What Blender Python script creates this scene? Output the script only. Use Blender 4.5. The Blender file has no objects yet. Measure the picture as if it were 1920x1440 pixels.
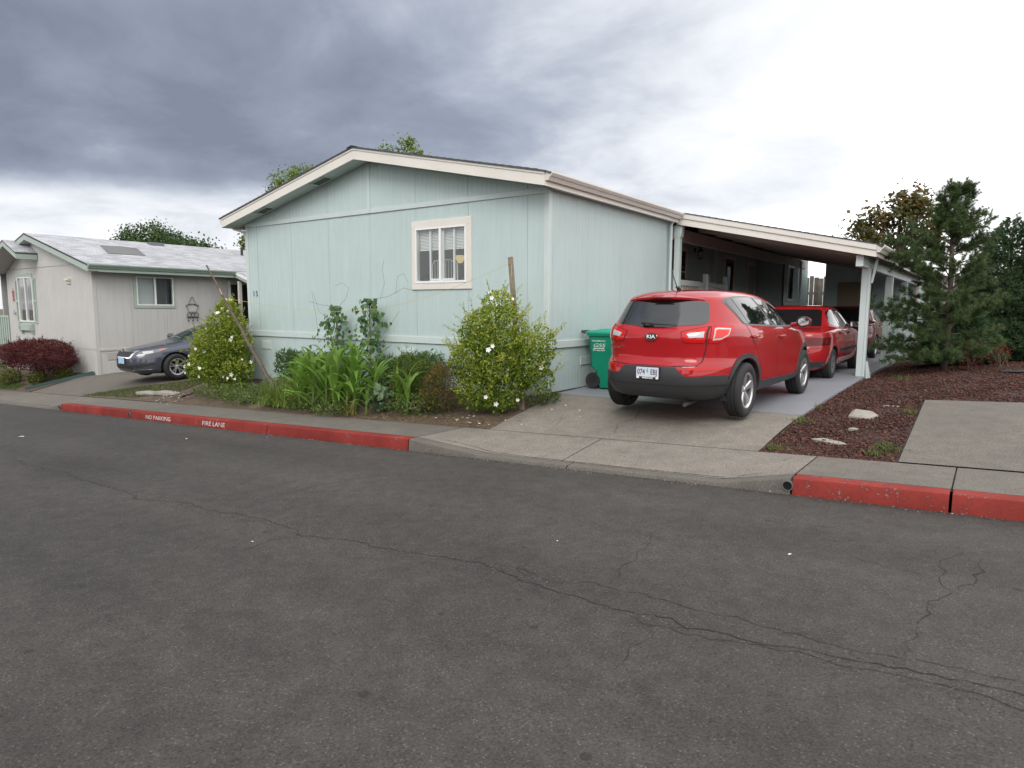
import bpy, bmesh, math, random
import numpy as np
from mathutils import Vector, Matrix
from mathutils.bvhtree import BVHTree
from mathutils.geometry import delaunay_2d_cdt

random.seed(7)
rng = np.random.default_rng(11)
SC = bpy.context.scene
COL = SC.collection
rad = math.radians

# ------------------------------------------------------------------ camera
cam_data = bpy.data.cameras.new('camera')
cam = bpy.data.objects.new('camera', cam_data)
COL.objects.link(cam)
SC.camera = cam
cam_data.sensor_width = 36.0
cam_data.lens = 1241.15 * 36.0 / 1920.0
cam_data.clip_start = 0.05
cam_data.clip_end = 3000
yaw, pitch, roll = rad(35.766), rad(6.467), rad(0.241)
fw = Vector((-math.sin(yaw) * math.cos(pitch), math.cos(yaw) * math.cos(pitch), -math.sin(pitch)))
rt = Vector((math.cos(yaw), math.sin(yaw), 0))
up = rt.cross(fw)
r2 = rt * math.cos(roll) + up * math.sin(roll)
u2 = up * math.cos(roll) - rt * math.sin(roll)
cam.matrix_world = Matrix(((r2.x, u2.x, -fw.x, 0), (r2.y, u2.y, -fw.y, 0), (r2.z, u2.z, -fw.z, 1.6), (0, 0, 0, 1)))

# ------------------------------------------------------------------ world: broken overcast, storm bank to the left
SUN_AZ = Vector((0.40, -0.85, 0.80)).normalized()
world = bpy.data.worlds.new('World')
SC.world = world
world.use_nodes = True
nt = world.node_tree
nt.nodes.clear()


def N(tree, kind, **kw):
    n = tree.nodes.new(kind)
    for k, v in kw.items():
        if k.startswith('i_'):
            key = k[2:]
            n.inputs[int(key) if key.isdigit() else key.replace('_', ' ')].default_value = v
        else:
            setattr(n, k, v)
    return n


def LK(tree, a, b):
    tree.links.new(a, b)


def mth(tree, op, a, b=None, c=None, clamp=False):
    n = tree.nodes.new('ShaderNodeMath')
    n.operation = op
    n.use_clamp = clamp
    for i, v in enumerate((a, b, c)):
        if v is None:
            continue
        if isinstance(v, (int, float)):
            n.inputs[i].default_value = v
        else:
            tree.links.new(v, n.inputs[i])
    return n.outputs[0]


def ramp(tree, fac, stops, interp='LINEAR'):
    n = tree.nodes.new('ShaderNodeValToRGB')
    n.color_ramp.interpolation = interp
    el = n.color_ramp.elements
    while len(el) < len(stops):
        el.new(0.5)
    for e, (p, c) in zip(el, stops):
        e.position = p
        e.color = (c, c, c, 1) if isinstance(c, (int, float)) else (*c, 1)
    if fac is not None:
        tree.links.new(fac, n.inputs[0])
    return n.outputs[0]


def mixc(tree, fac, a, b, blend='MIX'):
    n = tree.nodes.new('ShaderNodeMix')
    n.data_type = 'RGBA'
    n.blend_type = blend
    n.clamp_factor = True
    for sock, v in ((n.inputs[0], fac), (n.inputs[6], a), (n.inputs[7], b)):
        if isinstance(v, (int, float)):
            sock.default_value = v
        elif isinstance(v, tuple):
            sock.default_value = (*v, 1) if len(v) == 3 else v
        else:
            tree.links.new(v, sock)
    return n.outputs[2]


sky = N(nt, 'ShaderNodeTexSky')
sky.sky_type = 'NISHITA'
sky.sun_disc = False
sky.sun_elevation = math.asin(SUN_AZ.z)
sky.sun_rotation = math.atan2(SUN_AZ.x, SUN_AZ.y)
sky.air_density = 1.0
sky.dust_density = 2.0
tc = N(nt, 'ShaderNodeTexCoord')
sx = N(nt, 'ShaderNodeSeparateXYZ')
LK(nt, tc.outputs['Generated'], sx.inputs[0])
dx, dy, dz = sx.outputs
zc = mth(nt, 'MAXIMUM', dz, 0.0)
den = mth(nt, 'ADD', zc, 0.22)
cx = mth(nt, 'DIVIDE', dx, den)
cy = mth(nt, 'DIVIDE', dy, den)
cv = N(nt, 'ShaderNodeCombineXYZ')
LK(nt, mth(nt, 'ADD', cx, 3.7), cv.inputs[0])
LK(nt, cy, cv.inputs[1])
n1 = N(nt, 'ShaderNodeTexNoise', i_Scale=0.75, i_Detail=7.0, i_Roughness=0.55, i_Distortion=0.5)
LK(nt, cv.outputs[0], n1.inputs['Vector'])
n2 = N(nt, 'ShaderNodeTexNoise', i_Scale=2.3, i_Detail=6.0, i_Roughness=0.58, i_Distortion=0.3)
LK(nt, cv.outputs[0], n2.inputs['Vector'])
# position across the storm front: negative = under the dark bank (to the left), positive = bright side
front = mth(nt, 'MULTIPLY_ADD', dx, 0.85, mth(nt, 'MULTIPLY', dy, -0.10))
nn = mth(nt, 'MULTIPLY_ADD', mth(nt, 'SUBTRACT', n1.outputs[0], 0.5), 0.95, mth(nt, 'MULTIPLY', mth(nt, 'SUBTRACT', n2.outputs[0], 0.5), 0.80))
edge = mth(nt, 'MULTIPLY_ADD', mth(nt, 'SUBTRACT', n1.outputs[0], 0.5), 0.10, mth(nt, 'MULTIPLY_ADD', dx, 0.05, zc))
lowlift = ramp(nt, edge, [(0.0, 0.80), (0.075, 0.74), (0.14, 0.0), (1.0, 0.0)], 'EASE')
# the bank is open towards the horizon: bright band under the cloud base
val = mth(nt, 'ADD', mth(nt, 'MULTIPLY_ADD', front, 1.5, mth(nt, 'ADD', nn, 1.27)), lowlift)
cloud = ramp(nt, val, [(0.0, (2.3, 2.62, 3.4)), (0.22, (3.2, 3.6, 4.5)), (0.42, (4.9, 5.35, 6.3)), (0.60, (7.4, 7.8, 8.5)), (0.76, (9.4, 9.6, 10.1)), (0.90, (10.7, 10.8, 11.0)), (1.0, (18.5, 18.5, 18.5))], 'LINEAR')
skymix = mixc(nt, 0.93, sky.outputs[0], cloud)
bg = N(nt, 'ShaderNodeBackground', i_Strength=0.10)
LK(nt, skymix, bg.inputs[0])
wo = N(nt, 'ShaderNodeOutputWorld')
LK(nt, bg.outputs[0], wo.inputs[0])

# ------------------------------------------------------------------ sun behind thin cloud
sl = bpy.data.lights.new('sun', 'SUN')
sl.energy = 1.5
sl.angle = rad(30)
sl.color = (1.0, 0.97, 0.92)
sun = bpy.data.objects.new('sun', sl)
COL.objects.link(sun)
sun.rotation_euler = (-SUN_AZ).to_track_quat('-Z', 'Y').to_euler()

vs = SC.view_settings
vs.view_transform = 'Standard'
vs.look = 'None'
vs.exposure = 0.03
vs.gamma = 1.0
vs.use_curve_mapping = False
SC.cycles.use_denoising = True
SC.cycles.max_bounces = 7
SC.cycles.transparent_max_bounces = 12
SC.cycles.caustics_reflective = False
SC.cycles.caustics_refractive = False

# ------------------------------------------------------------------ materials


def M(name, col, rough=0.7, var=0.0, vscale=6.0, bump=0.0, bscale=60.0, metal=0.0, coat=0.0, spec=0.5, dirt=None, dscale=1.2, damt=0.5, emit=0.0):
    m = bpy.data.materials.new(name)
    m.use_nodes = True
    t = m.node_tree
    b = t.nodes['Principled BSDF']
    b.inputs['Roughness'].default_value = rough
    b.inputs['Metallic'].default_value = metal
    b.inputs['Coat Weight'].default_value = coat
    b.inputs['Coat Roughness'].default_value = 0.03
    b.inputs['Specular IOR Level'].default_value = spec
    b.inputs['Base Color'].default_value = (*col, 1)
    tco = None
    if var or bump or dirt:
        tco = t.nodes.new('ShaderNodeTexCoord').outputs['Object']
    c = None
    if var:
        n = N(t, 'ShaderNodeTexNoise', i_Scale=vscale, i_Detail=6.0, i_Roughness=0.6)
        LK(t, tco, n.inputs['Vector'])
        lo = tuple(x * (1 - var) for x in col)
        hi = tuple(min(1, x * (1 + var)) for x in col)
        c = ramp(t, n.outputs[0], [(0.28, lo), (0.72, hi)])
    if dirt:
        n = N(t, 'ShaderNodeTexNoise', i_Scale=dscale, i_Detail=7.0, i_Roughness=0.65)
        LK(t, tco, n.inputs['Vector'])
        f = ramp(t, n.outputs[0], [(0.48, 0.0), (0.74, damt)])
        c = mixc(t, f, c if c is not None else col, dirt)
    if c is not None:
        LK(t, c, b.inputs['Base Color'])
    if bump:
        n = N(t, 'ShaderNodeTexNoise', i_Scale=bscale, i_Detail=4.0)
        LK(t, tco, n.inputs['Vector'])
        bp = N(t, 'ShaderNodeBump', i_Strength=bump, i_Distance=0.01)
        LK(t, n.outputs[0], bp.inputs['Height'])
        LK(t, bp.outputs[0], b.inputs['Normal'])
    if emit:
        b.inputs['Emission Color'].default_value = (*col, 1)
        b.inputs['Emission Strength'].default_value = emit
    return m


def leafmat(name, stops, trans=0.35, rough=0.5):
    m = bpy.data.materials.new(name)
    m.use_nodes = True
    t = m.node_tree
    b = t.nodes['Principled BSDF']
    at = N(t, 'ShaderNodeAttribute')
    at.attribute_name = 'rnd'
    c = ramp(t, at.outputs['Fac'], stops)
    b.inputs['Roughness'].default_value = rough
    b.inputs['Specular IOR Level'].default_value = 0.35
    LK(t, c, b.inputs['Base Color'])
    tr = N(t, 'ShaderNodeBsdfTranslucent')
    LK(t, c, tr.inputs[0])
    mx = N(t, 'ShaderNodeMixShader', i_0=trans)
    LK(t, b.outputs[0], mx.inputs[1])
    LK(t, tr.outputs[0], mx.inputs[2])
    LK(t, mx.outputs[0], t.nodes['Material Output'].inputs[0])
    return m


def glassmat(name, tint=(0.93, 0.95, 0.95), refl=1.0):
    m = bpy.data.materials.new(name)
    m.use_nodes = True
    t = m.node_tree
    t.nodes.remove(t.nodes['Principled BSDF'])
    lw = N(t, 'ShaderNodeLayerWeight', i_Blend=0.5)
    f5 = mth(t, 'POWER', lw.outputs['Facing'], 5.0)
    tr = N(t, 'ShaderNodeBsdfTransparent')
    tr.inputs[0].default_value = (*tint, 1)
    gl = N(t, 'ShaderNodeBsdfGlossy', i_Roughness=0.02)
    mx = N(t, 'ShaderNodeMixShader')
    f = mth(t, 'MULTIPLY_ADD', f5, 0.9 * refl, 0.055 * refl, clamp=True)
    LK(t, f, mx.inputs[0])
    LK(t, tr.outputs[0], mx.inputs[1])
    LK(t, gl.outputs[0], mx.inputs[2])
    LK(t, mx.outputs[0], t.nodes['Material Output'].inputs[0])
    return m


# ------------------------------------------------------------------ object helpers


def tag(o, label=None, cat=None, group=None, kind=None):
    if label:
        o['label'] = label
    if cat:
        o['category'] = cat
    if group:
        o['group'] = group
    if kind:
        o['kind'] = kind
    return o


def thing(name, label, cat, loc=(0, 0, 0), rotz=0.0, group=None):
    o = bpy.data.objects.new(name, None)
    o.empty_display_size = 0.1
    COL.objects.link(o)
    o.location = loc
    o.rotation_euler = (0, 0, rotz)
    return tag(o, label, cat, group)


def origin(p):
    v = Vector((0, 0, 0))
    while p is not None:
        v += p.location
        p = p.parent
    return v


def link(name, me, parent=None, loc=None):
    o = bpy.data.objects.new(name, me)
    COL.objects.link(o)
    if parent is not None:
        o.parent = parent
    if loc is not None:
        o.location = loc
    return o


def dup(root, loc=None, rotz=None, parent=None):
    c = root.copy()
    COL.objects.link(c)
    c.parent = parent
    if loc is not None:
        c.location = loc
    if rotz is not None:
        c.rotation_euler = (0, 0, rotz)
    for ch in list(root.children):
        dup(ch, parent=c)
    return c


class MB:
    """collects faces, builds ONE mesh object"""

    def __init__(s):
        s.v = []
        s.f = []

    def add(s, vs_, fs):
        k = len(s.v)
        s.v += [tuple(p) for p in vs_]
        s.f += [tuple(i + k for i in f) for f in fs]
        return s

    def box(s, x0, x1, y0, y1, z0, z1):
        return s.add([(x0, y0, z0), (x1, y0, z0), (x1, y1, z0), (x0, y1, z0), (x0, y0, z1), (x1, y0, z1), (x1, y1, z1), (x0, y1, z1)],
                     [(0, 3, 2, 1), (4, 5, 6, 7), (0, 1, 5, 4), (1, 2, 6, 5), (2, 3, 7, 6), (3, 0, 4, 7)])

    def bx(s, mp, a0, a1, z0, z1, d0, d1, c=0.0):
        """box on a wall map: along a, height z, depth out d; c = chamfer of the outer edges"""
        if c:
            vs_ = [mp(a0, z0, d0), mp(a1, z0, d0), mp(a1, z1, d0), mp(a0, z1, d0),
                   mp(a0, z0, d1 - c), mp(a1, z0, d1 - c), mp(a1, z1, d1 - c), mp(a0, z1, d1 - c),
                   mp(a0 + c, z0 + c, d1), mp(a1 - c, z0 + c, d1), mp(a1 - c, z1 - c, d1), mp(a0 + c, z1 - c, d1)]
            fs = [(0, 3, 2, 1), (8, 9, 10, 11)]
            for i in range(4):
                j = (i + 1) % 4
                fs += [(i, j, 4 + j, 4 + i), (4 + i, 4 + j, 8 + j, 8 + i)]
            return s.add(vs_, fs)
        vs_ = [mp(a0, z0, d0), mp(a1, z0, d0), mp(a1, z1, d0), mp(a0, z1, d0), mp(a0, z0, d1), mp(a1, z0, d1), mp(a1, z1, d1), mp(a0, z1, d1)]
        return s.add(vs_, [(0, 3, 2, 1), (4, 5, 6, 7), (0, 1, 5, 4), (1, 2, 6, 5), (2, 3, 7, 6), (3, 0, 4, 7)])

    def prism(s, poly, to3, a, b):
        """poly: 2D outline; to3(u,v,t) -> 3D; extruded from t=a to t=b"""
        n = len(poly)
        vs_ = [to3(u, v, a) for u, v in poly] + [to3(u, v, b) for u, v in poly]
        fs = [tuple(range(n))[::-1], tuple(range(n, 2 * n))] + [(i, (i + 1) % n, n + (i + 1) % n, n + i) for i in range(n)]
        return s.add(vs_, fs)

    def tube(s, pts, r, n=6, cap=True):
        pts = [Vector(p) for p in pts]
        rr = r if isinstance(r, (list, tuple)) else [r] * len(pts)
        rings = []
        prev = None
        for i, p in enumerate(pts):
            d = (pts[min(i + 1, len(pts) - 1)] - pts[max(i - 1, 0)])
            d = d.normalized() if d.length > 1e-9 else Vector((0, 0, 1))
            a = prev if prev is not None else (Vector((1, 0, 0)) if abs(d.x) < 0.8 else Vector((0, 1, 0)))
            a = (a - d * a.dot(d))
            a = a.normalized() if a.length > 1e-6 else d.orthogonal().normalized()
            prev = a
            b = d.cross(a)
            rings.append([p + (a * math.cos(2 * math.pi * k / n) + b * math.sin(2 * math.pi * k / n)) * rr[i] for k in range(n)])
        vs_ = [q for ring in rings for q in ring]
        fs = []
        for i in range(len(rings) - 1):
            for k in range(n):
                fs.append((i * n + k, i * n + (k + 1) % n, (i + 1) * n + (k + 1) % n, (i + 1) * n + k))
        if cap:
            fs.append(tuple(range(n))[::-1])
            m = (len(rings) - 1) * n
            fs.append(tuple(range(m, m + n)))
        return s.add(vs_, fs)

    def lathe(s, prof, n, to3, closed=False):
        """prof: list of (r, h); to3(r*cos, r*sin, h)"""
        k = len(prof)
        vs_ = []
        for i in range(n):
            a = 2 * math.pi * i / n
            for r, h in prof:
                vs_.append(to3(r * math.cos(a), r * math.sin(a), h))
        fs = []
        for i in range(n):
            j = (i + 1) % n
            for q in range(k - 1 if not closed else k):
                q2 = (q + 1) % k
                fs.append((i * k + q, j * k + q, j * k + q2, i * k + q2))
        return s.add(vs_, fs)

    def build(s, name, mat, parent=None, smooth=False, world=True, auto=None):
        me = bpy.data.meshes.new(name)
        vv = s.v
        if parent is not None and world:
            o = origin(parent)
            vv = [(p[0] - o.x, p[1] - o.y, p[2] - o.z) for p in s.v]
        me.from_pydata(vv, [], s.f)
        me.materials.append(mat)
        bm = bmesh.new()
        bm.from_mesh(me)
        bmesh.ops.recalc_face_normals(bm, faces=bm.faces)
        bm.to_mesh(me)
        bm.free()
        if smooth:
            me.polygons.foreach_set('use_smooth', [True] * len(me.polygons))
            if auto:
                me.set_sharp_from_angle(angle=rad(auto))
        return link(name, me, parent)


def np_mesh(name, V, F, mat, rnd=None, smooth=False):
    me = bpy.data.meshes.new(name)
    V = np.asarray(V, np.float32)
    F = np.asarray(F, np.int32)
    k = F.shape[1]
    me.vertices.add(len(V))
    me.vertices.foreach_set('co', V.ravel())
    me.loops.add(F.size)
    me.loops.foreach_set('vertex_index', F.ravel())
    me.polygons.add(len(F))
    me.polygons.foreach_set('loop_start', np.arange(0, F.size, k, dtype=np.int32))
    if smooth:
        me.polygons.foreach_set('use_smooth', np.ones(len(F), bool))
    if rnd is not None:
        a = me.attributes.new('rnd', 'FLOAT', 'POINT')
        a.data.foreach_set('value', np.asarray(rnd, np.float32))
    me.update(calc_edges=True)
    me.validate()
    me.materials.append(mat)
    return me


LEAF = (np.array([(0, 0, 0), (.42, .5, .10), (1, 0, -.06), (.42, -.5, .10)]), np.array([(0, 1, 2), (0, 2, 3)]))
HEART = (np.array([(0, 0, 0), (-.10, .26, .03), (.12, .5, .08), (.52, .40, .05), (1, 0, -.12), (.52, -.40, .05), (.12, -.5, .08), (-.10, -.26, .03)]),
         np.array([(0, 1, 2), (0, 2, 3), (0, 3, 4), (0, 4, 5), (0, 5, 6), (0, 6, 7)]))
NEEDLE = (np.array([(0, -.5, 0), (0, .5, 0), (1, 0, 0)]), np.array([(0, 1, 2)]))
BLADE = (np.array([(0, -.5, 0), (0, .5, 0), (.5, .42, .06), (.5, -.42, .06), (1, 0, -.18)]), np.array([(0, 1, 2), (0, 2, 3), (3, 2, 4)]))


def unit(a):
    return a / np.maximum(np.linalg.norm(a, axis=1, keepdims=True), 1e-9)


def scatter(tmpl, P, D, Nn, L, W, r):
    """returns V, F, rnd for leaves at P pointing D with normal ~Nn"""
    T, TF = tmpl
    D = unit(D)
    S = unit(np.cross(D, Nn))
    U = np.cross(S, D)
    n, k = len(P), len(T)
    L = np.broadcast_to(L, (n,))[:, None, None]
    W = np.broadcast_to(W, (n,))[:, None, None]
    V = P[:, None, :] + T[None, :, 0:1] * L * D[:, None, :] + T[None, :, 1:2] * W * S[:, None, :] + T[None, :, 2:3] * L * U[:, None, :]
    F = TF[None, :, :] + (np.arange(n) * k)[:, None, None]
    return V.reshape(-1, 3), F.reshape(-1, TF.shape[1]), np.repeat(np.broadcast_to(r, (n,)), k)


def merge(parts):
    Vs, Fs, Rs, o = [], [], [], 0
    for V, F, R in parts:
        Vs.append(V)
        Fs.append(F + o)
        Rs.append(R)
        o += len(V)
    return np.concatenate(Vs), np.concatenate(Fs), np.concatenate(Rs)


def rdir(n):
    return unit(rng.normal(size=(n, 3)))


def text_mesh(txt, size, extrude=0.0, bold=0.0, align='CENTER', shear=0.0):
    cu = bpy.data.curves.new('lettering', 'FONT')
    cu.body = txt
    cu.size = size
    cu.extrude = extrude
    cu.offset = bold
    cu.align_x = align
    cu.align_y = 'CENTER'
    cu.shear = shear
    cu.resolution_u = 3
    ob = bpy.data.objects.new('lettering', cu)
    COL.objects.link(ob)
    dg = bpy.context.evaluated_depsgraph_get()
    me = bpy.data.meshes.new_from_object(ob.evaluated_get(dg))
    bpy.data.objects.remove(ob)
    bpy.data.curves.remove(cu)
    return me


def put_text(name, txt, size, mat, parent, mtx, sx_=1.0, sy_=1.0, bold=0.0, extrude=0.001, shear=0.0, align='CENTER'):
    """mtx: 4x4 (text x, y, normal) in world (parent unrotated) or parent space"""
    me = text_mesh(txt, size, extrude, bold, align, shear)
    me.name = name
    me.transform(mtx @ Matrix.Diagonal((sx_, sy_, 1, 1)))
    me.materials.clear()
    me.materials.append(mat)
    return link(name, me, parent)


def frame_mtx(o, xdir, ydir):
    x = Vector(xdir).normalized()
    y = Vector(ydir).normalized()
    z = x.cross(y)
    return Matrix(((x.x, y.x, z.x, o[0]), (x.y, y.y, z.y, o[1]), (x.z, y.z, z.z, o[2]), (0, 0, 0, 1)))
# ------------------------------------------------------------------ shared materials
mint = M('mint_siding', (0.462, 0.557, 0.55), 0.62, var=0.035, vscale=1.3, bump=0.12, bscale=90, dirt=(0.40, 0.47, 0.44), dscale=0.7, damt=0.22)


def streaks(m, amt=0.10):
    """faint run-down weather streaks on painted siding"""
    t = m.node_tree
    b = t.nodes['Principled BSDF']
    src = b.inputs['Base Color'].links[0].from_socket
    co = t.nodes.new('ShaderNodeTexCoord').outputs['Object']
    mp_ = N(t, 'ShaderNodeMapping')
    mp_.inputs['Scale'].default_value = (5.0, 5.0, 0.45)
    LK(t, co, mp_.inputs[0])
    n = N(t, 'ShaderNodeTexNoise', i_Scale=1.6, i_Detail=7.0, i_Roughness=0.65)
    LK(t, mp_.outputs[0], n.inputs['Vector'])
    LK(t, mixc(t, 1.0, src, ramp(t, n.outputs[0], [(0.30, 1.0 - amt), (0.55, 1.0), (0.75, 1.03)]), 'MULTIPLY'), b.inputs['Base Color'])


streaks(mint, 0.05)
mint_trim = M('mint_trim_paint', (0.52, 0.59, 0.58), 0.55, var=0.04, vscale=2.5, bump=0.08, bscale=70)
cream = M('cream_trim_paint', (0.70, 0.665, 0.61), 0.5, var=0.03, vscale=2.0, dirt=(0.52, 0.48, 0.42), dscale=1.5, damt=0.25)
white_vinyl = M('white_vinyl', (0.80, 0.80, 0.79), 0.35)
gutter_mat = M('painted_gutter_metal', (0.68, 0.65, 0.60), 0.38, var=0.05, vscale=2, dirt=(0.40, 0.37, 0.33), dscale=2.0, damt=0.3)
shingle_dark = M('dark_shingle', (0.075, 0.075, 0.078), 0.9, var=0.3, vscale=9, bump=0.4, bscale=80)
soffit_brown = M('soffit_boards', (0.40, 0.35, 0.31), 0.75, var=0.08, vscale=2)
dark_room = M('dim_room_wall', (0.30, 0.30, 0.29), 0.9)
black_rubber = M('black_rubber', (0.018, 0.018, 0.019), 0.75, var=0.15, vscale=8, bump=0.1, bscale=120)
black_metal = M('black_metal', (0.02, 0.02, 0.02), 0.45)
black_plastic = M('dark_grey_cladding_plastic', (0.028, 0.029, 0.032), 0.5, bump=0.05, bscale=300)
alloy = M('silver_alloy', (0.62, 0.62, 0.63), 0.3, metal=0.85)
chrome = M('chrome', (0.85, 0.85, 0.86), 0.08, metal=1.0)
tint_glass = M('tinted_car_glass', (0.008, 0.010, 0.011), 0.02, spec=1.0, coat=0.5)
pane_glass = glassmat('window_glass')
white_print = M('white_print', (0.78, 0.78, 0.76), 0.6)
wood_grey = M('weathered_wood', (0.20, 0.165, 0.125), 0.85, var=0.3, vscale=7, bump=0.4, bscale=40)
bark = M('bark', (0.11, 0.085, 0.065), 0.9, var=0.35, vscale=14, bump=0.6, bscale=50)
earth = None


def grade(X):
    return 0.0455 * (np.clip(X, -34, 9) + 1.3)


def walkback(X):
    return grade(X) + 0.14


def houseline(X):
    """ground height along the house fronts (Y = 8.73)"""
    return np.interp(X, [-40, -21.5, -16.5, -13.6, -5.6, -1.9, -0.6, 2, 12], [-1.0, -0.38, -0.28, 0.0, 0.235, 0.225, 0.33, 0.5, 0.8])


def terrain(X, Y):
    """lot ground beyond the walk"""
    a, b = walkback(X), houseline(X)
    t = np.clip((Y - 7.1) / 1.63, 0, 1)
    z = a + (b - a) * t
    back = np.interp(X, [-40, -21.5, -13.6, -5.6, -1.9, -0.6, 3, 12], [-0.9, -0.3, 0.0, 0.24, 0.29, 0.5, 0.68, 0.95])
    s = np.clip((Y - 8.73) / 3.5, 0, 1)
    return z + (back - b) * s


def sheet(name, xs, ys, fn, mat, kind='structure', parent=None, smooth=True):
    xs, ys = np.asarray(xs, float), np.asarray(ys, float)
    X, Y = np.meshgrid(xs, ys, indexing='ij')
    Z = fn(X, Y)
    V = np.stack([X, Y, Z], -1).reshape(-1, 3)
    ny = len(ys)
    i, j = np.meshgrid(np.arange(len(xs) - 1), np.arange(ny - 1), indexing='ij')
    a = (i * ny + j).ravel()
    F = np.stack([a, a + ny, a + ny + 1, a + 1], -1)
    o = link(name, np_mesh(name, V, F, mat, smooth=smooth), parent)
    if kind and parent is None:
        o['kind'] = kind
    return o


# asphalt: fine aggregate, stained and patched
def asphalt_mat():
    m = bpy.data.materials.new('asphalt')
    m.use_nodes = True
    t = m.node_tree
    b = t.nodes['Principled BSDF']
    co = t.nodes.new('ShaderNodeTexCoord').outputs['Object']
    big = N(t, 'ShaderNodeTexNoise', i_Scale=0.45, i_Detail=5.0, i_Roughness=0.6)
    mid = N(t, 'ShaderNodeTexNoise', i_Scale=7.0, i_Detail=6.0, i_Roughness=0.65)
    fin = N(t, 'ShaderNodeTexNoise', i_Scale=90.0, i_Detail=3.0, i_Roughness=0.7)
    vor = N(t, 'ShaderNodeTexVoronoi', i_Scale=75.0)
    vor2 = N(t, 'ShaderNodeTexVoronoi', i_Scale=4.0)
    for n in (big, mid, fin, vor, vor2):
        LK(t, co, n.inputs['Vector'])
    c = ramp(t, fin.outputs[0], [(0.30, (0.034, 0.031, 0.0285)), (0.52, (0.0585, 0.053, 0.0485)), (0.72, (0.092, 0.084, 0.078))])
    stone = mth(t, 'MULTIPLY', mth(t, 'LESS_THAN', vor.outputs['Distance'], 0.34), mth(t, 'GREATER_THAN', N(t, 'ShaderNodeSeparateColor').outputs[0], 2.0))
    sp = N(t, 'ShaderNodeSeparateColor')
    LK(t, vor.outputs['Color'], sp.inputs[0])
    stone = mth(t, 'MULTIPLY', mth(t, 'LESS_THAN', vor.outputs['Distance'], 0.36), mth(t, 'GREATER_THAN', sp.outputs[0], 0.86))
    c = mixc(t, mth(t, 'MULTIPLY', stone, 0.5), c, (0.17, 0.15, 0.13))
    dark = mth(t, 'MULTIPLY', mth(t, 'LESS_THAN', vor.outputs['Distance'], 0.5), mth(t, 'GREATER_THAN', sp.outputs[1], 0.84))
    c = mixc(t, mth(t, 'MULTIPLY', dark, 0.5), c, (0.022, 0.02, 0.02))
    f = ramp(t, mid.outputs[0], [(0.3, 0.78), (0.7, 1.18)])
    stretch = N(t, 'ShaderNodeMapping')
    stretch.inputs['Scale'].default_value = (0.12, 0.9, 1)
    LK(t, co, stretch.inputs[0])
    lane = N(t, 'ShaderNodeTexNoise', i_Scale=1.0, i_Detail=5.0, i_Roughness=0.55)
    LK(t, stretch.outputs[0], lane.inputs['Vector'])
    c = mixc(t, 1.0, c, ramp(t, lane.outputs[0], [(0.32, 0.80), (0.68, 1.16)]), 'MULTIPLY')
    f2 = ramp(t, big.outputs[0], [(0.3, 0.86), (0.7, 1.12)])
    c = mixc(t, 1.0, c, f, 'MULTIPLY')
    c = mixc(t, 1.0, c, f2, 'MULTIPLY')
    # small oil spots
    sp2 = N(t, 'ShaderNodeSeparateColor')
    LK(t, vor2.outputs['Color'], sp2.inputs[0])
    spot = mth(t, 'MULTIPLY', mth(t, 'LESS_THAN', mth(t, 'MULTIPLY_ADD', mid.outputs[0], 0.25, vor2.outputs['Distance']), 0.22), mth(t, 'GREATER_THAN', sp2.outputs[0], 0.72))
    c = mixc(t, mth(t, 'MULTIPLY', spot, 0.6), c, (0.02, 0.019, 0.019))
    LK(t, c, b.inputs['Base Color'])
    b.inputs['Roughness'].default_value = 0.82
    b.inputs['Specular IOR Level'].default_value = 0.35
    h = mth(t, 'MULTIPLY_ADD', vor.outputs['Distance'], 0.5, fin.outputs[0])
    bp = N(t, 'ShaderNodeBump', i_Strength=0.45, i_Distance=0.006)
    LK(t, h, bp.inputs['Height'])
    LK(t, bp.outputs[0], b.inputs['Normal'])
    return m


def concrete_mat(name, col, agg=0.6, stain=(0.10, 0.095, 0.088), samt=0.35, sscale=1.1):
    m = bpy.data.materials.new(name)
    m.use_nodes = True
    t = m.node_tree
    b = t.nodes['Principled BSDF']
    co = t.nodes.new('ShaderNodeTexCoord').outputs['Object']
    fin = N(t, 'ShaderNodeTexNoise', i_Scale=75.0, i_Detail=4.0, i_Roughness=0.7)
    mid = N(t, 'ShaderNodeTexNoise', i_Scale=5.0, i_Detail=6.0, i_Roughness=0.62)
    big = N(t, 'ShaderNodeTexNoise', i_Scale=sscale, i_Detail=7.0, i_Roughness=0.68)
    for n in (fin, mid, big):
        LK(t, co, n.inputs['Vector'])
    lo = tuple(x * (1 - agg) for x in col)
    hi = tuple(min(1, x * (1 + agg)) for x in col)
    c = ramp(t, fin.outputs[0], [(0.30, lo), (0.5, col), (0.72, hi)])
    c = mixc(t, 1.0, c, ramp(t, mid.outputs[0], [(0.3, 0.85), (0.7, 1.12)]), 'MULTIPLY')
    c = mixc(t, ramp(t, big.outputs[0], [(0.42, 0.0), (0.72, samt)]), c, stain)
    LK(t, c, b.inputs['Base Color'])
    b.inputs['Roughness'].default_value = 0.85
    b.inputs['Specular IOR Level'].default_value = 0.3
    bp = N(t, 'ShaderNodeBump', i_Strength=0.3, i_Distance=0.004)
    LK(t, fin.outputs[0], bp.inputs['Height'])
    LK(t, bp.outputs[0], b.inputs['Normal'])
    return m


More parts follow.
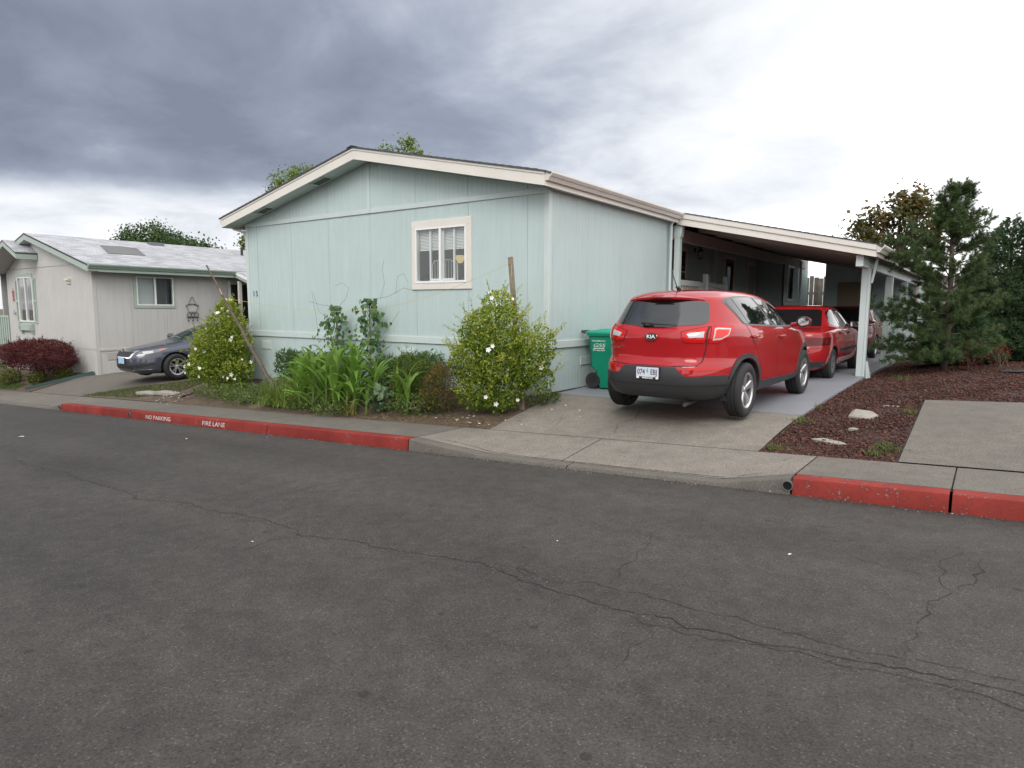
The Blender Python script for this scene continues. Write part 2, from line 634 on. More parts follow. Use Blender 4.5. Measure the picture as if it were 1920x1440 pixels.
def paint_kerb_mat():
    m = bpy.data.materials.new('worn_red_kerb_paint')
    m.use_nodes = True
    t = m.node_tree
    b = t.nodes['Principled BSDF']
    co = t.nodes.new('ShaderNodeTexCoord').outputs['Object']
    n = N(t, 'ShaderNodeTexNoise', i_Scale=9.0, i_Detail=8.0, i_Roughness=0.72)
    n2 = N(t, 'ShaderNodeTexNoise', i_Scale=1.6, i_Detail=5.0, i_Roughness=0.6)
    n3 = N(t, 'ShaderNodeTexNoise', i_Scale=55.0, i_Detail=3.0)
    for q in (n, n2, n3):
        LK(t, co, q.inputs['Vector'])
    red = ramp(t, n2.outputs[0], [(0.3, (0.17, 0.023, 0.019)), (0.7, (0.285, 0.042, 0.033))])
    red = mixc(t, ramp(t, n.outputs[0], [(0.45, 0.0), (0.62, 0.55)]), red, (0.15, 0.03, 0.028))
    chip = ramp(t, mth(t, 'MULTIPLY_ADD', n3.outputs[0], 0.35, mth(t, 'MULTIPLY_ADD', n.outputs[0], 0.8, mth(t, 'MULTIPLY', n2.outputs[0], 0.3))), [(0.835, 0.0), (0.88, 0.7)])
    c = mixc(t, chip, red, (0.22, 0.20, 0.185))
    LK(t, c, b.inputs['Base Color'])
    b.inputs['Roughness'].default_value = 0.75
    b.inputs['Specular IOR Level'].default_value = 0.15
    bp = N(t, 'ShaderNodeBump', i_Strength=0.35, i_Distance=0.004)
    LK(t, n3.outputs[0], bp.inputs['Height'])
    LK(t, bp.outputs[0], b.inputs['Normal'])
    return m


asphalt = asphalt_mat()
concrete = concrete_mat('driveway_concrete', (0.215, 0.192, 0.164), 0.6)
concrete_walk = concrete_mat('walk_concrete', (0.155, 0.139, 0.118), 0.55, samt=0.45)
concrete_dark = concrete_mat('old_kerb_concrete', (0.135, 0.121, 0.103), 0.5, samt=0.5)
red_paint = paint_kerb_mat()
slab_paint = M('grey_blue_floor_paint', (0.225, 0.237, 0.262), 0.5, var=0.05, vscale=2.0, bump=0.12, bscale=90, dirt=(0.17, 0.18, 0.20), dscale=1.8, damt=0.35)
soil = M('garden_soil', (0.085, 0.058, 0.040), 0.95, var=0.5, vscale=18, bump=0.9, bscale=45, dirt=(0.17, 0.125, 0.075), dscale=3.5, damt=0.6)
lot_earth = M('lot_ground', (0.10, 0.10, 0.065), 0.95, var=0.3, vscale=3, bump=0.5, bscale=20)
lava_base = M('lava_gravel_bed', (0.040, 0.021, 0.018), 0.95, var=0.6, vscale=40, bump=1.0, bscale=60)
crack_mat = M('crack_fill', (0.022, 0.02, 0.019), 0.95)

# ------------------------------------------------------------------ ground sheets
gx = np.concatenate([[-900, -300, -120, -60], np.arange(-44, 14.1, 1.0), [40, 120, 300, 900]])
gy = np.concatenate([[-900, -300, -100, -40, -20, 0, 5.9, 7.1, 8, 8.73, 10, 12.3, 16, 24, 40, 80, 200, 500, 1500]])
def base_fn(X, Y):
    return np.where(Y < 7.05, grade(X) - 0.25, terrain(X, Y) - 0.035)
sheet('ground', gx, gy, base_fn, lot_earth)
road = sheet('road', np.concatenate([[-120, -60], np.arange(-44, 14.1, 2.0), [40, 90]]), [-60, -12, -6, 0, 3, 6.02], lambda X, Y: grade(X), asphalt)


def polyline_px(pts, step=0.06, jit=0.03, seed=1):
    r = random.Random(seed)
    out = []
    off = 0.0
    for (a, b) in zip(pts[:-1], pts[1:]):
        d = math.hypot(b[0] - a[0], b[1] - a[1])
        n = max(2, int(d / step))
        for i in range(n):
            t = i / n
            off = 0.75 * off + r.gauss(0, jit)
            px, py = -(b[1] - a[1]) / d, (b[0] - a[0]) / d
            out.append((a[0] + (b[0] - a[0]) * t + px * off, a[1] + (b[1] - a[1]) * t + py * off))
    out.append(pts[-1])
    return out


def crack(pts, w, seed, parent, zf, lift=0.003, jit=0.02):
    r = random.Random(seed)
    pl = polyline_px(pts, 0.05, jit, seed)
    mb = MB()
    vs_, fs = [], []
    for i, p in enumerate(pl):
        q = pl[min(i + 1, len(pl) - 1)]
        o = pl[max(i - 1, 0)]
        dx_, dy_ = q[0] - o[0], q[1] - o[1]
        l = math.hypot(dx_, dy_) or 1
        taper = min(1.0, (i + 0.5) / 6, (len(pl) - i - 0.5) / 6)
        ww = w * (0.35 + 0.9 * r.random()) * max(taper, 0.1)
        for s in (-1, 1):
            x, y = p[0] - s * dy_ / l * ww, p[1] + s * dx_ / l * ww
            vs_.append((x, y, float(zf(x, y)) + lift))
    for i in range(len(pl) - 1):
        fs.append((2 * i, 2 * i + 1, 2 * i + 3, 2 * i + 2))
    mb.add(vs_, fs)
    return mb.build('crack', crack_mat, parent)


rz = lambda x, y: grade(x)
crack([(-10.77, 3.09), (-8.78, 3.12), (-6.53, 2.98), (-5.96, 3.08), (-4.92, 3.14), (-4.36, 3.15), (-4.15, 3.07), (-3.84, 3.15), (-3.2, 3.18), (-2.64, 3.28), (-2.12, 3.17), (-1.56, 3.11), (-1.14, 3.11), (-0.62, 3.17), (-0.04, 3.21), (0.6, 3.22), (2, 3.2)], 0.0038, 3, road, rz, jit=0.014)
crack([(-2.6, 3.33), (-2.0, 3.26), (-1.81, 3.33), (-1.37, 3.37), (-0.97, 3.34), (-0.71, 3.3), (-0.3, 3.3), (0.4, 3.34)], 0.0022, 4, road, rz, jit=0.016)
crack([(-1.5, 3.05), (-1.0, 3.05), (-0.57, 3.11), (0.1, 3.12), (0.7, 3.1)], 0.0025, 14, road, rz, jit=0.014)
crack([(-4.15, 3.07), (-4.23, 2.78), (-4.3, 2.44)], 0.003, 5, road, rz)
crack([(-5.43, 3.58), (-5.41, 4.32), (-5.18, 4.85)], 0.003, 6, road, rz)
crack([(-1.89, 4.64), (-1.88, 4.28), (-1.81, 3.94), (-1.71, 3.56), (-1.73, 3.37), (-1.81, 3.33)], 0.0022, 7, road, rz)
crack([(-1.27, 2.98), (-1.36, 2.77), (-1.29, 2.6), (-1.26, 2.51)], 0.004, 8, road, rz)
crack([(-1.46, 3.02), (-1.27, 2.98), (-1.09, 3.07)], 0.004, 9, road, rz)
crack([(-0.04, 5.22), (-0.04, 4.93), (-0.11, 4.78), (-0.17, 4.44), (-0.07, 4.27), (-0.1, 4.09), (-0.21, 3.9), (-0.21, 3.59), (-0.22, 3.3)], 0.0022, 10, road, rz)
crack([(-0.07, 4.27), (0.03, 4.56), (0.04, 4.81), (0.13, 4.97)], 0.004, 11, road, rz)
crack([(-0.17, 4.44), (-0.4, 4.5), (-0.62, 4.62)], 0.004, 12, road, rz)
crack([(-2.39, 3.48), (-2.3, 3.3), (-2.12, 3.2)], 0.004, 13, road, rz)


# ravelled dark band along the paving seam
def ravel(pts, w, seed):
    m = bpy.data.materials.new('ravelled_asphalt')
    m.use_nodes = True
    t = m.node_tree
    b = t.nodes['Principled BSDF']
    co = t.nodes.new('ShaderNodeTexCoord')
    n = N(t, 'ShaderNodeTexNoise', i_Scale=38.0, i_Detail=5.0, i_Roughness=0.7)
    n2_ = N(t, 'ShaderNodeTexNoise', i_Scale=3.0, i_Detail=3.0)
    LK(t, co.outputs['Object'], n.inputs['Vector'])
    LK(t, co.outputs['Object'], n2_.inputs['Vector'])
    at = N(t, 'ShaderNodeAttribute')
    at.attribute_name = 'rnd'
    a_ = mth(t, 'MULTIPLY_ADD', n.outputs[0], 1.1, mth(t, 'MULTIPLY_ADD', n2_.outputs[0], 0.55, mth(t, 'MULTIPLY', at.outputs['Fac'], 0.55)))
    LK(t, ramp(t, a_, [(1.02, 0.0), (1.22, 0.55)]), b.inputs['Alpha'])
    LK(t, ramp(t, n.outputs[0], [(0.35, (0.016, 0.015, 0.014)), (0.75, (0.10, 0.09, 0.083))]), b.inputs['Base Color'])
    b.inputs['Roughness'].default_value = 0.95
    pl = polyline_px(pts, 0.06, 0.006, seed)
    V, F, R = [], [], []
    for i, p in enumerate(pl):
        for k in range(5):
            y = p[1] + (k - 2) / 2 * w * float(np.interp(p[0], [-7, -2.5, 1.5], [0.25, 0.6, 1.4]))
            V.append((p[0], y, float(grade(p[0])) + 0.0015))
            R.append(1 - abs(k - 2) / 2)
    for i in range(len(pl) - 1):
        F += [(i * 5 + k, (i + 1) * 5 + k, (i + 1) * 5 + k + 1, i * 5 + k + 1) for k in range(4)]
    link('ravelled_seam', np_mesh('ravelled_seam', V, F, m, R), road)


ravel([(-8.5, 3.1), (-6.5, 2.99), (-4.9, 3.13), (-4.15, 3.08), (-3.2, 3.18), (-2.5, 3.26), (-1.6, 3.14), (-0.6, 3.19), (0.5, 3.22), (2.2, 3.22)], 0.13, 31)


# crumbled aggregate along the paving seam
def crumbs():
    n = 2600
    X = rng.uniform(-6.5, 1.0, n)
    wgt = np.interp(X, [-6.5, -3, -1.5, 1], [0.03, 0.05, 0.08, 0.11])
    Y = np.interp(X, [-6.5, -4.2, -2.6, -1.5, 1], [3.0, 3.1, 3.28, 3.14, 3.2]) + rng.normal(0, 1, n) * wgt
    s = rng.uniform(0.002, 0.0055, n)
    T = np.array([(1, 0, 0), (-.5, .86, .1), (-.5, -.86, 0), (0, 0, 1.0)])
    TF = np.array([(0, 1, 3), (1, 2, 3), (2, 0, 3)])
    a = rng.uniform(0, 6.28, n)
    c, q = np.cos(a), np.sin(a)
    V = np.stack([X[:, None] + s[:, None] * (c[:, None] * T[:, 0] - q[:, None] * T[:, 1]), Y[:, None] + s[:, None] * (q[:, None] * T[:, 0] + c[:, None] * T[:, 1]), (grade(X) + 0.001)[:, None] + s[:, None] * T[:, 2] * 0.8], -1)
    F = TF[None] + (np.arange(n) * 4)[:, None, None]
    m = leafmat('loose_aggregate', [(0, (0.03, 0.03, 0.03)), (0.7, (0.09, 0.083, 0.078)), (1, (0.2, 0.18, 0.16))], 0.0, 0.9)
    o = link('loose_aggregate', np_mesh('loose_aggregate', V.reshape(-1, 3), F.reshape(-1, 3), m, np.repeat(rng.random(n), 4)), road)
    o['kind'] = 'stuff'
    n = 1600
    X = rng.uniform(-15, 2.2, n)
    Y = 5.985 - np.abs(rng.normal(0, .035, n))
    P = np.stack([X, Y, grade(X) + .004], -1)
    V, F, R = scatter(LEAF, P, rng.normal(size=(n, 3)) * [1, 1, .25], rdir(n) * [.3, .3, 1], rng.uniform(.006, .025, n), rng.uniform(.005, .012, n), rng.random(n))
    m = leafmat('gutter_grit', [(0, (0.05, 0.04, 0.03)), (0.6, (0.14, 0.11, 0.08)), (1, (0.34, 0.31, 0.27))], 0.0, 0.9)
    o = link('gutter_grit', np_mesh('gutter_grit', V, F, m, R), road)
    o['kind'] = 'stuff'


crumbs()

# ------------------------------------------------------------------ kerb and walk


def kh(X):
    """kerb height above the street: dips at the two driveways"""
    return np.interp(X, [-60, -22.2, -21.4, -17.45, -16.78, -5.95, -4.75, -1.95, -1.32, 50], [0.15, 0.15, 0.035, 0.035, 0.15, 0.15, 0.035, 0.035, 0.15, 0.15])


kerb = bpy.data.objects.new('kerb', None)
COL.objects.link(kerb)
kerb['kind'] = 'structure'


def kerb_piece(x0, x1, mat, name):
    n = max(2, int((x1 - x0) / 0.15))
    xs = np.linspace(x0 + 0.004, x1 - 0.004, n)
    vs_, fs = [], []
    for i, x in enumerate(xs):
        g, k = float(grade(x)), float(kh(x))
        w = 0.0025 * math.sin(x * 5.1) + 0.002 * math.sin(x * 13.7)
        rr = min(0.025, k * 0.45)
        prof = [(5.99, g - 0.15), (5.99 + w, g + 0.001), (6.002 + w, g + k - rr), (6.002 + w + rr * 0.3, g + k - rr * 0.3), (6.002 + w + rr, g + k), (6.155, g + k + 0.003), (6.155, g - 0.15)]
        vs_ += [(x, y, z) for y, z in prof]
    m = 7
    for i in range(n - 1):
        for j in range(m - 1):
            fs.append((i * m + j, (i + 1) * m + j, (i + 1) * m + j + 1, i * m + j + 1))
    fs.append(tuple(range(m)))
    fs.append(tuple(range((n - 1) * m, n * m))[::-1])
    return MB().add(vs_, fs).build(name, mat, kerb, smooth=True, auto=40)


for a, b in ((-0.152, 2.4), (2.415, 6), (-1.31, -0.165), (-9.0, -5.96), (-13.55, -9.01), (-16.76, -13.56)):
    kerb_piece(a, b, red_paint, 'red_kerb_section')
for a, b in ((-5.95, -3.6), (-3.59, -1.32), (-19.5, -16.78), (-22.4, -19.51), (-30, -22.41), (-44, -30.01)):
    kerb_piece(a, b, concrete_dark, 'kerb_section')

# NO PARKING / FIRE LANE stencilled on the kerb face
for txt, xa, xb in (('NO PARKING', -12.85, -11.93), ('FIRE LANE', -10.86, -10.17)):
    xm = (xa + xb) / 2
    g = float(grade(xm))
    me = text_mesh(txt, 0.10, 0.0005, 0.0016)
    xs_ = [v.co.x for v in me.vertices]
    sc = (xb - xa) / (max(xs_) - min(xs_))
    bpy.data.meshes.remove(me)
    put_text('painted_lettering', txt, 0.10, M('white_stencil_paint', (0.55, 0.52, 0.49), 0.8, var=0.2, vscale=40, dirt=(0.24, 0.03, 0.026), dscale=16, damt=1.0), kerb,
             frame_mtx((xm, 5.9885, g + 0.066), (1, 0, 0.0455), (0, 0.09, 1)), sc, 1.02, 0.0016, 0.0005)

# drain pipes poking through the kerb face
for x, g_ in ((-1.345, 0), (-13.52, 0), (-16.83, 0)):
    g = float(grade(x))
    mb = MB()
    to3 = lambda a, b, h, x=x, g=g: (x + a, 5.996 - h, g + 0.078 + b)
    mb.lathe([(0.046, -0.05), (0.046, 0.014), (0.038, 0.014), (0.038, -0.05)], 20, to3, closed=True)
    p = mb.build('drain_pipe', M('grey_pipe', (0.12, 0.115, 0.11), 0.8), kerb, smooth=True, auto=40)
    mb = MB()
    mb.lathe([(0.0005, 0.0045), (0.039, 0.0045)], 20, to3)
    mb.build('bore_shade', M('bore_shade_black', (0.004, 0.004, 0.004), 1.0), p)  # black disc on the solid kerb, painted as the shade inside the pipe

walk = bpy.data.objects.new('sidewalk', None)
COL.objects.link(walk)
walk['kind'] = 'structure'


def walk_z(X, Y):
    t = np.clip((Y - 6.155) / 0.945, 0, 1)
    return grade(X) + kh(X) * (1 - t) + 0.14 * t + 0.003


wx = [6, 2.4, -0.16, -1.32, -3.76, -5.95, -9.6, -13.2, -16.8, -19.2, -22.0, -25.6, -29.2, -33, -37, -42]
for a, b in zip(wx[1:], wx[:-1]):
    xs = np.linspace(a + 0.006, b - 0.006, max(6, int((b - a) / 0.2)))
    sheet('walk_slab', xs, [6.163, 6.4, 6.7, 7.094], walk_z, concrete if -5.95 < (a + b) / 2 < -1.3 else concrete_walk, parent=walk)
# joint filler below the slabs
sheet('joint_bed', np.linspace(-42, 6, 160), [6.15, 6.6, 7.11], lambda X, Y: walk_z(X, Y) - 0.018, M('joint_dirt', (0.035, 0.032, 0.028), 0.95), parent=walk)

# ------------------------------------------------------------------ driveway ramp, painted slab
def ramp_z(X, Y):
    t = np.clip((Y - 7.1) / 1.9, 0, 1)
    return walkback(X) * (1 - t) + 0.252 * t + 0.02 * np.sin(t * np.pi) + 0.003


def slab_z(X, Y):
    return np.interp(Y, [9.0, 11.0, 14.0, 17.0, 30], [0.252, 0.295, 0.325, 0.34, 0.34]) + 0.003 + 0 * X


driveway = bpy.data.objects.new('driveway', None)
COL.objects.link(driveway)
driveway['kind'] = 'structure'
sheet('driveway_slab', np.linspace(-5.5, -1.9, 14), np.linspace(7.106, 8.99, 10), ramp_z, concrete, parent=driveway)
MB().add([(-1.9, 7.106, -0.2), (-1.9, 8.99, -0.1), (-1.9, 8.99, 0.255), (-1.9, 7.106, float(ramp_z(-1.9, 7.106)))], [(0, 1, 2, 3)]).build('slab_edge', concrete_dark, driveway)
crack([(-3.76, 7.12), (-3.7, 7.35), (-3.85, 7.7), (-3.75, 8.05), (-3.9, 8.5), (-3.86, 8.95)], 0.004, 21, driveway, lambda x, y: ramp_z(x, y), lift=0.002, jit=0.01)
crack([(-3.74, 7.13), (-3.3, 7.3), (-3.1, 7.45)], 0.003, 22, driveway, lambda x, y: ramp_z(x, y), lift=0.002, jit=0.008)
crack([(-4.6, 7.2), (-4.7, 7.7), (-4.9, 8.1)], 0.003, 23, driveway, lambda x, y: ramp_z(x, y), lift=0.002, jit=0.01)
crack([(-1.5, 6.95), (-1.62, 6.78), (-1.72, 6.72)], 0.007, 24, walk, lambda x, y: walk_z(x, y), lift=0.002, jit=0.008)
crack([(-5.75, 6.3), (-5.2, 6.27), (-4.7, 6.2), (-4.2, 6.185), (-3.4, 6.18), (-2.4, 6.18), (-1.95, 6.2), (-1.6, 6.27)], 0.006, 25, walk, lambda x, y: walk_z(x, y), lift=0.002, jit=0.004)
crack([(-7.6, 6.5), (-7.2, 6.7), (-6.9, 7.0)], 0.003, 26, walk, lambda x, y: walk_z(x, y), lift=0.002, jit=0.01)
carport_floor = sheet('carport_floor', np.linspace(-5.62, -1.9, 10), [9.0, 10, 11, 12, 14, 17, 20, 25.3], slab_z, slab_paint)
MB().add([(-1.9, 9.0, 0), (-1.9, 14, 0), (-1.9, 25.3, 0.1), (-1.9, 25.3, 0.343), (-1.9, 17, 0.343), (-1.9, 14, 0.328), (-1.9, 11, 0.298), (-1.9, 9.0, 0.255)], [(0, 1, 6, 7), (1, 5, 6), (1, 2, 4, 5), (2, 3, 4)]).build('slab_edge', slab_paint, carport_floor)

# ------------------------------------------------------------------ planting bed, gravel, right-hand pad
sheet('garden_bed', np.linspace(-14.4, -5.5, 60), np.linspace(7.1, 8.75, 12), lambda X, Y: terrain(X, Y) + 0.02 * np.sin(X * 7.1) * np.sin(Y * 9.3) * np.clip((Y - 7.1) * 4, 0, 1), soil)
gravel = sheet('gravel_bed', np.concatenate([np.linspace(-1.9, 1.6, 20), np.linspace(1.8, 9, 10)]), np.concatenate([np.linspace(7.1, 12, 18), np.linspace(12.5, 27, 16)]), lambda X, Y: terrain(X, Y) - 0.012 + 0.012 * np.sin(X * 5) * np.sin(Y * 4.1), lava_base)


def pad_z(X, Y):
    t = np.clip((Y - 7.1) / 2.9, 0, 1)
    return walkback(X) * (1 - t) + (0.455 + (X + 0.62) * 0.05) * t + 0.012


pad = sheet('concrete_pad', np.linspace(-0.62, 4.5, 12), np.linspace(7.106, 9.95, 10), pad_z, concrete_walk)
# lava rocks, stones, weeds on the gravel bed
def rocks(n, inside, smin, smax, mat, name, zf):
    T = np.array([(1, 0, 0), (0, 1, 0), (-1, 0, 0), (0, -1, 0), (0, 0, 1), (0, 0, -1)], float)
    TF = np.array([(0, 1, 4), (1, 2, 4), (2, 3, 4), (3, 0, 4), (1, 0, 5), (2, 1, 5), (3, 2, 5), (0, 3, 5)])
    pts = []
    while len(pts) < n:
        q = inside(n)
        pts += list(q)
    P = np.array(pts[:n])
    s = rng.uniform(smin, smax, n) * rng.uniform(0.6, 1.3, n)
    Tj = T[None] * rng.uniform(0.55, 1.25, (n, 6, 1)) + rng.normal(0, 0.18, (n, 6, 3))
    R = np.linalg.qr(rng.normal(size=(n, 3, 3)))[0]
    V = np.einsum('nij,nkj->nki', R, Tj) * s[:, None, None]
    V[:, :, 2] *= 0.8
    V[:, :, 0] += P[:, 0, None]
    V[:, :, 1] += P[:, 1, None]
    V[:, :, 2] += (zf(P[:, 0], P[:, 1]) + s * 0.25)[:, None]
    F = TF[None] + (np.arange(n) * 6)[:, None, None]
    o = link(name, np_mesh(name, V.reshape(-1, 3), F.reshape(-1, 3), mat, np.repeat(rng.random(n), 6)))
    o['kind'] = 'stuff'
    return o


lava = leafmat('lava_rock', [(0, (0.022, 0.012, 0.011)), (0.5, (0.07, 0.028, 0.020)), (0.85, (0.115, 0.048, 0.035)), (1.0, (0.13, 0.075, 0.06))], 0.0, 0.95)


def in_gravel(n):
    t = rng.random((n, 2))
    X = -1.9 + t[:, 0] ** 1.15 * 4.3
    Y = 7.1 + t[:, 1] ** 1.5 * 12.0
    ok = ~((X > -0.66) & (Y < 10.0))
    return np.stack([X, Y], -1)[ok]


o = rocks(38000, in_gravel, 0.008, 0.022, lava, 'lava_gravel', lambda X, Y: terrain(X, Y) - 0.008)
tag(o, 'dark red lava rock spread between the two concrete slabs', 'gravel')

stone_mat = M('pale_stone', (0.29, 0.27, 0.235), 0.85, var=0.15, vscale=12, bump=0.4, bscale=40)


def stone(outline, z0, h, label, tilt=0.0, name='stone'):
    cx_ = sum(p[0] for p in outline) / len(outline)
    cy_ = sum(p[1] for p in outline) / len(outline)
    r = random.Random(int(cx_ * 1000))
    outline = [(cx_ + (x - cx_) * .78, cy_ + (y - cy_) * .8) for x, y in outline]
    n = len(outline)
    vs_ = [(x, y, z0 - 0.03) for x, y in outline] + [(x, y, z0 + h * (0.5 + 0.4 * r.random()) + tilt * (y - cy_)) for x, y in outline]
    vs_ += [(cx_ + (x - cx_) * 0.75, cy_ + (y - cy_) * 0.75, z0 + h + tilt * (y - cy_) + r.uniform(-.004, .004)) for x, y in outline]
    fs = [(i, (i + 1) % n, n + (i + 1) % n, n + i) for i in range(n)] + [(n + i, n + (i + 1) % n, 2 * n + (i + 1) % n, 2 * n + i) for i in range(n)] + [tuple(range(2 * n, 3 * n))]
    t = thing(name, label, 'stone', (cx_, cy_, z0))
    MB().add(vs_, fs).build('stone_block', stone_mat, t)
    return t


def tz(x, y):
    return float(terrain(x, y))


stone([(-1.40, 9.0), (-1.12, 8.94), (-1.00, 9.1), (-1.08, 9.22), (-1.38, 9.25)], tz(-1.2, 9.1), 0.05, 'pale wedge of broken stone sticking up in the lava rock', 0.25)
stone([(-1.58, 7.75), (-1.2, 7.58), (-1.08, 7.62), (-1.2, 7.78), (-1.45, 7.92)], tz(-1.3, 7.7), 0.008, 'flat grey flagstone fragment half buried near the driveway corner')
stone([(-1.26, 8.32), (-1.16, 8.30), (-1.13, 8.38), (-1.22, 8.4)], tz(-1.2, 8.35), 0.012, 'small pale stone chip between the wedge and the flagstone')
stone([(-1.12, 9.95), (-0.9, 9.9), (-0.85, 9.98), (-1.05, 10.02)], tz(-1.0, 9.95), 0.006, 'thin tan stone sliver lying furthest back in the lava rock')

# black cloth scrap at the right edge of the gravel
mb = MB()
vs_, fs = [], []
for i in range(7):
    for j in range(5):
        x, y = 0.2 + i * 0.09 + 0.02 * math.sin(j * 2.1), 14.1 + j * 0.1 + 0.03 * math.sin(i * 1.7)
        vs_.append((x, y, tz(x, y) + 0.02 + 0.03 * abs(math.sin(i * 1.3 + j * 2.2)) * (1 if 0 < i < 6 and 0 < j < 4 else 0.2)))
for i in range(6):
    for j in range(4):
        fs.append((i * 5 + j, i * 5 + j + 1, (i + 1) * 5 + j + 1, (i + 1) * 5 + j))
tag(mb.add(vs_, fs).build('cloth_scrap', M('black_cloth', (0.012, 0.013, 0.016), 0.8), smooth=True), 'crumpled black cloth lying on the lava rock at right', 'cloth')

# scraps of paper on the asphalt
paper = M('white_paper', (0.75, 0.75, 0.74), 0.8)
for x, y, s, lab in ((-12.81, 3.98, 0.11, 'folded white paper scrap on the far left asphalt'), (-8.74, 5.81, 0.035, 'tiny white scrap on asphalt right under the FIRE LANE kerb'),
                     (-9.82, 5.16, 0.06, 'thin white paper strip on asphalt below the NO PARKING kerb'), (-4.37, 2.75, 0.03, 'white scrap on asphalt beside the forked crack'),
                     (-2.41, 3.91, 0.025, 'small pale scrap on asphalt in front of the driveway'), (-0.96, 4.44, 0.04, 'pale twig-like scrap on asphalt below the round drain')):
    a = random.uniform(0, 3.1)
    g = float(grade(x)) + 0.004
    c, q = math.cos(a), math.sin(a)
    pts = [(-1, -.4, 0), (0, -.5, .25), (1, -.3, .0), (.9, .4, .1), (0, .45, .3), (-.9, .35, .02)]
    s *= .75
    mb = MB().add([(x + s * .5 * (c * u - q * v), y + s * .5 * (q * u + c * v), g + s * .35 * h) for u, v, h in pts], [(0, 1, 4, 5), (1, 2, 3, 4)])
    tag(mb.build('paper_scrap', paper), lab, 'litter')
# ------------------------------------------------------------------ mobile homes


def panel(mb, mp, a0, a1, z0, ztop, holes=(), sp=0.1016, gw=0.008, gd=0.003, gap=0.003):
    """grooved sheet siding; z0, ztop numbers or functions of a; holes (a0,a1,z0,z1)"""
    zb = z0 if callable(z0) else (lambda a: z0)
    zt = ztop if callable(ztop) else (lambda a: ztop)
    a0, a1 = a0 + gap, a1 - gap
    pts = {a0: 0.0, a1: 0.0}
    k = math.ceil(a0 / sp)
    while k * sp < a1:
        g = k * sp
        if g - gw > a0 and g + gw < a1:
            pts[g - gw / 2] = 0.0
            pts[g - gw / 4] = -gd
            pts[g + gw / 4] = -gd
            pts[g + gw / 2] = 0.0
        k += 1
    for h in holes:
        for e in h[:2]:
            if a0 < e < a1:
                pts.setdefault(e, 0.0)
    xs = sorted(pts)
    for a, b in zip(xs[:-1], xs[1:]):
        m = (a + b) / 2
        iv = [(zb, zt)]
        for h in holes:
            if h[0] < m < h[1]:
                iv = [(zb, (lambda z: (lambda q: z))(h[2])), ((lambda z: (lambda q: z))(h[3]), zt)]
        for lo, hi in iv:
            mb.add([mp(a, lo(a), pts[a]), mp(b, lo(b), pts[b]), mp(b, hi(b), pts[b]), mp(a, hi(a), pts[a])], [(0, 1, 2, 3)])
    # returns at the panel edges
    for e, s in ((a0, 1), (a1, -1)):
        mb.add([mp(e, zb(e), 0), mp(e, zb(e), -0.012), mp(e, zt(e), -0.012), mp(e, zt(e), 0)], [(0, 1, 2, 3)])
    return mb


def window(parent, mp, a0, a1, z0, z1, trim, trim_mat, frame_mat, panes=2, blind=None, glass=None, depth=0.05):
    """trim (l, r, b, t) widths outside the opening"""
    l, r, b, t = trim
    mb = MB()
    mb.bx(mp, a0 - l, a1 + r, z1, z1 + t, 0.001, 0.026, 0.004)
    mb.bx(mp, a0 - l, a1 + r, z0 - b, z0, 0.001, 0.026, 0.004)
    mb.bx(mp, a0 - l, a0, z0, z1, 0.001, 0.025, 0.004)
    mb.bx(mp, a1, a1 + r, z0, z1, 0.001, 0.025, 0.004)
    w = mb.build('window', trim_mat, parent)
    f = 0.032
    mb = MB()
    mb.bx(mp, a0, a1, z0, z0 + f * 1.2, -depth, 0.034, 0.003)
    mb.bx(mp, a0, a1, z1 - f, z1, -depth, 0.034, 0.003)
    mb.bx(mp, a0, a0 + f, z0 + f * 1.2, z1 - f, -depth, 0.033, 0.003)
    mb.bx(mp, a1 - f, a1, z0 + f * 1.2, z1 - f, -depth, 0.033, 0.003)
    for i in range(1, panes):
        c = a0 + (a1 - a0) * i / panes
        mb.bx(mp, c - f * 0.75, c + f * 0.75, z0 + f * 1.2, z1 - f, -depth, 0.032, 0.003)
    mb.build('frame', frame_mat, w)
    for i in range(panes):
        c0 = a0 + (a1 - a0) * i / panes + f * 0.7
        c1 = a0 + (a1 - a0) * (i + 1) / panes - f * 0.7
        g = MB()
        g.bx(mp, c0, c1, z0 + f, z1 - f * 0.8, -0.006, 0.0)
        g.build('pane', glass or pane_glass, w)
    if blind:
        mb = MB()
        b0, b1, bz0, bz1 = blind
        z = bz1
        while z > bz0:
            mb.add([mp(b0, z, -0.075), mp(b1, z, -0.075), mp(b1, z - 0.021, -0.062), mp(b0, z - 0.021, -0.062)], [(0, 1, 2, 3)])
            z -= 0.025
        mb.build('blind', M('white_blind', (0.72, 0.72, 0.70), 0.6), w)
    return w


# ================================================================== green home, number 15
HX0, HX1, HY = -13.6, -5.6, 8.73
RIDGE = -9.58
home = thing('mobile_home', 'mint green mobile home with cream gable trim and one white framed window', 'house', (-9.6, 8.73, 0.1))
mf = lambda a, z, d: (a, HY - d, z)
ms = lambda a, z, d: (HX1 + d, a, z)
ztopf = lambda X: 4.48 - 0.2134 * abs(X - RIDGE)
seams = [-13.6, -13.2, -12.0, -10.8, -9.6, -8.4, -7.2, -6.0, -5.6]
win = (-8.405, -7.235, 2.045, 3.005)
wallg = MB().bx(mf, HX0, win[0], -0.3, 3.36, -0.05, -0.012).bx(mf, win[1], HX1, -0.3, 3.36, -0.05, -0.012).bx(mf, win[0], win[1], -0.3, win[2], -0.05, -0.012).bx(mf, win[0], win[1], win[3], 3.36, -0.05, -0.012)
wallg.prism([(HX0, 3.36), (HX1, 3.36), (HX1, ztopf(HX1) - 0.19), (RIDGE, ztopf(RIDGE) - 0.19), (HX0, ztopf(HX0) - 0.19)], lambda u, v, t: (u, t, v), HY + 0.012, HY + 0.05)
wall = wallg.build('front_wall', mint, home)
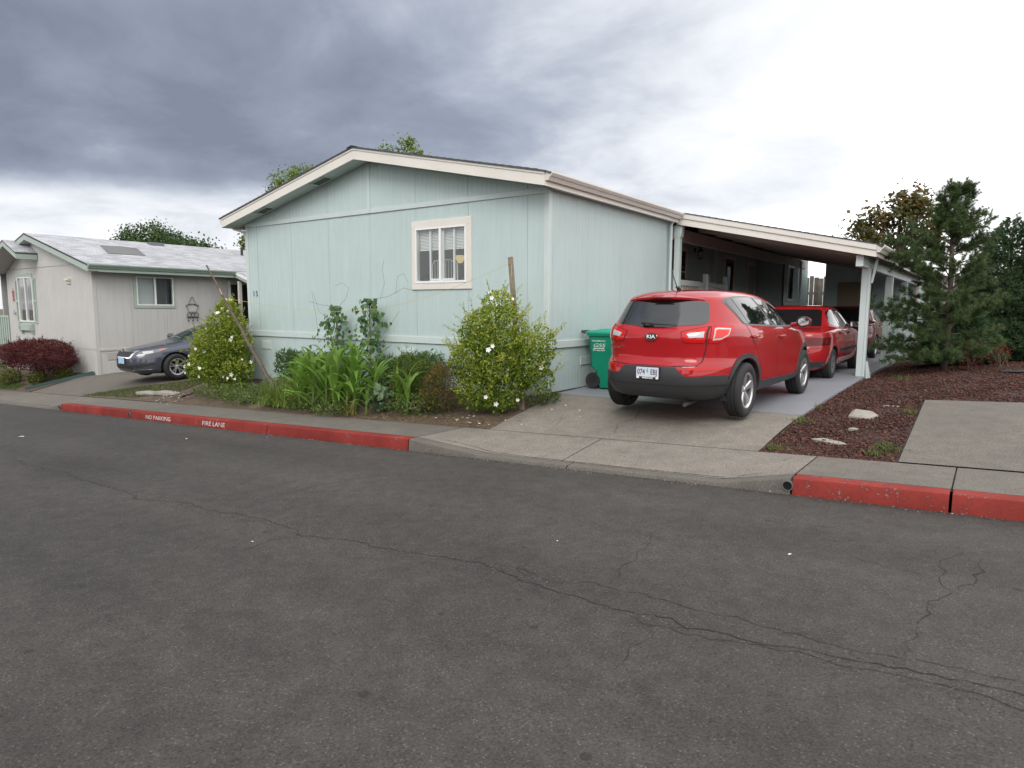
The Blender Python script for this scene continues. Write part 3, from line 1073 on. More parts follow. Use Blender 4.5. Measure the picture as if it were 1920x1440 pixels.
for a, b in zip(seams[:-1], seams[1:]):
    off = 0.0015 * (hash(round(a * 10)) % 3)
    mfo = lambda x, z, d, off=off: mf(x, z, d + off)
    panel(MB(), mfo, a, b, 1.04, 3.375, [win]).build('siding_panel', mint, wall)
    gb = lambda X: ztopf(X) - 0.185
    panel(MB(), lambda x, z, d: mf(x, z, d + 0.012), a, b, 3.40, gb).build('siding_panel', mint, wall)
    panel(MB(), lambda x, z, d: mf(x, z, d - 0.008), a, b, lambda X: float(terrain(X, 8.7)) - 0.03 if X < -5.9 else 0.15, 1.0).build('skirt_panel', mint, wall)
MB().bx(mf, HX0 - 0.012, HX1 + 0.012, 0.98, 1.10, -0.005, 0.022, 0.004).build('skirt_band', mint_trim, wall)
MB().bx(mf, HX0, -9.645, 3.365, 3.45, 0.0, 0.024, 0.004).build('gable_band', mint_trim, wall)
MB().bx(mf, -9.555, HX1 - 0.02, 3.365, 3.45, 0.0, 0.024, 0.004).build('gable_band', mint_trim, wall)
MB().bx(mf, -9.64, -9.56, 3.366, ztopf(-9.6) - 0.19, 0.0, 0.027, 0.004).build('batten', mint_trim, wall)
MB().bx(mf, HX0 - 0.018, HX0 + 0.075, -0.1, 3.44, -0.02, 0.02, 0.004).build('corner_trim', mint_trim, wall)
MB().bx(mf, HX1 - 0.085, HX1 + 0.016, 0.17, 3.44, -0.02, 0.016, 0.004).build('corner_trim', mint_trim, wall)
for vx in (-13.0, -8.62):
    MB().bx(mf, vx - 0.16, vx + 0.16, 0.70, 0.88, -0.006, 0.008, 0.003).build('skirt_vent', mint_trim, wall)

# window with a room behind it
W = window(home, mf, *win, (0.09, 0.115, 0.11, 0.125), cream, white_vinyl, 2, (win[0] + 0.03, win[1] - 0.03, 2.62, 2.99))
sash = MB()
for a0, a1 in ((-8.10, -7.84), (-7.80, -7.52)):
    for e in (a0, a1 - 0.03):
        sash.bx(mf, e, e + 0.03, 2.09, 2.97, -0.045, -0.015)
    sash.bx(mf, a0 + 0.03, a1 - 0.03, 2.09, 2.125, -0.045, -0.015)
sash.build('inner_sash', white_vinyl, W)
room = MB()
room.add([(-9.4, 8.79, 1.0), (-6.4, 8.79, 1.0), (-6.4, 11.8, 1.0), (-9.4, 11.8, 1.0), (-9.4, 8.79, 3.35), (-6.4, 8.79, 3.35), (-6.4, 11.8, 3.35), (-9.4, 11.8, 3.35)],
         [(0, 1, 2, 3), (4, 5, 6, 7), (1, 2, 6, 5), (2, 3, 7, 6), (3, 0, 4, 7)])
room.build('room', dark_room, W)
ch = MB()
ch.tube([(-8.32, 9.05, 1.4), (-8.32, 9.05, 2.38), (-8.26, 9.05, 2.46), (-7.9, 9.05, 2.47), (-7.72, 9.05, 2.4), (-7.70, 9.05, 1.4)], 0.014, 6)
for i in range(8):
    ch.tube([(-8.25 + i * 0.065, 9.05, 1.4), (-8.25 + i * 0.065, 9.05, 2.46)], 0.006, 5)
tag(ch.build('bed_headboard', white_vinyl), 'white spindled headboard seen behind the left half of the home window', 'headboard')
lp = thing('ceiling_lamp', 'glowing yellow lamp shade seen through the right half of the home window', 'lamp', (-8.12, 9.6, 2.56))
MB().lathe([(0.0, 0.03), (0.07, 0.03), (0.10, 0.0), (0.05, -0.10), (0.0, -0.12)], 16, lambda a, b, h: (a, b, h)).build('lamp_shade', M('lit_lamp_shade', (0.95, 0.72, 0.30), 0.6, emit=0.55), lp, world=False, smooth=True)
MB().tube([(0, 0, 0.05), (0, 0, 0.6)], 0.008, 6).build('lamp_rod', black_metal, lp, world=False)

put_text('house_number', '1 5', 0.15, M('brown_numeral', (0.07, 0.065, 0.06), 0.5), home, frame_mtx((-13.33 + 9.6, -0.016, 1.91 - 0.1), (1, 0, 0), (0, 0, 1)), 0.95, 1.15, 0.0, 0.002)

# right-hand wall
yseams = [8.73, 9.95, 11.17, 12.39, 13.5]
rw = MB().bx(ms, 8.75, 13.5, 0.1, 3.42, -0.05, -0.012).build('side_wall', mint, home)
for a, b in zip(yseams[:-1], yseams[1:]):
    panel(MB(), ms, a + (0.0 if a > 8.8 else 0.0), b, 1.04, 3.42).build('siding_panel', mint, rw)
    panel(MB(), lambda x, z, d: ms(x, z, d - 0.008), a, b, 0.285, 1.0).build('skirt_panel', mint, rw)
MB().bx(ms, 8.71, 13.5, 0.98, 1.10, -0.005, 0.022, 0.004).build('skirt_band', mint_trim, rw)
MB().bx(ms, 8.712, 8.80, 0.17, 3.42, -0.01, 0.0135, 0.004).build('corner_trim', mint_trim, rw)
MB().bx(ms, 9.75, 10.12, 0.66, 0.80, -0.006, 0.006, 0.003).build('skirt_vent', mint_trim, rw)
MB().bx(ms, 8.75, 13.5, 0.12, 0.285, -0.02, -0.006).build('base_board', M('brown_base_board', (0.09, 0.05, 0.035), 0.9, var=0.3), rw)
# walls round the back, floor
MB().box(HX0, HX0 + 0.05, 8.78, 26.4, -0.3, 3.45).build('side_wall', mint, home)
MB().box(HX0, HX1, 26.35, 26.4, -0.3, 4.3).build('rear_wall', mint, home)
MB().box(HX0 + 0.05, -6.55, 11.9, 26.3, 0.9, 1.0).build('porch_floor', wood_grey, home)

# recessed porch side: wall at X=-6.5 from 13.5 to 23, then out again
mr = lambda a, z, d: (-6.5 + d, a, z)
pw = MB().bx(mr, 13.5, 23.0, 0.3, 3.42, -0.05, -0.012).build('porch_wall', mint, home)
for i in range(8):
    panel(MB(), mr, 13.5 + i * 1.2, min(23.0, 13.5 + (i + 1) * 1.2), 1.0, 3.4).build('siding_panel', mint, pw)
MB().box(-6.5, -5.6, 13.45, 13.5, 0.3, 3.4).build('porch_wall', mint, home)
MB().box(-6.5, -5.6, 23.0, 23.05, 0.3, 3.4).build('porch_wall', mint, home)
MB().box(-6.5, -5.62, 13.5, 17.2, 0.92, 1.0).build('porch_deck', M('deck_paint', (0.25, 0.27, 0.28), 0.7), home)
m5 = lambda a, z, d: (-5.6 + d, a, z)
farw = MB().bx(m5, 23.0, 26.35, 0.3, 3.4, -0.05, -0.012).build('far_side_wall', mint, home)
for i in range(3):
    panel(MB(), m5, 23.0 + i * 1.12, 23.0 + (i + 1) * 1.12, 0.35, 3.4).build('siding_panel', mint, farw)
# doors on the porch wall
door_brown = M('brown_door', (0.12, 0.055, 0.04), 0.5, var=0.1)


def door(y0, y1, z0, z1, mat, muntins=0, pane=None):
    f = MB()
    f.bx(mr, y0 - 0.1, y0, z0, z1 + 0.1, 0.0, 0.03, 0.003)
    f.bx(mr, y1, y1 + 0.1, z0, z1 + 0.1, 0.0, 0.03, 0.003)
    f.bx(mr, y0, y1, z1, z1 + 0.1, 0.0, 0.03, 0.003)
    d = f.build('door', cream, home)
    MB().bx(mr, y0, y1, z0, z1, 0.0, 0.012).build('door_leaf', mat, d)
    if pane:
        g = MB()
        g.bx(mr, y0 + pane, y1 - pane, z0 + 0.12, z1 - 0.12, 0.012, 0.016)
        g.build('pane', tint_glass, d)
    for i in range(muntins):
        z = z0 + (z1 - z0) * (i + 1) / (muntins + 1)
        MB().bx(mr, y0, y1, z - 0.012, z + 0.012, 0.016, 0.024).build('muntin', white_vinyl, d)
    h = MB()
    h.tube([(-6.48, y1 - 0.08, z0 + 0.95), (-6.43, y1 - 0.08, z0 + 0.95)], 0.02, 8)
    h.build('door_handle', chrome, d)


door(15.75, 16.62, 1.0, 3.08, M('storm_door_screen', (0.025, 0.025, 0.028), 0.35), 3, 0.05)
door(19.75, 20.55, 1.0, 3.1, door_brown, 0, 0.12)
door(22.0, 22.75, 1.2, 3.05, M('white_curtain', (0.4, 0.4, 0.4), 0.8), 0, None)
MB().bx(mr, 18.55, 18.75, 1.0, 3.4, 0.0, 0.12, 0.004).build('porch_pilaster', mint_trim, home)
window(home, m5, 23.45, 24.15, 1.95, 3.05, (0.06, 0.06, 0.06, 0.06), white_vinyl, white_vinyl, 1, None, M('pale_pane', (0.18, 0.17, 0.16), 0.1))
MB().tube([(-5.52, 24.9, 0.4), (-5.52, 24.9, 3.3)], 0.04, 8).build('downspout', white_vinyl, home)
MB().tube([(-5.52, 13.3, 0.4), (-5.52, 13.3, 3.34), (-5.46, 13.28, 3.44)], 0.03, 8).build('downspout', mint_trim, home)
MB().tube([(-14.02, 8.62, 3.46), (-13.98, 8.66, 3.36), (-13.68, 8.72, 3.28), (-13.66, 8.76, 3.1), (-13.66, 8.78, 0.2)], 0.028, 8).build('downspout', gutter_mat, home)

# wall lantern
ln = thing('wall_lantern', 'black coach lantern on the porch wall beside the storm door', 'lantern', (-6.5, 17.25, 3.12))
mb = MB().tube([(0.0, 0, 0.05), (0.03, 0, 0.05)], 0.06, 10)
mb.tube([(0.02, 0, 0.05), (0.10, 0, 0.12), (0.17, 0, 0.10), (0.17, 0, 0.04)], 0.012, 6)
mb.build('bracket', black_metal, ln, world=False)
mb = MB().lathe([(0.0, 0.16), (0.015, 0.13), (0.02, 0.08), (0.075, 0.02), (0.085, 0.0), (0.0, 0.0)], 8, lambda a, b, h: (0.17 + a, b, h))
mb.lathe([(0.0, -0.20), (0.04, -0.20), (0.055, -0.17), (0.0, -0.17)], 8, lambda a, b, h: (0.17 + a, b, h))
for k in range(6):
    c, q = math.cos(k * 1.047), math.sin(k * 1.047)
    mb.tube([(0.17 + 0.07 * c, 0.07 * q, 0.0), (0.17 + 0.05 * c, 0.05 * q, -0.18)], 0.006, 4)
mb.build('cage', black_metal, ln, world=False)
MB().lathe([(0.045, -0.01), (0.06, -0.01), (0.042, -0.17), (0.03, -0.17)], 8, lambda a, b, h: (0.17 + a, b, h)).build('glass', M('frosted_lantern_glass', (0.45, 0.45, 0.43), 0.3), ln, world=False)

# roof: stepped shingle courses over the deck, fascia, soffits
def step_profile(x0, x1, zf, lift, step=0.145, rise=0.007):
    out = []
    n = int(abs(x1 - x0) / step)
    for i in range(n + 1):
        xa = x0 + (x1 - x0) * i / n
        out.append((xa, zf(xa) + lift + (rise if i else 0)))
        if i < n:
            xb = x0 + (x1 - x0) * (i + 1) / n
            out.append((xb, zf(xb) + lift))
    return out


up_ = step_profile(-13.99, RIDGE, ztopf, 0.022) + step_profile(-5.41, RIDGE, ztopf, 0.022)[::-1]
poly = up_ + [(-5.41, ztopf(-5.41)), (RIDGE, ztopf(RIDGE)), (-13.99, ztopf(-13.99))]
roof = MB().prism(poly, lambda u, v, t: (u, t, v), 8.315, 26.6).build('roof', shingle_dark, home)
MB().prism([(RIDGE - 0.14, ztopf(RIDGE - .14) + .035), (RIDGE, 4.525), (RIDGE + 0.14, ztopf(RIDGE + .14) + .035), (RIDGE, 4.50)], lambda u, v, t: (u, t, v), 8.30, 26.6).build('ridge_cap', shingle_dark, roof)
fh = 0.195
for x0, x1 in ((-13.94, RIDGE - 0.001), (RIDGE + 0.001, -5.44)):
    MB().prism([(x0, ztopf(x0) - 0.002), (x1, ztopf(x1) - 0.002), (x1, ztopf(x1) - fh), (x0, ztopf(x0) - fh)], lambda u, v, t: (u, t, v), 8.345, 8.38).build('fascia', cream, roof)
    MB().prism([(x0, ztopf(x0) + 0.0), (x1, ztopf(x1) + 0.0), (x1, ztopf(x1) - 0.035), (x0, ztopf(x0) - 0.035)], lambda u, v, t: (u, t, v), 8.332, 8.3445).build('drip_edge', gutter_mat, roof)
    xa, xb = (x0, x1)
    MB().prism([(xa, ztopf(xa) - fh + 0.012), (xb, ztopf(xb) - fh + 0.012), (xb, ztopf(xb) - fh + 0.03), (xa, ztopf(xa) - fh + 0.03)], lambda u, v, t: (u, t, v), 8.381, 8.735).build('soffit', mint_trim, roof)
for vx in (-12.62, -10.72):
    v = MB()
    tilt = 0.2134
    for i in range(6):
        y0 = 8.46 + i * 0.03
        x0, x1 = vx - 0.2, vx + 0.2
        v.add([(x0, y0, ztopf(x0) - fh + 0.004), (x1, y0, ztopf(x1) - fh + 0.004), (x1, y0 + 0.018, ztopf(x1) - fh + 0.010), (x0, y0 + 0.018, ztopf(x0) - fh + 0.010)], [(0, 1, 2, 3)])
    o = v.build('soffit_vent', black_metal, roof)
    fr = MB()
    for (a, b, c, d) in ((vx - 0.24, vx + 0.24, 8.43, 8.455), (vx - 0.24, vx + 0.24, 8.645, 8.67), (vx - 0.24, vx - 0.2, 8.455, 8.645), (vx + 0.2, vx + 0.24, 8.455, 8.645)):
        fr.add([(a, c, ztopf(a) - fh), (b, c, ztopf(b) - fh), (b, d, ztopf(b) - fh), (a, d, ztopf(a) - fh), (a, c, ztopf(a) - fh + 0.011), (b, c, ztopf(b) - fh + 0.011), (b, d, ztopf(b) - fh + 0.011), (a, d, ztopf(a) - fh + 0.011)],
               [(0, 1, 2, 3), (0, 1, 5, 4), (1, 2, 6, 5), (2, 3, 7, 6), (3, 0, 4, 7)])
    fr.build('vent_frame', mint_trim, o)


def gutter(parent, x, z, y0, y1, mat, w=0.125, h=0.115, s=1):
    pr = [(0, 0), (0, -h), (0.05 * s, -h - 0.004), (0.075 * s, -h * 0.62), (0.10 * s, -h * 0.5), (w * s, -h * 0.18), (w * s, 0.004), ((w - 0.012) * s, 0.004), ((w - 0.014) * s, -h * 0.15), (0.045 * s, -h * 0.85), (0.006 * s, -h * 0.85), (0.006 * s, 0)]
    return MB().prism([(x + u, z + v) for u, v in pr], lambda u, v, t: (u, t, v), y0, y1).build('gutter', mat, parent)


gz = ztopf(-5.44)
MB().box(-5.462, -5.438, 8.381, 13.49, gz - fh, gz - 0.004).build('fascia', cream, roof)
MB().box(-5.60, -5.463, 8.74, 13.49, gz - fh + 0.02, gz - fh + 0.035).build('soffit', mint_trim, roof)
gutter(roof, -5.437, gz - 0.005, 8.36, 13.5, gutter_mat)
MB().box(-13.935, -13.91, 8.381, 26.5, ztopf(-13.94) - fh, ztopf(-13.94) - 0.004).build('fascia', cream, roof)
gutter(roof, -13.938, ztopf(-13.94) - 0.005, 8.36, 26.5, gutter_mat, s=-1)

# porch railing with posts and balusters
rl = MB().bx(m5, 13.72, 15.6, 2.13, 2.25, 0.0, 0.045, 0.004).build('railing', mint_trim, home)
for i in range(12):
    y = 13.85 + i * 0.145
    MB().bx(m5, y, y + 0.045, 1.05, 2.13, 0.0, 0.035).build('baluster', M('baluster_raw_wood', (0.42, 0.33, 0.24), 0.8) if 3 <= i <= 8 else mint_trim, rl)
for y in (13.72, 15.62, 17.05):
    MB().bx(m5, y - 0.06, y + 0.06, 0.35, 2.44, -0.03, 0.09, 0.02).build('railing_post', mint_trim, rl)
MB().add([m5(15.68, 2.26, 0.0), m5(16.99, 2.22, 0.0), m5(16.99, 2.12, 0.0), m5(15.68, 2.16, 0.0), m5(15.68, 2.26, 0.045), m5(16.99, 2.22, 0.045), m5(16.99, 2.12, 0.045), m5(15.68, 2.16, 0.045)],
         [(0, 1, 2, 3), (4, 5, 6, 7), (0, 1, 5, 4), (1, 2, 6, 5), (2, 3, 7, 6), (3, 0, 4, 7)]).build('stair_rail', mint_trim, rl)
for i in range(9):
    y = 15.75 + i * 0.14
    MB().bx(m5, y, y + 0.04, 1.2, 2.15 - (y - 15.7) * 0.03, 0.0, 0.035).build('baluster', mint_trim, rl)

# ================================================================== carport
cp = thing('carport', 'open carport with cream fascia and mint posts over the parked red cars', 'carport', (-3.7, 13.5, 0.33))
zc_ = lambda X: 3.615 - 0.2265 * (X + 5.5)
CX0, CX1 = -5.5, -1.74
cpoly = [(CX0, zc_(CX0)), (CX1, zc_(CX1)), (CX1, zc_(CX1) - 0.06), (CX0, zc_(CX0) - 0.06)]
croof = MB().prism(cpoly, lambda u, v, t: (u, t, v), 13.53, 25.4).build('roof', shingle_dark, cp)
up2 = step_profile(CX1 + 0.03, CX0, zc_, 0.02)
MB().prism(up2 + [(CX0, zc_(CX0) + 0.002), (CX1 + 0.03, zc_(CX1 + 0.03) + 0.002)], lambda u, v, t: (u, t, v), 13.46, 25.45).build('shingle_layer', shingle_dark, croof)
MB().prism([(CX0, zc_(CX0)), (CX1, zc_(CX1)), (CX1, zc_(CX1) - 0.095), (CX0, zc_(CX0) - 0.095)], lambda u, v, t: (u, t, v), 13.47, 13.53).build('upper_fascia', gutter_mat, croof)
MB().prism([(CX0, zc_(CX0) - 0.096), (CX1 + 0.0, zc_(CX1) - 0.096), (CX1, zc_(CX1) - 0.215), (CX0, zc_(CX0) - 0.235)], lambda u, v, t: (u, t, v), 13.495, 13.53).build('lower_fascia', cream, croof)
MB().prism([(CX0, zc_(CX0) - 0.14), (CX1, zc_(CX1) - 0.14), (CX1, zc_(CX1) - 0.155), (CX0, zc_(CX0) - 0.155)], lambda u, v, t: (u, t, v), 13.531, 25.4).build('ceiling', soffit_brown, croof)
MB().box(CX1 - 0.02, CX1 + 0.004, 13.531, 25.4, zc_(CX1) - 0.2, zc_(CX1) - 0.061).build('side_fascia', cream, croof)
gutter(croof, CX1 + 0.005, zc_(CX1) - 0.01, 13.48, 25.4, gutter_mat, 0.12, 0.12)
MB().box(-5.69, -5.56, 13.55, 25.9, 3.08, 3.33).build('house_beam', soffit_brown, cp)
MB().box(-2.08, -1.96, 13.62, 25.2, 2.40, 2.60).build('beam', mint_trim, cp)
for i in range(9):
    y = 14.8 + i * 1.22
    MB().prism([(CX0, zc_(CX0) - 0.16), (CX1 - 0.05, zc_(CX1 - 0.05) - 0.16), (CX1 - 0.05, zc_(CX1 - 0.05) - 0.23), (CX0, zc_(CX0) - 0.28)], lambda u, v, t: (u, t, v), y, y + 0.045).build('rafter', soffit_brown, croof)
for y, x in ((14.4, -2.0), (17.9, -2.0), (21.2, -2.0)):
    p = MB().box(x - 0.075, x + 0.03, y - 0.07, y + 0.07, 0.30, 2.40).build('post', mint_trim, cp)
    MB().box(x + 0.0335, x + 0.078, y - 0.06, y + 0.06, 0.30, 2.399).build('post_board', mint_trim, p)
    if y > 15:
        continue
    MB().prism([(x + 0.081, 2.12), (x + 0.115, 2.12), (x + 0.21, 2.66), (x + 0.16, 2.66)], lambda u, v, t: (u, t, v), y - 0.055, y + 0.0).build('knee_brace', mint_trim, p)
    MB().prism([(x + 0.081, 0.62), (x + 0.115, 0.62), (x + 0.19, 0.24), (x + 0.10, 0.24)], lambda u, v, t: (u, t, v), y - 0.05, y + 0.03).build('foot_brace', mint_trim, p)
MB().box(-5.55, -5.43, 13.56, 13.68, 0.3, 3.12).build('post', mint_trim, cp)
MB().prism([(-5.57, 3.12), (-5.41, 3.12), (-5.37, 3.36), (-5.57, 3.36)], lambda u, v, t: (u, t, v), 13.55, 13.69).build('post_cap', mint_trim, cp)

# storage shed closing the carport
shed = thing('storage_shed', 'mint panelled storage shed with a brown door at the carport end', 'shed', (-3.3, 25.2, 0.34))
msd = lambda a, z, d: (a, 25.2 - d, z)
sw = MB().prism([(-4.78, 0.3), (-1.97, 0.3), (-1.97, zc_(-1.97) - 0.16), (-4.78, zc_(-4.78) - 0.16)], lambda u, v, t: (u, t, v), 25.212, 25.25).build('wall', mint, shed)
for i in range(3):
    a, b = -4.78 + i * 0.937, -4.78 + (i + 1) * 0.937
    panel(MB(), msd, a, b, 0.36, lambda X: zc_(X) - 0.17).build('siding_panel', mint, sw)
MB().bx(msd, -2.06, -1.95, 0.34, zc_(-1.97) - 0.17, -0.01, 0.015, 0.003).build('corner_trim', cream, sw)
MB().box(-2.0, -1.97, 25.26, 28, 0.3, 2.6).build('wall', mint, shed)
MB().box(-4.78, -4.75, 25.26, 28, 0.3, 3.2).build('wall', mint, shed)
dr = MB().bx(msd, -4.36, -3.30, 0.36, 2.55, 0.0, 0.02, 0.004).build('door', M('tan_door', (0.30, 0.22, 0.16), 0.6, var=0.08), shed)
for a in (-4.22, -3.78):
    for z in (0.6, 1.3, 1.95):
        MB().bx(msd, a, a + 0.34, z, z + 0.48, 0.0201, 0.03, 0.012).build('door_panel', M('tan_door_panel', (0.30, 0.22, 0.16), 0.6), dr)
# ================================================================== beige home, number 14
beige = M('beige_siding', (0.495, 0.483, 0.468), 0.65, var=0.04, vscale=1.2, bump=0.1, bscale=90, dirt=(0.38, 0.34, 0.31), dscale=0.8, damt=0.25)
streaks(beige, 0.07)
sage = M('sage_trim', (0.345, 0.415, 0.36), 0.5, var=0.05, vscale=2)
sage_dark = M('sage_gutter', (0.27, 0.35, 0.29), 0.4, var=0.05, vscale=2)
shingle_grey = leafmat('grey_shingle', [(0, (0.33, 0.335, 0.355)), (0.5, (0.41, 0.415, 0.44)), (1, (0.48, 0.485, 0.51))], 0.0, 0.9)
NX1, NXR, NXL = -21.5, -25.5, -28.3
nb = thing('mobile_home', 'beige mobile home with sage green trim and pale grey shingle roof', 'house', (-25, 8.73, -0.5))
nf = lambda a, z, d: (a, 8.73 - d, z)
ns = lambda a, z, d: (NX1 + d, a, z)
zn = lambda X: 3.97 - 0.2545 * abs(X - NXR)
fw_ = (-27.25, -25.98, 1.10, 2.60)
sw_ = (9.96, 11.10, 1.66, 2.55)
b_ = MB().bx(nf, NXL, fw_[0], -0.8, 3.0, -0.05, -0.012).bx(nf, fw_[1], NX1, -0.8, 2.86, -0.05, -0.012).bx(nf, fw_[0], fw_[1], -0.8, fw_[2], -0.05, -0.012).bx(nf, fw_[0], fw_[1], fw_[3], 3.0, -0.05, -0.012)
b_.prism([(NXL, 2.86), (NX1, 2.7), (NX1, zn(NX1) - 0.18), (NXR, zn(NXR) - 0.18), (NXL, zn(NXL) - 0.18)], lambda u, v, t: (u, t, v), 8.742, 8.78)
fwall = b_.build('front_wall', beige, nb)
sm = [-28.3, -27.55, -26.33, -25.11, -23.89, -22.67, -21.5]
for a, b in zip(sm[:-1], sm[1:]):
    panel(MB(), nf, a, b, 0.34, 2.875, [fw_], sp=0.2032).build('siding_panel', beige, fwall)
    panel(MB(), lambda x, z, d: nf(x, z, d + 0.012), a, b, 2.885, lambda X: zn(X) - 0.175, sp=0.2032).build('siding_panel', beige, fwall)
    panel(MB(), lambda x, z, d: nf(x, z, d - 0.008), a, b, -0.8, 0.33, sp=0.2032).build('skirt_panel', beige, fwall)
MB().bx(nf, NX1 - 0.09, NX1 + 0.014, -0.6, 2.75, -0.01, 0.018, 0.004).build('corner_trim', beige, fwall)
b_ = MB().bx(ns, 8.75, sw_[0], -0.8, 2.75, -0.05, -0.012).bx(ns, sw_[1], 13.0, -0.8, 2.75, -0.05, -0.012).bx(ns, sw_[0], sw_[1], -0.8, sw_[2], -0.05, -0.012).bx(ns, sw_[0], sw_[1], sw_[3], 2.75, -0.05, -0.012)
swall = b_.build('side_wall', beige, nb)
for i in range(4):
    a, b = 8.73 + i * 1.0675, 8.73 + (i + 1) * 1.0675
    panel(MB(), ns, a, b, 0.34, 2.72, [sw_], sp=0.2032).build('siding_panel', beige, swall)
    panel(MB(), lambda x, z, d: ns(x, z, d - 0.008), a, b, -0.8, 0.33, sp=0.2032).build('skirt_panel', beige, swall)
MB().bx(ns, 8.712, 13.0, 0.30, 0.37, -0.005, 0.016, 0.003).build('skirt_band', beige, swall)
MB().bx(ns, 8.72, 8.82, -0.6, 2.72, -0.01, 0.012, 0.003).build('corner_trim', beige, swall)
hatch = MB().bx(ns, 9.02, 9.62, -0.45, -0.02, -0.006, 0.012, 0.003).build('access_hatch', beige, swall)
MB().bx(ns, 9.02, 9.62, 0.02, 0.24, -0.006, 0.010, 0.003).build('skirt_vent', M('pale_vent', (0.40, 0.37, 0.36), 0.6), swall)
MB().box(-29.4, NX1 - 0.06, 24.0, 24.05, -0.8, 3.2).build('rear_wall', beige, nb)
MB().box(NX1 - 0.05, NX1, 13.0, 24.0, -0.8, 2.7).build('side_wall', beige, nb)
MB().box(-29.45, -29.4, 8.9, 24.05, -0.8, 2.9).build('side_wall', beige, nb)
MB().box(-29.4, NX1 - 0.06, 8.8, 24.0, 0.2, 0.3).build('house_floor', dark_room, nb)
dk = M('dim_curtain', (0.16, 0.15, 0.155), 0.9)
w1 = window(nb, nf, *fw_, (0.03, 0.03, 0.03, 0.12), sage, white_vinyl, 2)
MB().bx(nf, fw_[0], fw_[0] + 0.62, fw_[2], fw_[3], -0.10, -0.09).build('curtain', M('mauve_curtain', (0.10, 0.075, 0.085), 0.9), w1)
MB().bx(nf, fw_[0] + 0.62, fw_[1], fw_[2], fw_[3], -0.30, -0.29).build('curtain', M('olive_shade', (0.12, 0.11, 0.07), 0.9, var=0.5, vscale=3), w1)
for i, (x, c) in enumerate(((0.74, (0.33, 0.10, 0.10)), (0.82, (0.5, 0.48, 0.47)), (0.90, (0.33, 0.10, 0.10)), (0.98, (0.5, 0.48, 0.47)), (1.06, (0.33, 0.10, 0.10)))):
    x0 = fw_[0] + x
    MB().add([nf(x0, 1.12, -0.11), nf(x0 + 0.08, 1.12, -0.11), nf(x0 + 0.06 + (2 - i) * 0.03, 1.85, -0.11), nf(x0 + (2 - i) * 0.03, 1.85, -0.11)], [(0, 1, 2, 3)]).build('striped_cloth', M('cloth_stripe', c, 0.9), w1)
for s0 in (fw_[0] - 0.23, fw_[1] + 0.05):
    sh_ = MB().bx(nf, s0, s0 + 0.05, 1.06, 2.56, 0.002, 0.03, 0.004).bx(nf, s0 + 0.16, s0 + 0.21, 1.06, 2.56, 0.002, 0.03, 0.004)
    for z in (1.06, 1.76, 2.49):
        sh_.bx(nf, s0 + 0.05, s0 + 0.16, z, z + 0.07, 0.002, 0.029)
    so = sh_.build('shutter', sage, nb)
    for k in range(27):
        z = 1.14 + k * 0.05
        if abs(z - 1.78) < 0.05:
            continue
        MB().add([nf(s0 + 0.05, z, 0.006), nf(s0 + 0.16, z, 0.006), nf(s0 + 0.16, z + 0.04, 0.024), nf(s0 + 0.05, z + 0.04, 0.024)], [(0, 1, 2, 3)]).build('slat', sage, so)
bxo = MB().bx(nf, fw_[0] + 0.12, fw_[1] - 0.08, 0.80, 1.02, 0.002, 0.10, 0.01).build('flower_shelf', sage, nb)
for s0 in (fw_[0] + 0.10, fw_[1] - 0.22):
    MB().prism([(0.002, 1.0), (0.13, 1.0), (0.13, 0.9), (0.05, 0.72), (0.002, 0.66)], lambda u, v, t: (t, 8.73 - u, v), s0, s0 + 0.12).build('bracket', sage, bxo)
w2 = window(nb, ns, *sw_, (0.09, 0.05, 0.08, 0.05), sage, white_vinyl, 2, (sw_[0] + 0.02, sw_[0] + 0.55, 1.7, 2.53))
MB().bx(ns, sw_[0], sw_[1], sw_[2], sw_[3], -0.30, -0.29).build('curtain', dk, w2)
MB().bx(nf, -23.22, -22.95, 2.40, 2.47, 0.0, 0.10, 0.01).bx(nf, -23.2, -22.97, 2.31, 2.40, 0.0, 0.05, 0.01).build('wall_vent', M('cream_vent', (0.62, 0.58, 0.5), 0.5), nb)
put_text('house_number', '1 4', 0.20, M('dark_numeral', (0.06, 0.06, 0.06), 0.5), nb, frame_mtx((-27.72 + 25, -0.016, 1.38 + 0.5), (1, 0, -0.35), (0.35, 0, 1)), 0.9, 1.15, 0.0, 0.002)
orn = MB()
for cx_, cz_, r_ in ((-27.70, 2.10, 0.06), (-27.70, 1.98, 0.045), (-27.69, 1.86, 0.05)):
    orn.tube([(cx_ + r_ * math.cos(k * 0.785), 8.70, cz_ + r_ * math.sin(k * 0.785)) for k in range(9)], 0.012, 5)
orn.tube([(-27.70, 8.70, 2.25), (-27.70, 8.70, 1.78)], 0.008, 5)
tag(orn.build('wall_ornament', M('red_ornament', (0.45, 0.12, 0.10), 0.6)), 'small red hanging ornament beside the tall shuttered window', 'ornament')

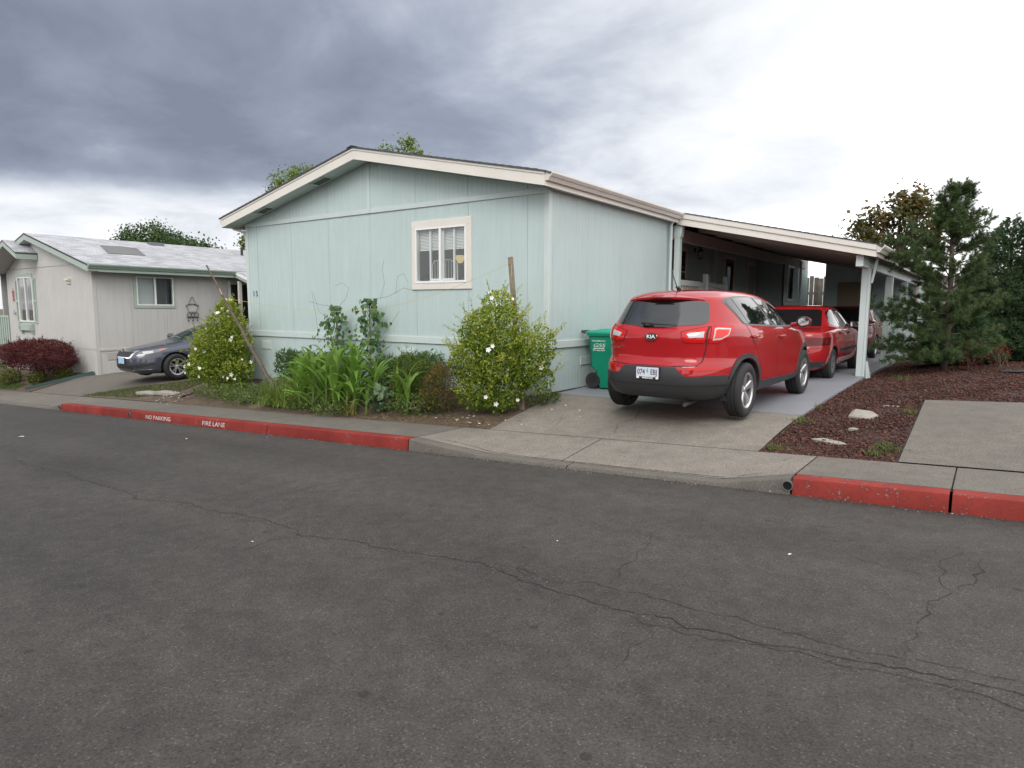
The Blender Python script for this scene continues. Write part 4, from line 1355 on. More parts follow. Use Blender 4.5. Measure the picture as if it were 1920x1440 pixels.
# roof with joined shingle tabs
def shingle_field(parent, y0, y1, s_len, xa, za, xb, zb, tab=0.30, course=0.14):
    """courses run along Y, stacked from the eave (xa,za) to the ridge (xb,zb)"""
    L_ = math.hypot(xb - xa, zb - za)
    n = int(L_ / course)
    ux, uz = (xb - xa) / L_, (zb - za) / L_
    nx_, nz_ = -uz, ux
    if nz_ < 0:
        nx_, nz_ = -nx_, -nz_
    V, F, R_ = [], [], []
    for i in range(n):
        y = y0 - (i % 2) * tab / 2 - random.random() * 0.02
        while y < y1:
            ya, yb = max(y + 0.004, y0), min(y + tab - 0.004, y1)
            y += tab
            if yb - ya < 0.03:
                continue
            c0, c1 = i * course, min((i + 1) * course + 0.02, L_)
            t0, t1 = 0.016 + random.uniform(-0.002, 0.003), 0.006
            k = len(V)
            for c, t in ((c0, 0.0), (c0, t0), (c1, t1)):
                for yy in (ya, yb):
                    V.append((xa + ux * c + nx_ * t, yy, za + uz * c + nz_ * t))
            F += [(k, k + 1, k + 3, k + 2), (k + 2, k + 3, k + 5, k + 4)]
            R_ += [random.random()] * 6
    o_ = origin(parent)
    V = np.array(V) - np.array(o_)
    o = link('shingles', np_mesh('shingles', V, np.array(F), shingle_grey, R_), parent)
    o['kind'] = 'stuff'
    return o


NE = -21.02
nroof = MB().prism([(NE, zn(NE)), (NXR, zn(NXR)), (-30.0, zn(-30.0)), (-30.0, zn(-30.0) - 0.05), (NXR, zn(NXR) - 0.05), (NE, zn(NE) - 0.05)], lambda u, v, t: (u, t, v), 8.42, 24.3).build('roof', shingle_dark, nb)
shingle_field(nroof, 8.40, 24.3, 0, NE, zn(NE) + 0.003, NXR, zn(NXR) + 0.003)
for x0, x1 in ((-30.0, NXR - 0.001), (NXR + 0.001, NE)):
    MB().prism([(x0, zn(x0) - 0.004), (x1, zn(x1) - 0.004), (x1, zn(x1) - 0.21), (x0, zn(x0) - 0.21)], lambda u, v, t: (u, t, v), 8.425, 8.455).build('fascia', sage, nroof)
    MB().prism([(x0, zn(x0) - 0.19), (x1, zn(x1) - 0.19), (x1, zn(x1) - 0.205), (x0, zn(x0) - 0.205)], lambda u, v, t: (u, t, v), 8.456, 8.73).build('soffit', beige, nroof)
MB().box(NE - 0.024, NE, 8.456, 13.0, zn(NE) - 0.21, zn(NE) - 0.006).build('fascia', sage, nroof)
MB().box(NX1, NE - 0.025, 8.74, 13.0, zn(NE) - 0.195, zn(NE) - 0.18).build('soffit', beige, nroof)
gutter(nroof, NE + 0.001, zn(NE) - 0.004, 8.43, 13.0, sage_dark, 0.12, 0.11)
# skylight scoop, vents and flue on the roof slope
sk = []
mb = MB()
for i in range(9):
    for j in range(7):
        u, v = i / 8, j / 6
        x, y = -22.75 - u * 1.35, 9.75 + v * 1.15 + u * 0.35
        mb.v.append((x, y, zn(x) + 0.03 + 0.10 * math.sin(math.pi * u) * math.sin(math.pi * v)))
for i in range(8):
    for j in range(6):
        mb.f.append((i * 7 + j, i * 7 + j + 1, (i + 1) * 7 + j + 1, (i + 1) * 7 + j))
mb.build('skylight', M('smoked_skylight', (0.16, 0.155, 0.15), 0.45), nroof, smooth=True)
MB().box(-25.22, -24.9, 12.15, 12.62, zn(-24.9), zn(-25.1) + 0.09).build('roof_vent', M('grey_vent', (0.13, 0.14, 0.15), 0.6), nroof)
MB().tube([(-24.2, 15.3, 3.6), (-24.2, 15.3, 3.98)], 0.05, 8).build('vent_pipe', black_metal, nroof)
# small porch gable at the left of the front
PR, PY = -26.4, 8.10
zp = lambda X: 3.78 - 0.42 * abs(X - PR)
pg = MB().prism([(-25.33, zp(-25.33)), (PR, zp(PR)), (-28.4, zp(-28.4)), (-28.4, zp(-28.4) - 0.05), (PR, zp(PR) - 0.05), (-25.33, zp(-25.33) - 0.05)], lambda u, v, t: (u, t, v), PY, 9.4).build('porch_gable', shingle_dark, nb)
shingle_field(pg, PY - 0.02, 8.72, 0, -25.33, zp(-25.33) + 0.003, PR, zp(PR) + 0.003)
for x0, x1 in ((-28.4, PR - 0.001), (PR + 0.001, -25.33)):
    MB().prism([(x0, zp(x0) - 0.004), (x1, zp(x1) - 0.004), (x1, zp(x1) - 0.2), (x0, zp(x0) - 0.2)], lambda u, v, t: (u, t, v), PY + 0.004, PY + 0.03).build('fascia', sage, pg)
    MB().prism([(x0, zp(x0) - 0.18), (x1, zp(x1) - 0.18), (x1, zp(x1) - 0.195), (x0, zp(x0) - 0.195)], lambda u, v, t: (u, t, v), PY + 0.031, 8.71).build('soffit', beige, pg)
MB().box(-25.35, -25.331, PY + 0.031, 8.70, zp(-25.33) - 0.2, zp(-25.33) - 0.006).build('fascia', sage, pg)
# porch recess at the far left: back wall, blinds, railing
MB().box(-34, NXL, 11.3, 11.35, -0.8, 3.2).build('porch_wall', M('grey_porch_wall', (0.36, 0.36, 0.38), 0.7), nb)
MB().box(-34, NXL, 8.8, 11.3, 0.05, 0.15).build('porch_floor', wood_grey, nb)
mb = MB()
for k in range(24):
    mb.box(-31.6, -30.6, 11.24, 11.27, 1.75 + k * 0.04, 1.78 + k * 0.04)
mb.build('blind', M('pale_blind', (0.5, 0.48, 0.45), 0.7), nb)
MB().box(-31.5, -30.6, 11.2, 11.25, 1.35, 1.6).build('white_box', white_vinyl, nb)
prl = MB().box(-31.4, NXL - 0.02, 8.70, 8.76, 1.22, 1.30).build('railing', sage, nb)
for k in range(14):
    x = -31.2 + k * 0.21
    MB().box(x, x + 0.12, 8.71, 8.74, 0.25, 1.22).build('railing_board', sage, prl)

# carport roof, post and dark openings at the right of the beige home
zq = lambda X: zn(NE) - 0.31 * (X - NE)
nc = thing('carport', 'sage edged carport roof of the beige home with a dark open porch', 'carport', (-19, 13, -0.4))
cr = MB().prism([(NE, zq(NE)), (-18.4, zq(-18.4)), (-18.4, zq(-18.4) - 0.05), (NE, zq(NE) - 0.05)], lambda u, v, t: (u, t, v), 13.03, 20).build('roof', shingle_dark, nc)
shingle_field(cr, 13.01, 20, 0, -18.4, zq(-18.4) + 0.003, NE, zq(NE) + 0.003)
MB().prism([(NE, zq(NE) - 0.004), (-18.4, zq(-18.4) - 0.004), (-18.4, zq(-18.4) - 0.10), (NE, zq(NE) - 0.10)], lambda u, v, t: (u, t, v), 12.98, 13.03).build('fascia', white_vinyl, cr)
MB().prism([(NE, zq(NE) - 0.10), (-18.4, zq(-18.4) - 0.10), (-18.4, zq(-18.4) - 0.2), (NE, zq(NE) - 0.2)], lambda u, v, t: (u, t, v), 13.0, 13.03).build('fascia', sage, cr)
MB().box(-20.98, -20.88, 13.05, 13.15, -0.5, 2.5).build('post', M('cream_post', (0.6, 0.57, 0.52), 0.6), nc)
MB().box(-18.6, -18.5, 13.05, 13.15, -0.5, 1.95).build('post', M('cream_post_right', (0.6, 0.57, 0.52), 0.6), nc)
MB().box(-21.45, -18.4, 15.8, 15.85, -0.5, 2.6).build('end_wall', beige, nc)
MB().box(-20.55, -18.9, 15.74, 15.79, 0.4, 2.05).build('screen_window', M('dark_screen', (0.02, 0.02, 0.022), 0.4), nc)
MB().box(-19.9, -19.82, 15.70, 15.74, 0.4, 2.05).build('mullion', M('cream_mullion', (0.5, 0.48, 0.44), 0.6), nc)
MB().box(NX1 + 0.002, NX1 + 0.02, 13.02, 13.1, -0.4, 2.55).build('white_jamb', white_vinyl, nc)
MB().box(NX1 + 0.003, NX1 + 0.02, 13.12, 14.0, -0.1, 2.4).build('dark_doorway', M('doorway_black', (0.012, 0.012, 0.013), 0.6), nc)  # near-black slab laid on the wall where the doorway is

# wire wall decoration
wo_ = MB()
mO = lambda y, z: (NX1 + 0.035, 11.7 + y, z)
wo_.tube([mO(0, 1.96), mO(-0.13, 1.72), mO(0.13, 1.72), mO(0, 1.96)], 0.008, 5)
wo_.tube([mO(-0.22 + k * 0.055, 1.66 + 0.06 * math.sin(k / 8 * math.pi)) for k in range(9)], 0.011, 5)
wo_.tube([mO(-0.2, 1.66), mO(-0.13, 1.46), mO(0.13, 1.46), mO(0.2, 1.66)], 0.008, 5)
for s in (-1, 0, 1):
    wo_.tube([mO(s * 0.12 + 0.07 * math.cos(k * 0.785), 1.37 + 0.07 * math.sin(k * 0.785)) for k in range(9)], 0.01, 5)
    wo_.tube([mO(s * 0.15, 1.3), mO(s * 0.15, 1.19)], 0.006, 4)
    wo_.tube([mO(s * 0.15, 1.21), mO(s * 0.15, 1.16)], [0.012, 0.026], 6)
wo_.tube([mO(-0.2, 1.28), mO(0.2, 1.28)], 0.012, 5)
tag(wo_.build('wire_wall_hanging', black_metal), 'black wire wall hanging with three bells on the beige side wall', 'wall hanging')

# hanging pot
hp = thing('hanging_basket', 'dark green hanging basket with dry stems beside the beige home', 'hanging basket', (NX1 + 0.6, 12.7, 1.6))
MB().lathe([(0.0, -0.16), (0.11, -0.15), (0.19, 0.0), (0.20, 0.06), (0.0, 0.04)], 14, lambda a, b, h: (a, b, h)).build('pot', M('green_pot', (0.012, 0.04, 0.035), 0.5), hp, world=False, smooth=True)
mb = MB()
for k in range(3):
    a = k * 2.09
    mb.tube([(0.19 * math.cos(a), 0.19 * math.sin(a), 0.05), (0, 0, 0.8)], 0.005, 4)
mb.build('hanger', black_metal, hp, world=False)
P_ = np.zeros((240, 3)) + np.array([0, 0, 0.06]) + rng.normal(0, 0.06, (240, 3)) * [1, 1, .3]
D_ = unit(rng.normal(size=(240, 3)) * [1, 1, .35] + [-0.5, -0.4, 0.1])
V_, F_, R_ = scatter(LEAF, P_, D_, rdir(240), rng.uniform(.15, .42, 240), 0.025, rng.random(240))
link('dry_stems', np_mesh('dry_stems', V_, F_, leafmat('dry_stem', [(0, (0.07, 0.05, 0.03)), (1, (0.16, 0.12, 0.06))], 0.2), R_), hp)

# driveway of number 14, lawn scraps, edging, pavers
nd = sheet('neighbour_driveway', np.linspace(-21.9, -16.3, 16), np.linspace(7.105, 16, 14), lambda X, Y: np.where(Y < 8.73, terrain(X, Y), terrain(X, 8.73) + (Y - 8.73) * 0.004) + 0.006, concrete_dark)
grass_mat = leafmat('lawn_blade', [(0, (0.045, 0.075, 0.018)), (0.6, (0.09, 0.125, 0.03)), (0.82, (0.17, 0.16, 0.06)), (1, (0.24, 0.20, 0.10))], 0.35)


def lawn(name, poly, n, hmin, hmax, label, mat=grass_mat):
    poly = np.array(poly)
    lo, hi = poly.min(0), poly.max(0)
    P = rng.uniform(lo, hi, (n * 3, 2))
    ins = np.zeros(len(P), bool)
    for (x0, y0), (x1, y1) in zip(poly, np.roll(poly, -1, 0)):
        c = (y0 > P[:, 1]) != (y1 > P[:, 1])
        with np.errstate(divide='ignore', invalid='ignore'):
            xi = (x1 - x0) * (P[:, 1] - y0) / (y1 - y0) + x0
        ins ^= c & (P[:, 0] < xi)
    P = P[ins][:n]
    n = len(P)
    P3 = np.stack([P[:, 0], P[:, 1], terrain(P[:, 0], P[:, 1]) - 0.005], -1)
    D = unit(np.stack([rng.normal(0, .45, n), rng.normal(0, .45, n), np.ones(n)], -1))
    V, F, R = scatter(BLADE, P3, D, rdir(n), rng.uniform(hmin, hmax, n), 0.009, rng.random(n))
    o = link(name, np_mesh(name, V, F, mat, R))
    return tag(o, label, 'grass', kind='stuff')


lawn('grass', [(-18.6, 7.15), (-16.5, 8.9), (-15.2, 8.8), (-15.0, 7.7), (-16.1, 7.2)], 9000, 0.03, 0.075, 'patchy dry grass strip between the two driveways')
sheet('lawn_soil', np.linspace(-18.6, -14.4, 12), np.linspace(7.1, 9.2, 6), lambda X, Y: terrain(X, Y) + 0.012 - np.where((X < -16.4) & (Y > 7.3), 0.05, 0), soil)
lawn('grass', [(-30, 7.15), (-23.2, 7.15), (-23.6, 7.6), (-30, 7.8)], 9000, 0.03, 0.07, 'green lawn strip in front of the red maple bush', leafmat('green_lawn_blade', [(0, (0.04, 0.09, 0.015)), (0.7, (0.08, 0.15, 0.03)), (1, (0.14, 0.17, 0.05))], 0.35))
sheet('front_bed', np.linspace(-30, -22, 12), np.linspace(7.1, 8.74, 6), lambda X, Y: terrain(X, Y) + 0.008, soil)
# green timber edging
e = MB()
pts = [(-22.55, 7.2), (-22.2, 7.9), (-21.75, 8.7)]
for (xa, ya), (xb, yb) in zip(pts[:-1], pts[1:]):
    za, zb_ = float(terrain(xa, ya)), float(terrain(xb, yb))
    dx_, dy_ = 0.05, -0.02
    e.add([(xa - dx_, ya - dy_, za - .1), (xa + dx_, ya + dy_, za - .1), (xb + dx_, yb + dy_, zb_ - .1), (xb - dx_, yb - dy_, zb_ - .1), (xa - dx_, ya - dy_, za + .09), (xa + dx_, ya + dy_, za + .09), (xb + dx_, yb + dy_, zb_ + .09), (xb - dx_, yb - dy_, zb_ + .09)],
          [(0, 3, 2, 1), (4, 5, 6, 7), (0, 1, 5, 4), (1, 2, 6, 5), (2, 3, 7, 6), (3, 0, 4, 7)])
tag(e.build('bed_edging', M('dark_green_edging', (0.03, 0.065, 0.06), 0.7)), 'dark green timber edging along the beige home driveway', 'edging')
for (x, y, a, lab) in ((-16.0, 7.62, 0.12, 'left of two flat concrete pavers in the dry grass'), (-15.25, 7.68, 0.22, 'right of two flat concrete pavers in the dry grass')):
    t = thing('stepping_stone', lab, 'paver', (x, y, float(terrain(x, y)) + 0.012), a, 'pavers in the dry grass')
    MB().bx(lambda u, v, d: (u, v, d), -0.36, 0.36, -0.16, 0.16, -0.03, 0.035, 0.008).build('paver_block', stone_mat, t, world=False)
# ================================================================== homes across the street (behind the camera, mirrored in glass and paint)
opp_wall = {'rust': M('rust_red_siding', (0.16, 0.045, 0.035), 0.7, var=0.1), 'tan': M('tan_siding', (0.33, 0.28, 0.22), 0.7, var=0.08), 'grey': M('grey_siding', (0.24, 0.25, 0.26), 0.7, var=0.08)}
opp_roof = M('weathered_roof', (0.13, 0.13, 0.135), 0.9, var=0.2)


def opposite_home(x, y, w, d, key, label):
    t = thing('mobile_home', label, 'house', (x, y, float(grade(x)) + 0.1))
    MB().box(-w / 2, w / 2, -d, 0, 0, 3.0).build('wall', opp_wall[key], t, world=False)
    r = MB().prism([(-w / 2 - .3, 3.0), (0, 4.1), (w / 2 + .3, 3.0), (w / 2 + .3, 2.85), (-w / 2 - .3, 2.85)], lambda u, v, q: (u, q, v), -d - .3, .4).build('roof', opp_roof, t, world=False)
    MB().prism([(-w / 2 - .3, 2.98), (0, 4.08), (w / 2 + .3, 2.98), (w / 2 + .3, 2.8), (0, 3.9), (-w / 2 - .3, 2.8)], lambda u, v, q: (u, q, v), .4, .43).build('fascia', white_vinyl, r, world=False)
    for a in (-w * .25, w * .22):
        wd_ = MB().box(a - .7, a + .7, 0.0, .04, 1.3, 2.5).build('window', white_vinyl, t, world=False)
        MB().box(a - .62, a + .62, .041, .05, 1.38, 2.42).build('pane', tint_glass, wd_, world=False)
    dr_ = MB().box(-.45, .45, 0.0, .05, .3, 2.4).build('door', cream, t, world=False)
    MB().tube([(.36, .05, 1.3), (.36, .1, 1.3)], .03, 8).build('handle', black_metal, dr_, world=False)
    return t


opposite_home(-20, -13.5, 8.2, 14, 'tan', 'tan mobile home furthest along the street opposite the beige home')
opposite_home(-8.5, -13, 8.2, 14, 'rust', 'rust red mobile home across the street opposite the green home')
opposite_home(4.5, -13.5, 8.2, 14, 'grey', 'grey mobile home across the street opposite the gravel bed')
sheet('opposite_walk', np.linspace(-44, 14, 30), [-9.0, -8.0, -7.4], lambda X, Y: grade(X) + 0.12, concrete_walk)
sheet('opposite_lots', np.linspace(-44, 14, 30), [-60, -30, -9.0], lambda X, Y: grade(X) + 0.10, lot_earth)
# ------------------------------------------------------------------ vehicles


def catmull(keys, sub):
    K = np.array(keys, float)
    P = np.vstack([2 * K[0] - K[1], K, 2 * K[-1] - K[-2]])
    out = []
    for i in range(1, len(P) - 2):
        p0, p1, p2, p3 = P[i - 1], P[i], P[i + 1], P[i + 2]
        # monotone-limited tangents
        m1, m2 = (p2 - p0) / 2, (p3 - p1) / 2
        d = p2 - p1
        for m in (m1, m2):
            m[np.sign(m) != np.sign(d)] = 0
            big = np.abs(m) > 2.5 * np.abs(d)
            m[big] = 2.5 * d[big]
        for s in range(sub):
            t = s / sub
            out.append((2 * t**3 - 3 * t**2 + 1) * p1 + (t**3 - 2 * t**2 + t) * m1 + (-2 * t**3 + 3 * t**2) * p2 + (t**3 - t**2) * m2)
    out.append(K[-1])
    return np.array(out)


def outline(xr, xf, w, nr, nf, na):
    xm = (xr + xf) / 2
    th = np.linspace(0, np.pi / 2, 220)
    cr, sr = np.cos(th) ** (2 / nr), np.sin(th) ** (2 / nr)
    rx, ry = xm - (xm - xr) * cr, w * sr
    cf, sf = np.cos(th[::-1]) ** (2 / nf), np.sin(th[::-1]) ** (2 / nf)
    fx, fy = xm + (xf - xm) * cf, w * sf
    x, y = np.concatenate([rx, fx[1:]]), np.concatenate([ry, fy[1:]])
    s = np.concatenate([[0], np.cumsum(np.hypot(np.diff(x), np.diff(y)))])
    q = np.linspace(0, s[-1], na)
    return np.interp(q, s, x), np.interp(q, s, y)


class Car:
    def __init__(s, name, label, keys, wheels, arch_r, paint, loc, rotz, pitch_=0.0, sub=5, na=120):
        s.root = thing(name, label, 'car', loc, rotz)
        s.root.rotation_euler = (0, -pitch_, rotz)
        s.paint = paint
        sl_ = catmull(keys, sub)
        ns_, rows = len(sl_), []
        for z, xr, xf, w, nr, nf in sl_:
            x, y = outline(xr, xf, w, nr, nf, na)
            y[0] = y[-1] = 0
            X = np.concatenate([x, x[-2:0:-1]])
            Y = np.concatenate([y, -y[-2:0:-1]])
            rows.append(np.stack([X, Y, np.full_like(X, z)], -1))
        m = len(rows[0])
        V = np.concatenate(rows)
        V = np.vstack([V, [[(sl_[0][1] + sl_[0][2]) / 2, 0, sl_[0][0]], [(sl_[-1][1] + sl_[-1][2]) / 2, 0, sl_[-1][0] + 0.001]]])
        i, j = np.meshgrid(np.arange(ns_ - 1), np.arange(m), indexing='ij')
        a = (i * m + j).ravel()
        b = (i * m + (j + 1) % m).ravel()
        Q = np.stack([a, b, b + m, a + m], -1)
        cen = V[Q].mean(1)
        keep = np.ones(len(Q), bool)
        for hx, hz in wheels:
            d = np.hypot(cen[:, 0] - hx, cen[:, 2] - hz)
            keep &= ~((d < arch_r) & (np.abs(cen[:, 1]) > 0.45))
        # snap the opening's rim onto the arch circle
        dele = np.unique(Q[~keep])
        kept = np.unique(Q[keep])
        rim = np.intersect1d(dele, kept)
        for hx, hz in wheels:
            r = rim[np.hypot(V[rim, 0] - hx, V[rim, 2] - hz) < arch_r + 0.2]
            dv = V[r][:, [0, 2]] - [hx, hz]
            l = np.linalg.norm(dv, axis=1, keepdims=True)
            tgt = [hx, hz] + dv / l * arch_r
            okm = (V[r][:, 2] > hz - 0.12)
            V[r[okm], 0] = tgt[okm, 0]
            V[r[okm], 2] = tgt[okm, 1]
        Q = Q[keep]
        faces = [tuple(f) for f in Q] + [(k, len(V) - 2, (k + 1) % m) for k in range(m)]
        t0 = (ns_ - 1) * m
        faces += [(t0 + k, t0 + (k + 1) % m, len(V) - 1) for k in range(m)]
        s.bvh = BVHTree.FromPolygons([Vector(v) for v in V], faces)
        mb = MB()
        mb.v, mb.f = [tuple(v) for v in V], faces
        s.body = mb.build('body', paint, s.root, smooth=True, world=False, auto=50)
        s.wheels, s.arch_r = wheels, arch_r
        # dark floor pan and wheel wells
        x0, x1 = sl_[0][1] + 0.3, sl_[0][2] - 0.3
        MB().box(x0, x1, -0.58, 0.58, sl_[0][0] + 0.02, sl_[0][0] + 0.5).build('underbody', black_metal, s.root, world=False)
        for hx, hz in wheels:
            for sg in (-1, 1):
                mb = MB()
                ring = []
                for k in range(17):
                    a_ = math.pi * (k / 16 * 1.16 - 0.08)
                    ring.append((hx + arch_r * 1.01 * math.cos(a_), hz + arch_r * 1.01 * math.sin(a_)))
                vs_ = [(x, sg * 0.55, z) for x, z in ring] + [(x, sg * s.ysurf(x, z, sg, 0.80) - sg * 0.004, z) for x, z in ring]
                mb.add(vs_, [(k, k + 1, 17 + k + 1, 17 + k) for k in range(16)])
                mb.build('wheel_well', black_rubber, s.root, world=False)

    def ysurf(s, x, z, sg, default):
        h = s.bvh.ray_cast(Vector((x, sg * 4, z)), Vector((0, -sg, 0)))
        return abs(h[0].y) if h[0] is not None and abs(h[0].y) > 0.5 else default

    def hit(s, u, v, az):
        """az: compass angle (deg) the surface faces: 180 rear, 0 front, 90 left, -90 right, 'top'"""
        if az == 'top':
            h = s.bvh.ray_cast(Vector((u, v, 5)), Vector((0, 0, -1)))
        else:
            a = rad(az)
            n = Vector((math.cos(a), math.sin(a), 0))
            t = Vector((-math.sin(a), math.cos(a), 0))
            h = s.bvh.ray_cast(t * u + Vector((0, 0, v)) + n * 7, -n)
            if abs(az) == 90 and h[0] is not None and h[0].dot(n) < 0.4:
                return (None, None, None, None)
        return h

    def uv(s, x, y, z, az):
        a = rad(az)
        return (-math.sin(a) * x + math.cos(a) * y, z)

    def patch(s, name, poly, az, mat, off=0.004, thick=0.008, parent=None, grid=0.04, smooth=True, world_dir=None):
        """poly given in (u,v): u along the tangent of the facing direction, v up"""
        pts = []
        for (a, b), (c, d) in zip(poly, poly[1:] + poly[:1]):
            n = max(1, int(math.hypot(c - a, d - b) / grid))
            pts += [(a + (c - a) * k / n, b + (d - b) * k / n) for k in range(n)]
        nb_ = len(pts)
        lo = np.min(pts, 0)
        hi = np.max(pts, 0)
        for x in np.arange(lo[0] + grid * .5, hi[0], grid):
            for y in np.arange(lo[1] + grid * .5, hi[1], grid):
                pts.append((x, y))
        r = delaunay_2d_cdt([Vector(p) for p in pts], [], [list(range(nb_))], 1, 1e-5)
        vs2, fs = r[0], r[2]
        vs_, ok, nrm = [], [], []
        a = rad(az) if az != 'top' else 0
        nv = Vector((math.cos(a), math.sin(a), 0)) if az != 'top' else Vector((0, 0, 1))
        last = None
        for p in vs2:
            h = s.hit(p[0], p[1], az)
            ok.append(h[0] is not None)
            if h[0] is None:
                vs_.append((0, 0, 0))
                nrm.append(nv)
                continue
            n = h[1]
            if n.dot(nv) < 0:
                n = -n
            nrm.append(n)
            vs_.append(h[0] + n * off)
        fs = [f for f in fs if all(ok[i] for i in f)]
        # skirt back to the body
        from collections import Counter
        ec = Counter()
        for f in fs:
            for i in range(len(f)):
                ec[tuple(sorted((f[i], f[(i + 1) % len(f)])))] += 1
        base = len(vs_)
        vs_ = list(vs_) + [Vector(v) - n * (off + thick) for v, n in zip(vs_, nrm)]
        fs = [tuple(f) for f in fs]
        for (i, j), c in ec.items():
            if c == 1:
                fs.append((i, j, base + j, base + i))
        used = sorted({i for f in fs for i in f})
        mp_ = {i: k for k, i in enumerate(used)}
        mb = MB()
        mb.v = [tuple(vs_[i]) for i in used]
        mb.f = [tuple(mp_[i] for i in f) for f in fs]
        return mb.build(name, mat, parent or s.root, smooth=smooth, world=False, auto=45)

    def seam(s, line, az, w=0.005, mat=None, off=0.0015, name='panel_gap', parent=None):
        pl = []
        for (a, b), (c, d) in zip(line[:-1], line[1:]):
            n = max(1, int(math.hypot(c - a, d - b) / 0.03))
            pl += [(a + (c - a) * k / n, b + (d - b) * k / n) for k in range(n)]
        pl.append(line[-1])
        mb = MB()
        vs_, good = [], []
        for i, p in enumerate(pl):
            q, o = pl[min(i + 1, len(pl) - 1)], pl[max(i - 1, 0)]
            dx_, dy_ = q[0] - o[0], q[1] - o[1]
            l = math.hypot(dx_, dy_) or 1
            row = []
            for sg in (-1, 1):
                h = s.hit(p[0] - sg * dy_ / l * w, p[1] + sg * dx_ / l * w, az)
                row.append(None if h[0] is None else h[0] + (h[1] if (az == 'top' or h[1].dot(Vector((math.cos(rad(az)), math.sin(rad(az)), 0))) > 0) else -h[1]) * off)
            good.append(None not in row)
            vs_ += [r if r is not None else Vector((0, 0, 0)) for r in row]
        fs = [(2 * i, 2 * i + 1, 2 * i + 3, 2 * i + 2) for i in range(len(pl) - 1) if good[i] and good[i + 1]]
        mb.add(vs_, fs)
        return mb.build(name, mat or seam_black, parent or s.root, world=False)

    def arch_band(s, hx, hz, r0, r1, a0, a1, mat, off, name='arch_cladding', sides=(-1, 1)):
        for sg in sides:
            az = 90 * sg
            poly = []
            for k in range(25):
                a_ = rad(a0 + (a1 - a0) * k / 24)
                poly.append((hx + r0 * math.cos(a_), hz + r0 * math.sin(a_)))
            for k in range(25):
                a_ = rad(a1 + (a0 - a1) * k / 24)
                poly.append((hx + r1 * math.cos(a_), hz + r1 * math.sin(a_)))
            poly = [(-sg * x, z) for x, z in poly]
            s.patch(name, poly, az, mat, off, off + 0.015, grid=0.05)

    def side(s, name, poly, mat, off=0.004, thick=0.008, sides=(-1, 1), parent=None, grid=0.05):
        return [s.patch(name, [(-sg * x, z) for x, z in poly], 90 * sg, mat, off, thick, parent, grid) for sg in sides]

    def wheel(s, x, y, z, tyre_r, width, rim_r, spokes, sg, style='wide'):
        """sg: +1 outer face towards +y"""
        w = bpy.data.objects.new('wheel', WHEELS[(tyre_r, width, rim_r, spokes, style)][0])
        COL.objects.link(w)
        w.parent = s.root
        w.location = (x, y, z)
        w.rotation_euler = (0, 0, 0 if sg > 0 else math.pi)
        for nm, me in WHEELS[(tyre_r, width, rim_r, spokes, style)][1:]:
            link(nm, me, w)
        return w


seam_black = M('panel_gap_black', (0.012, 0.006, 0.006), 0.8)
WHEELS = {}


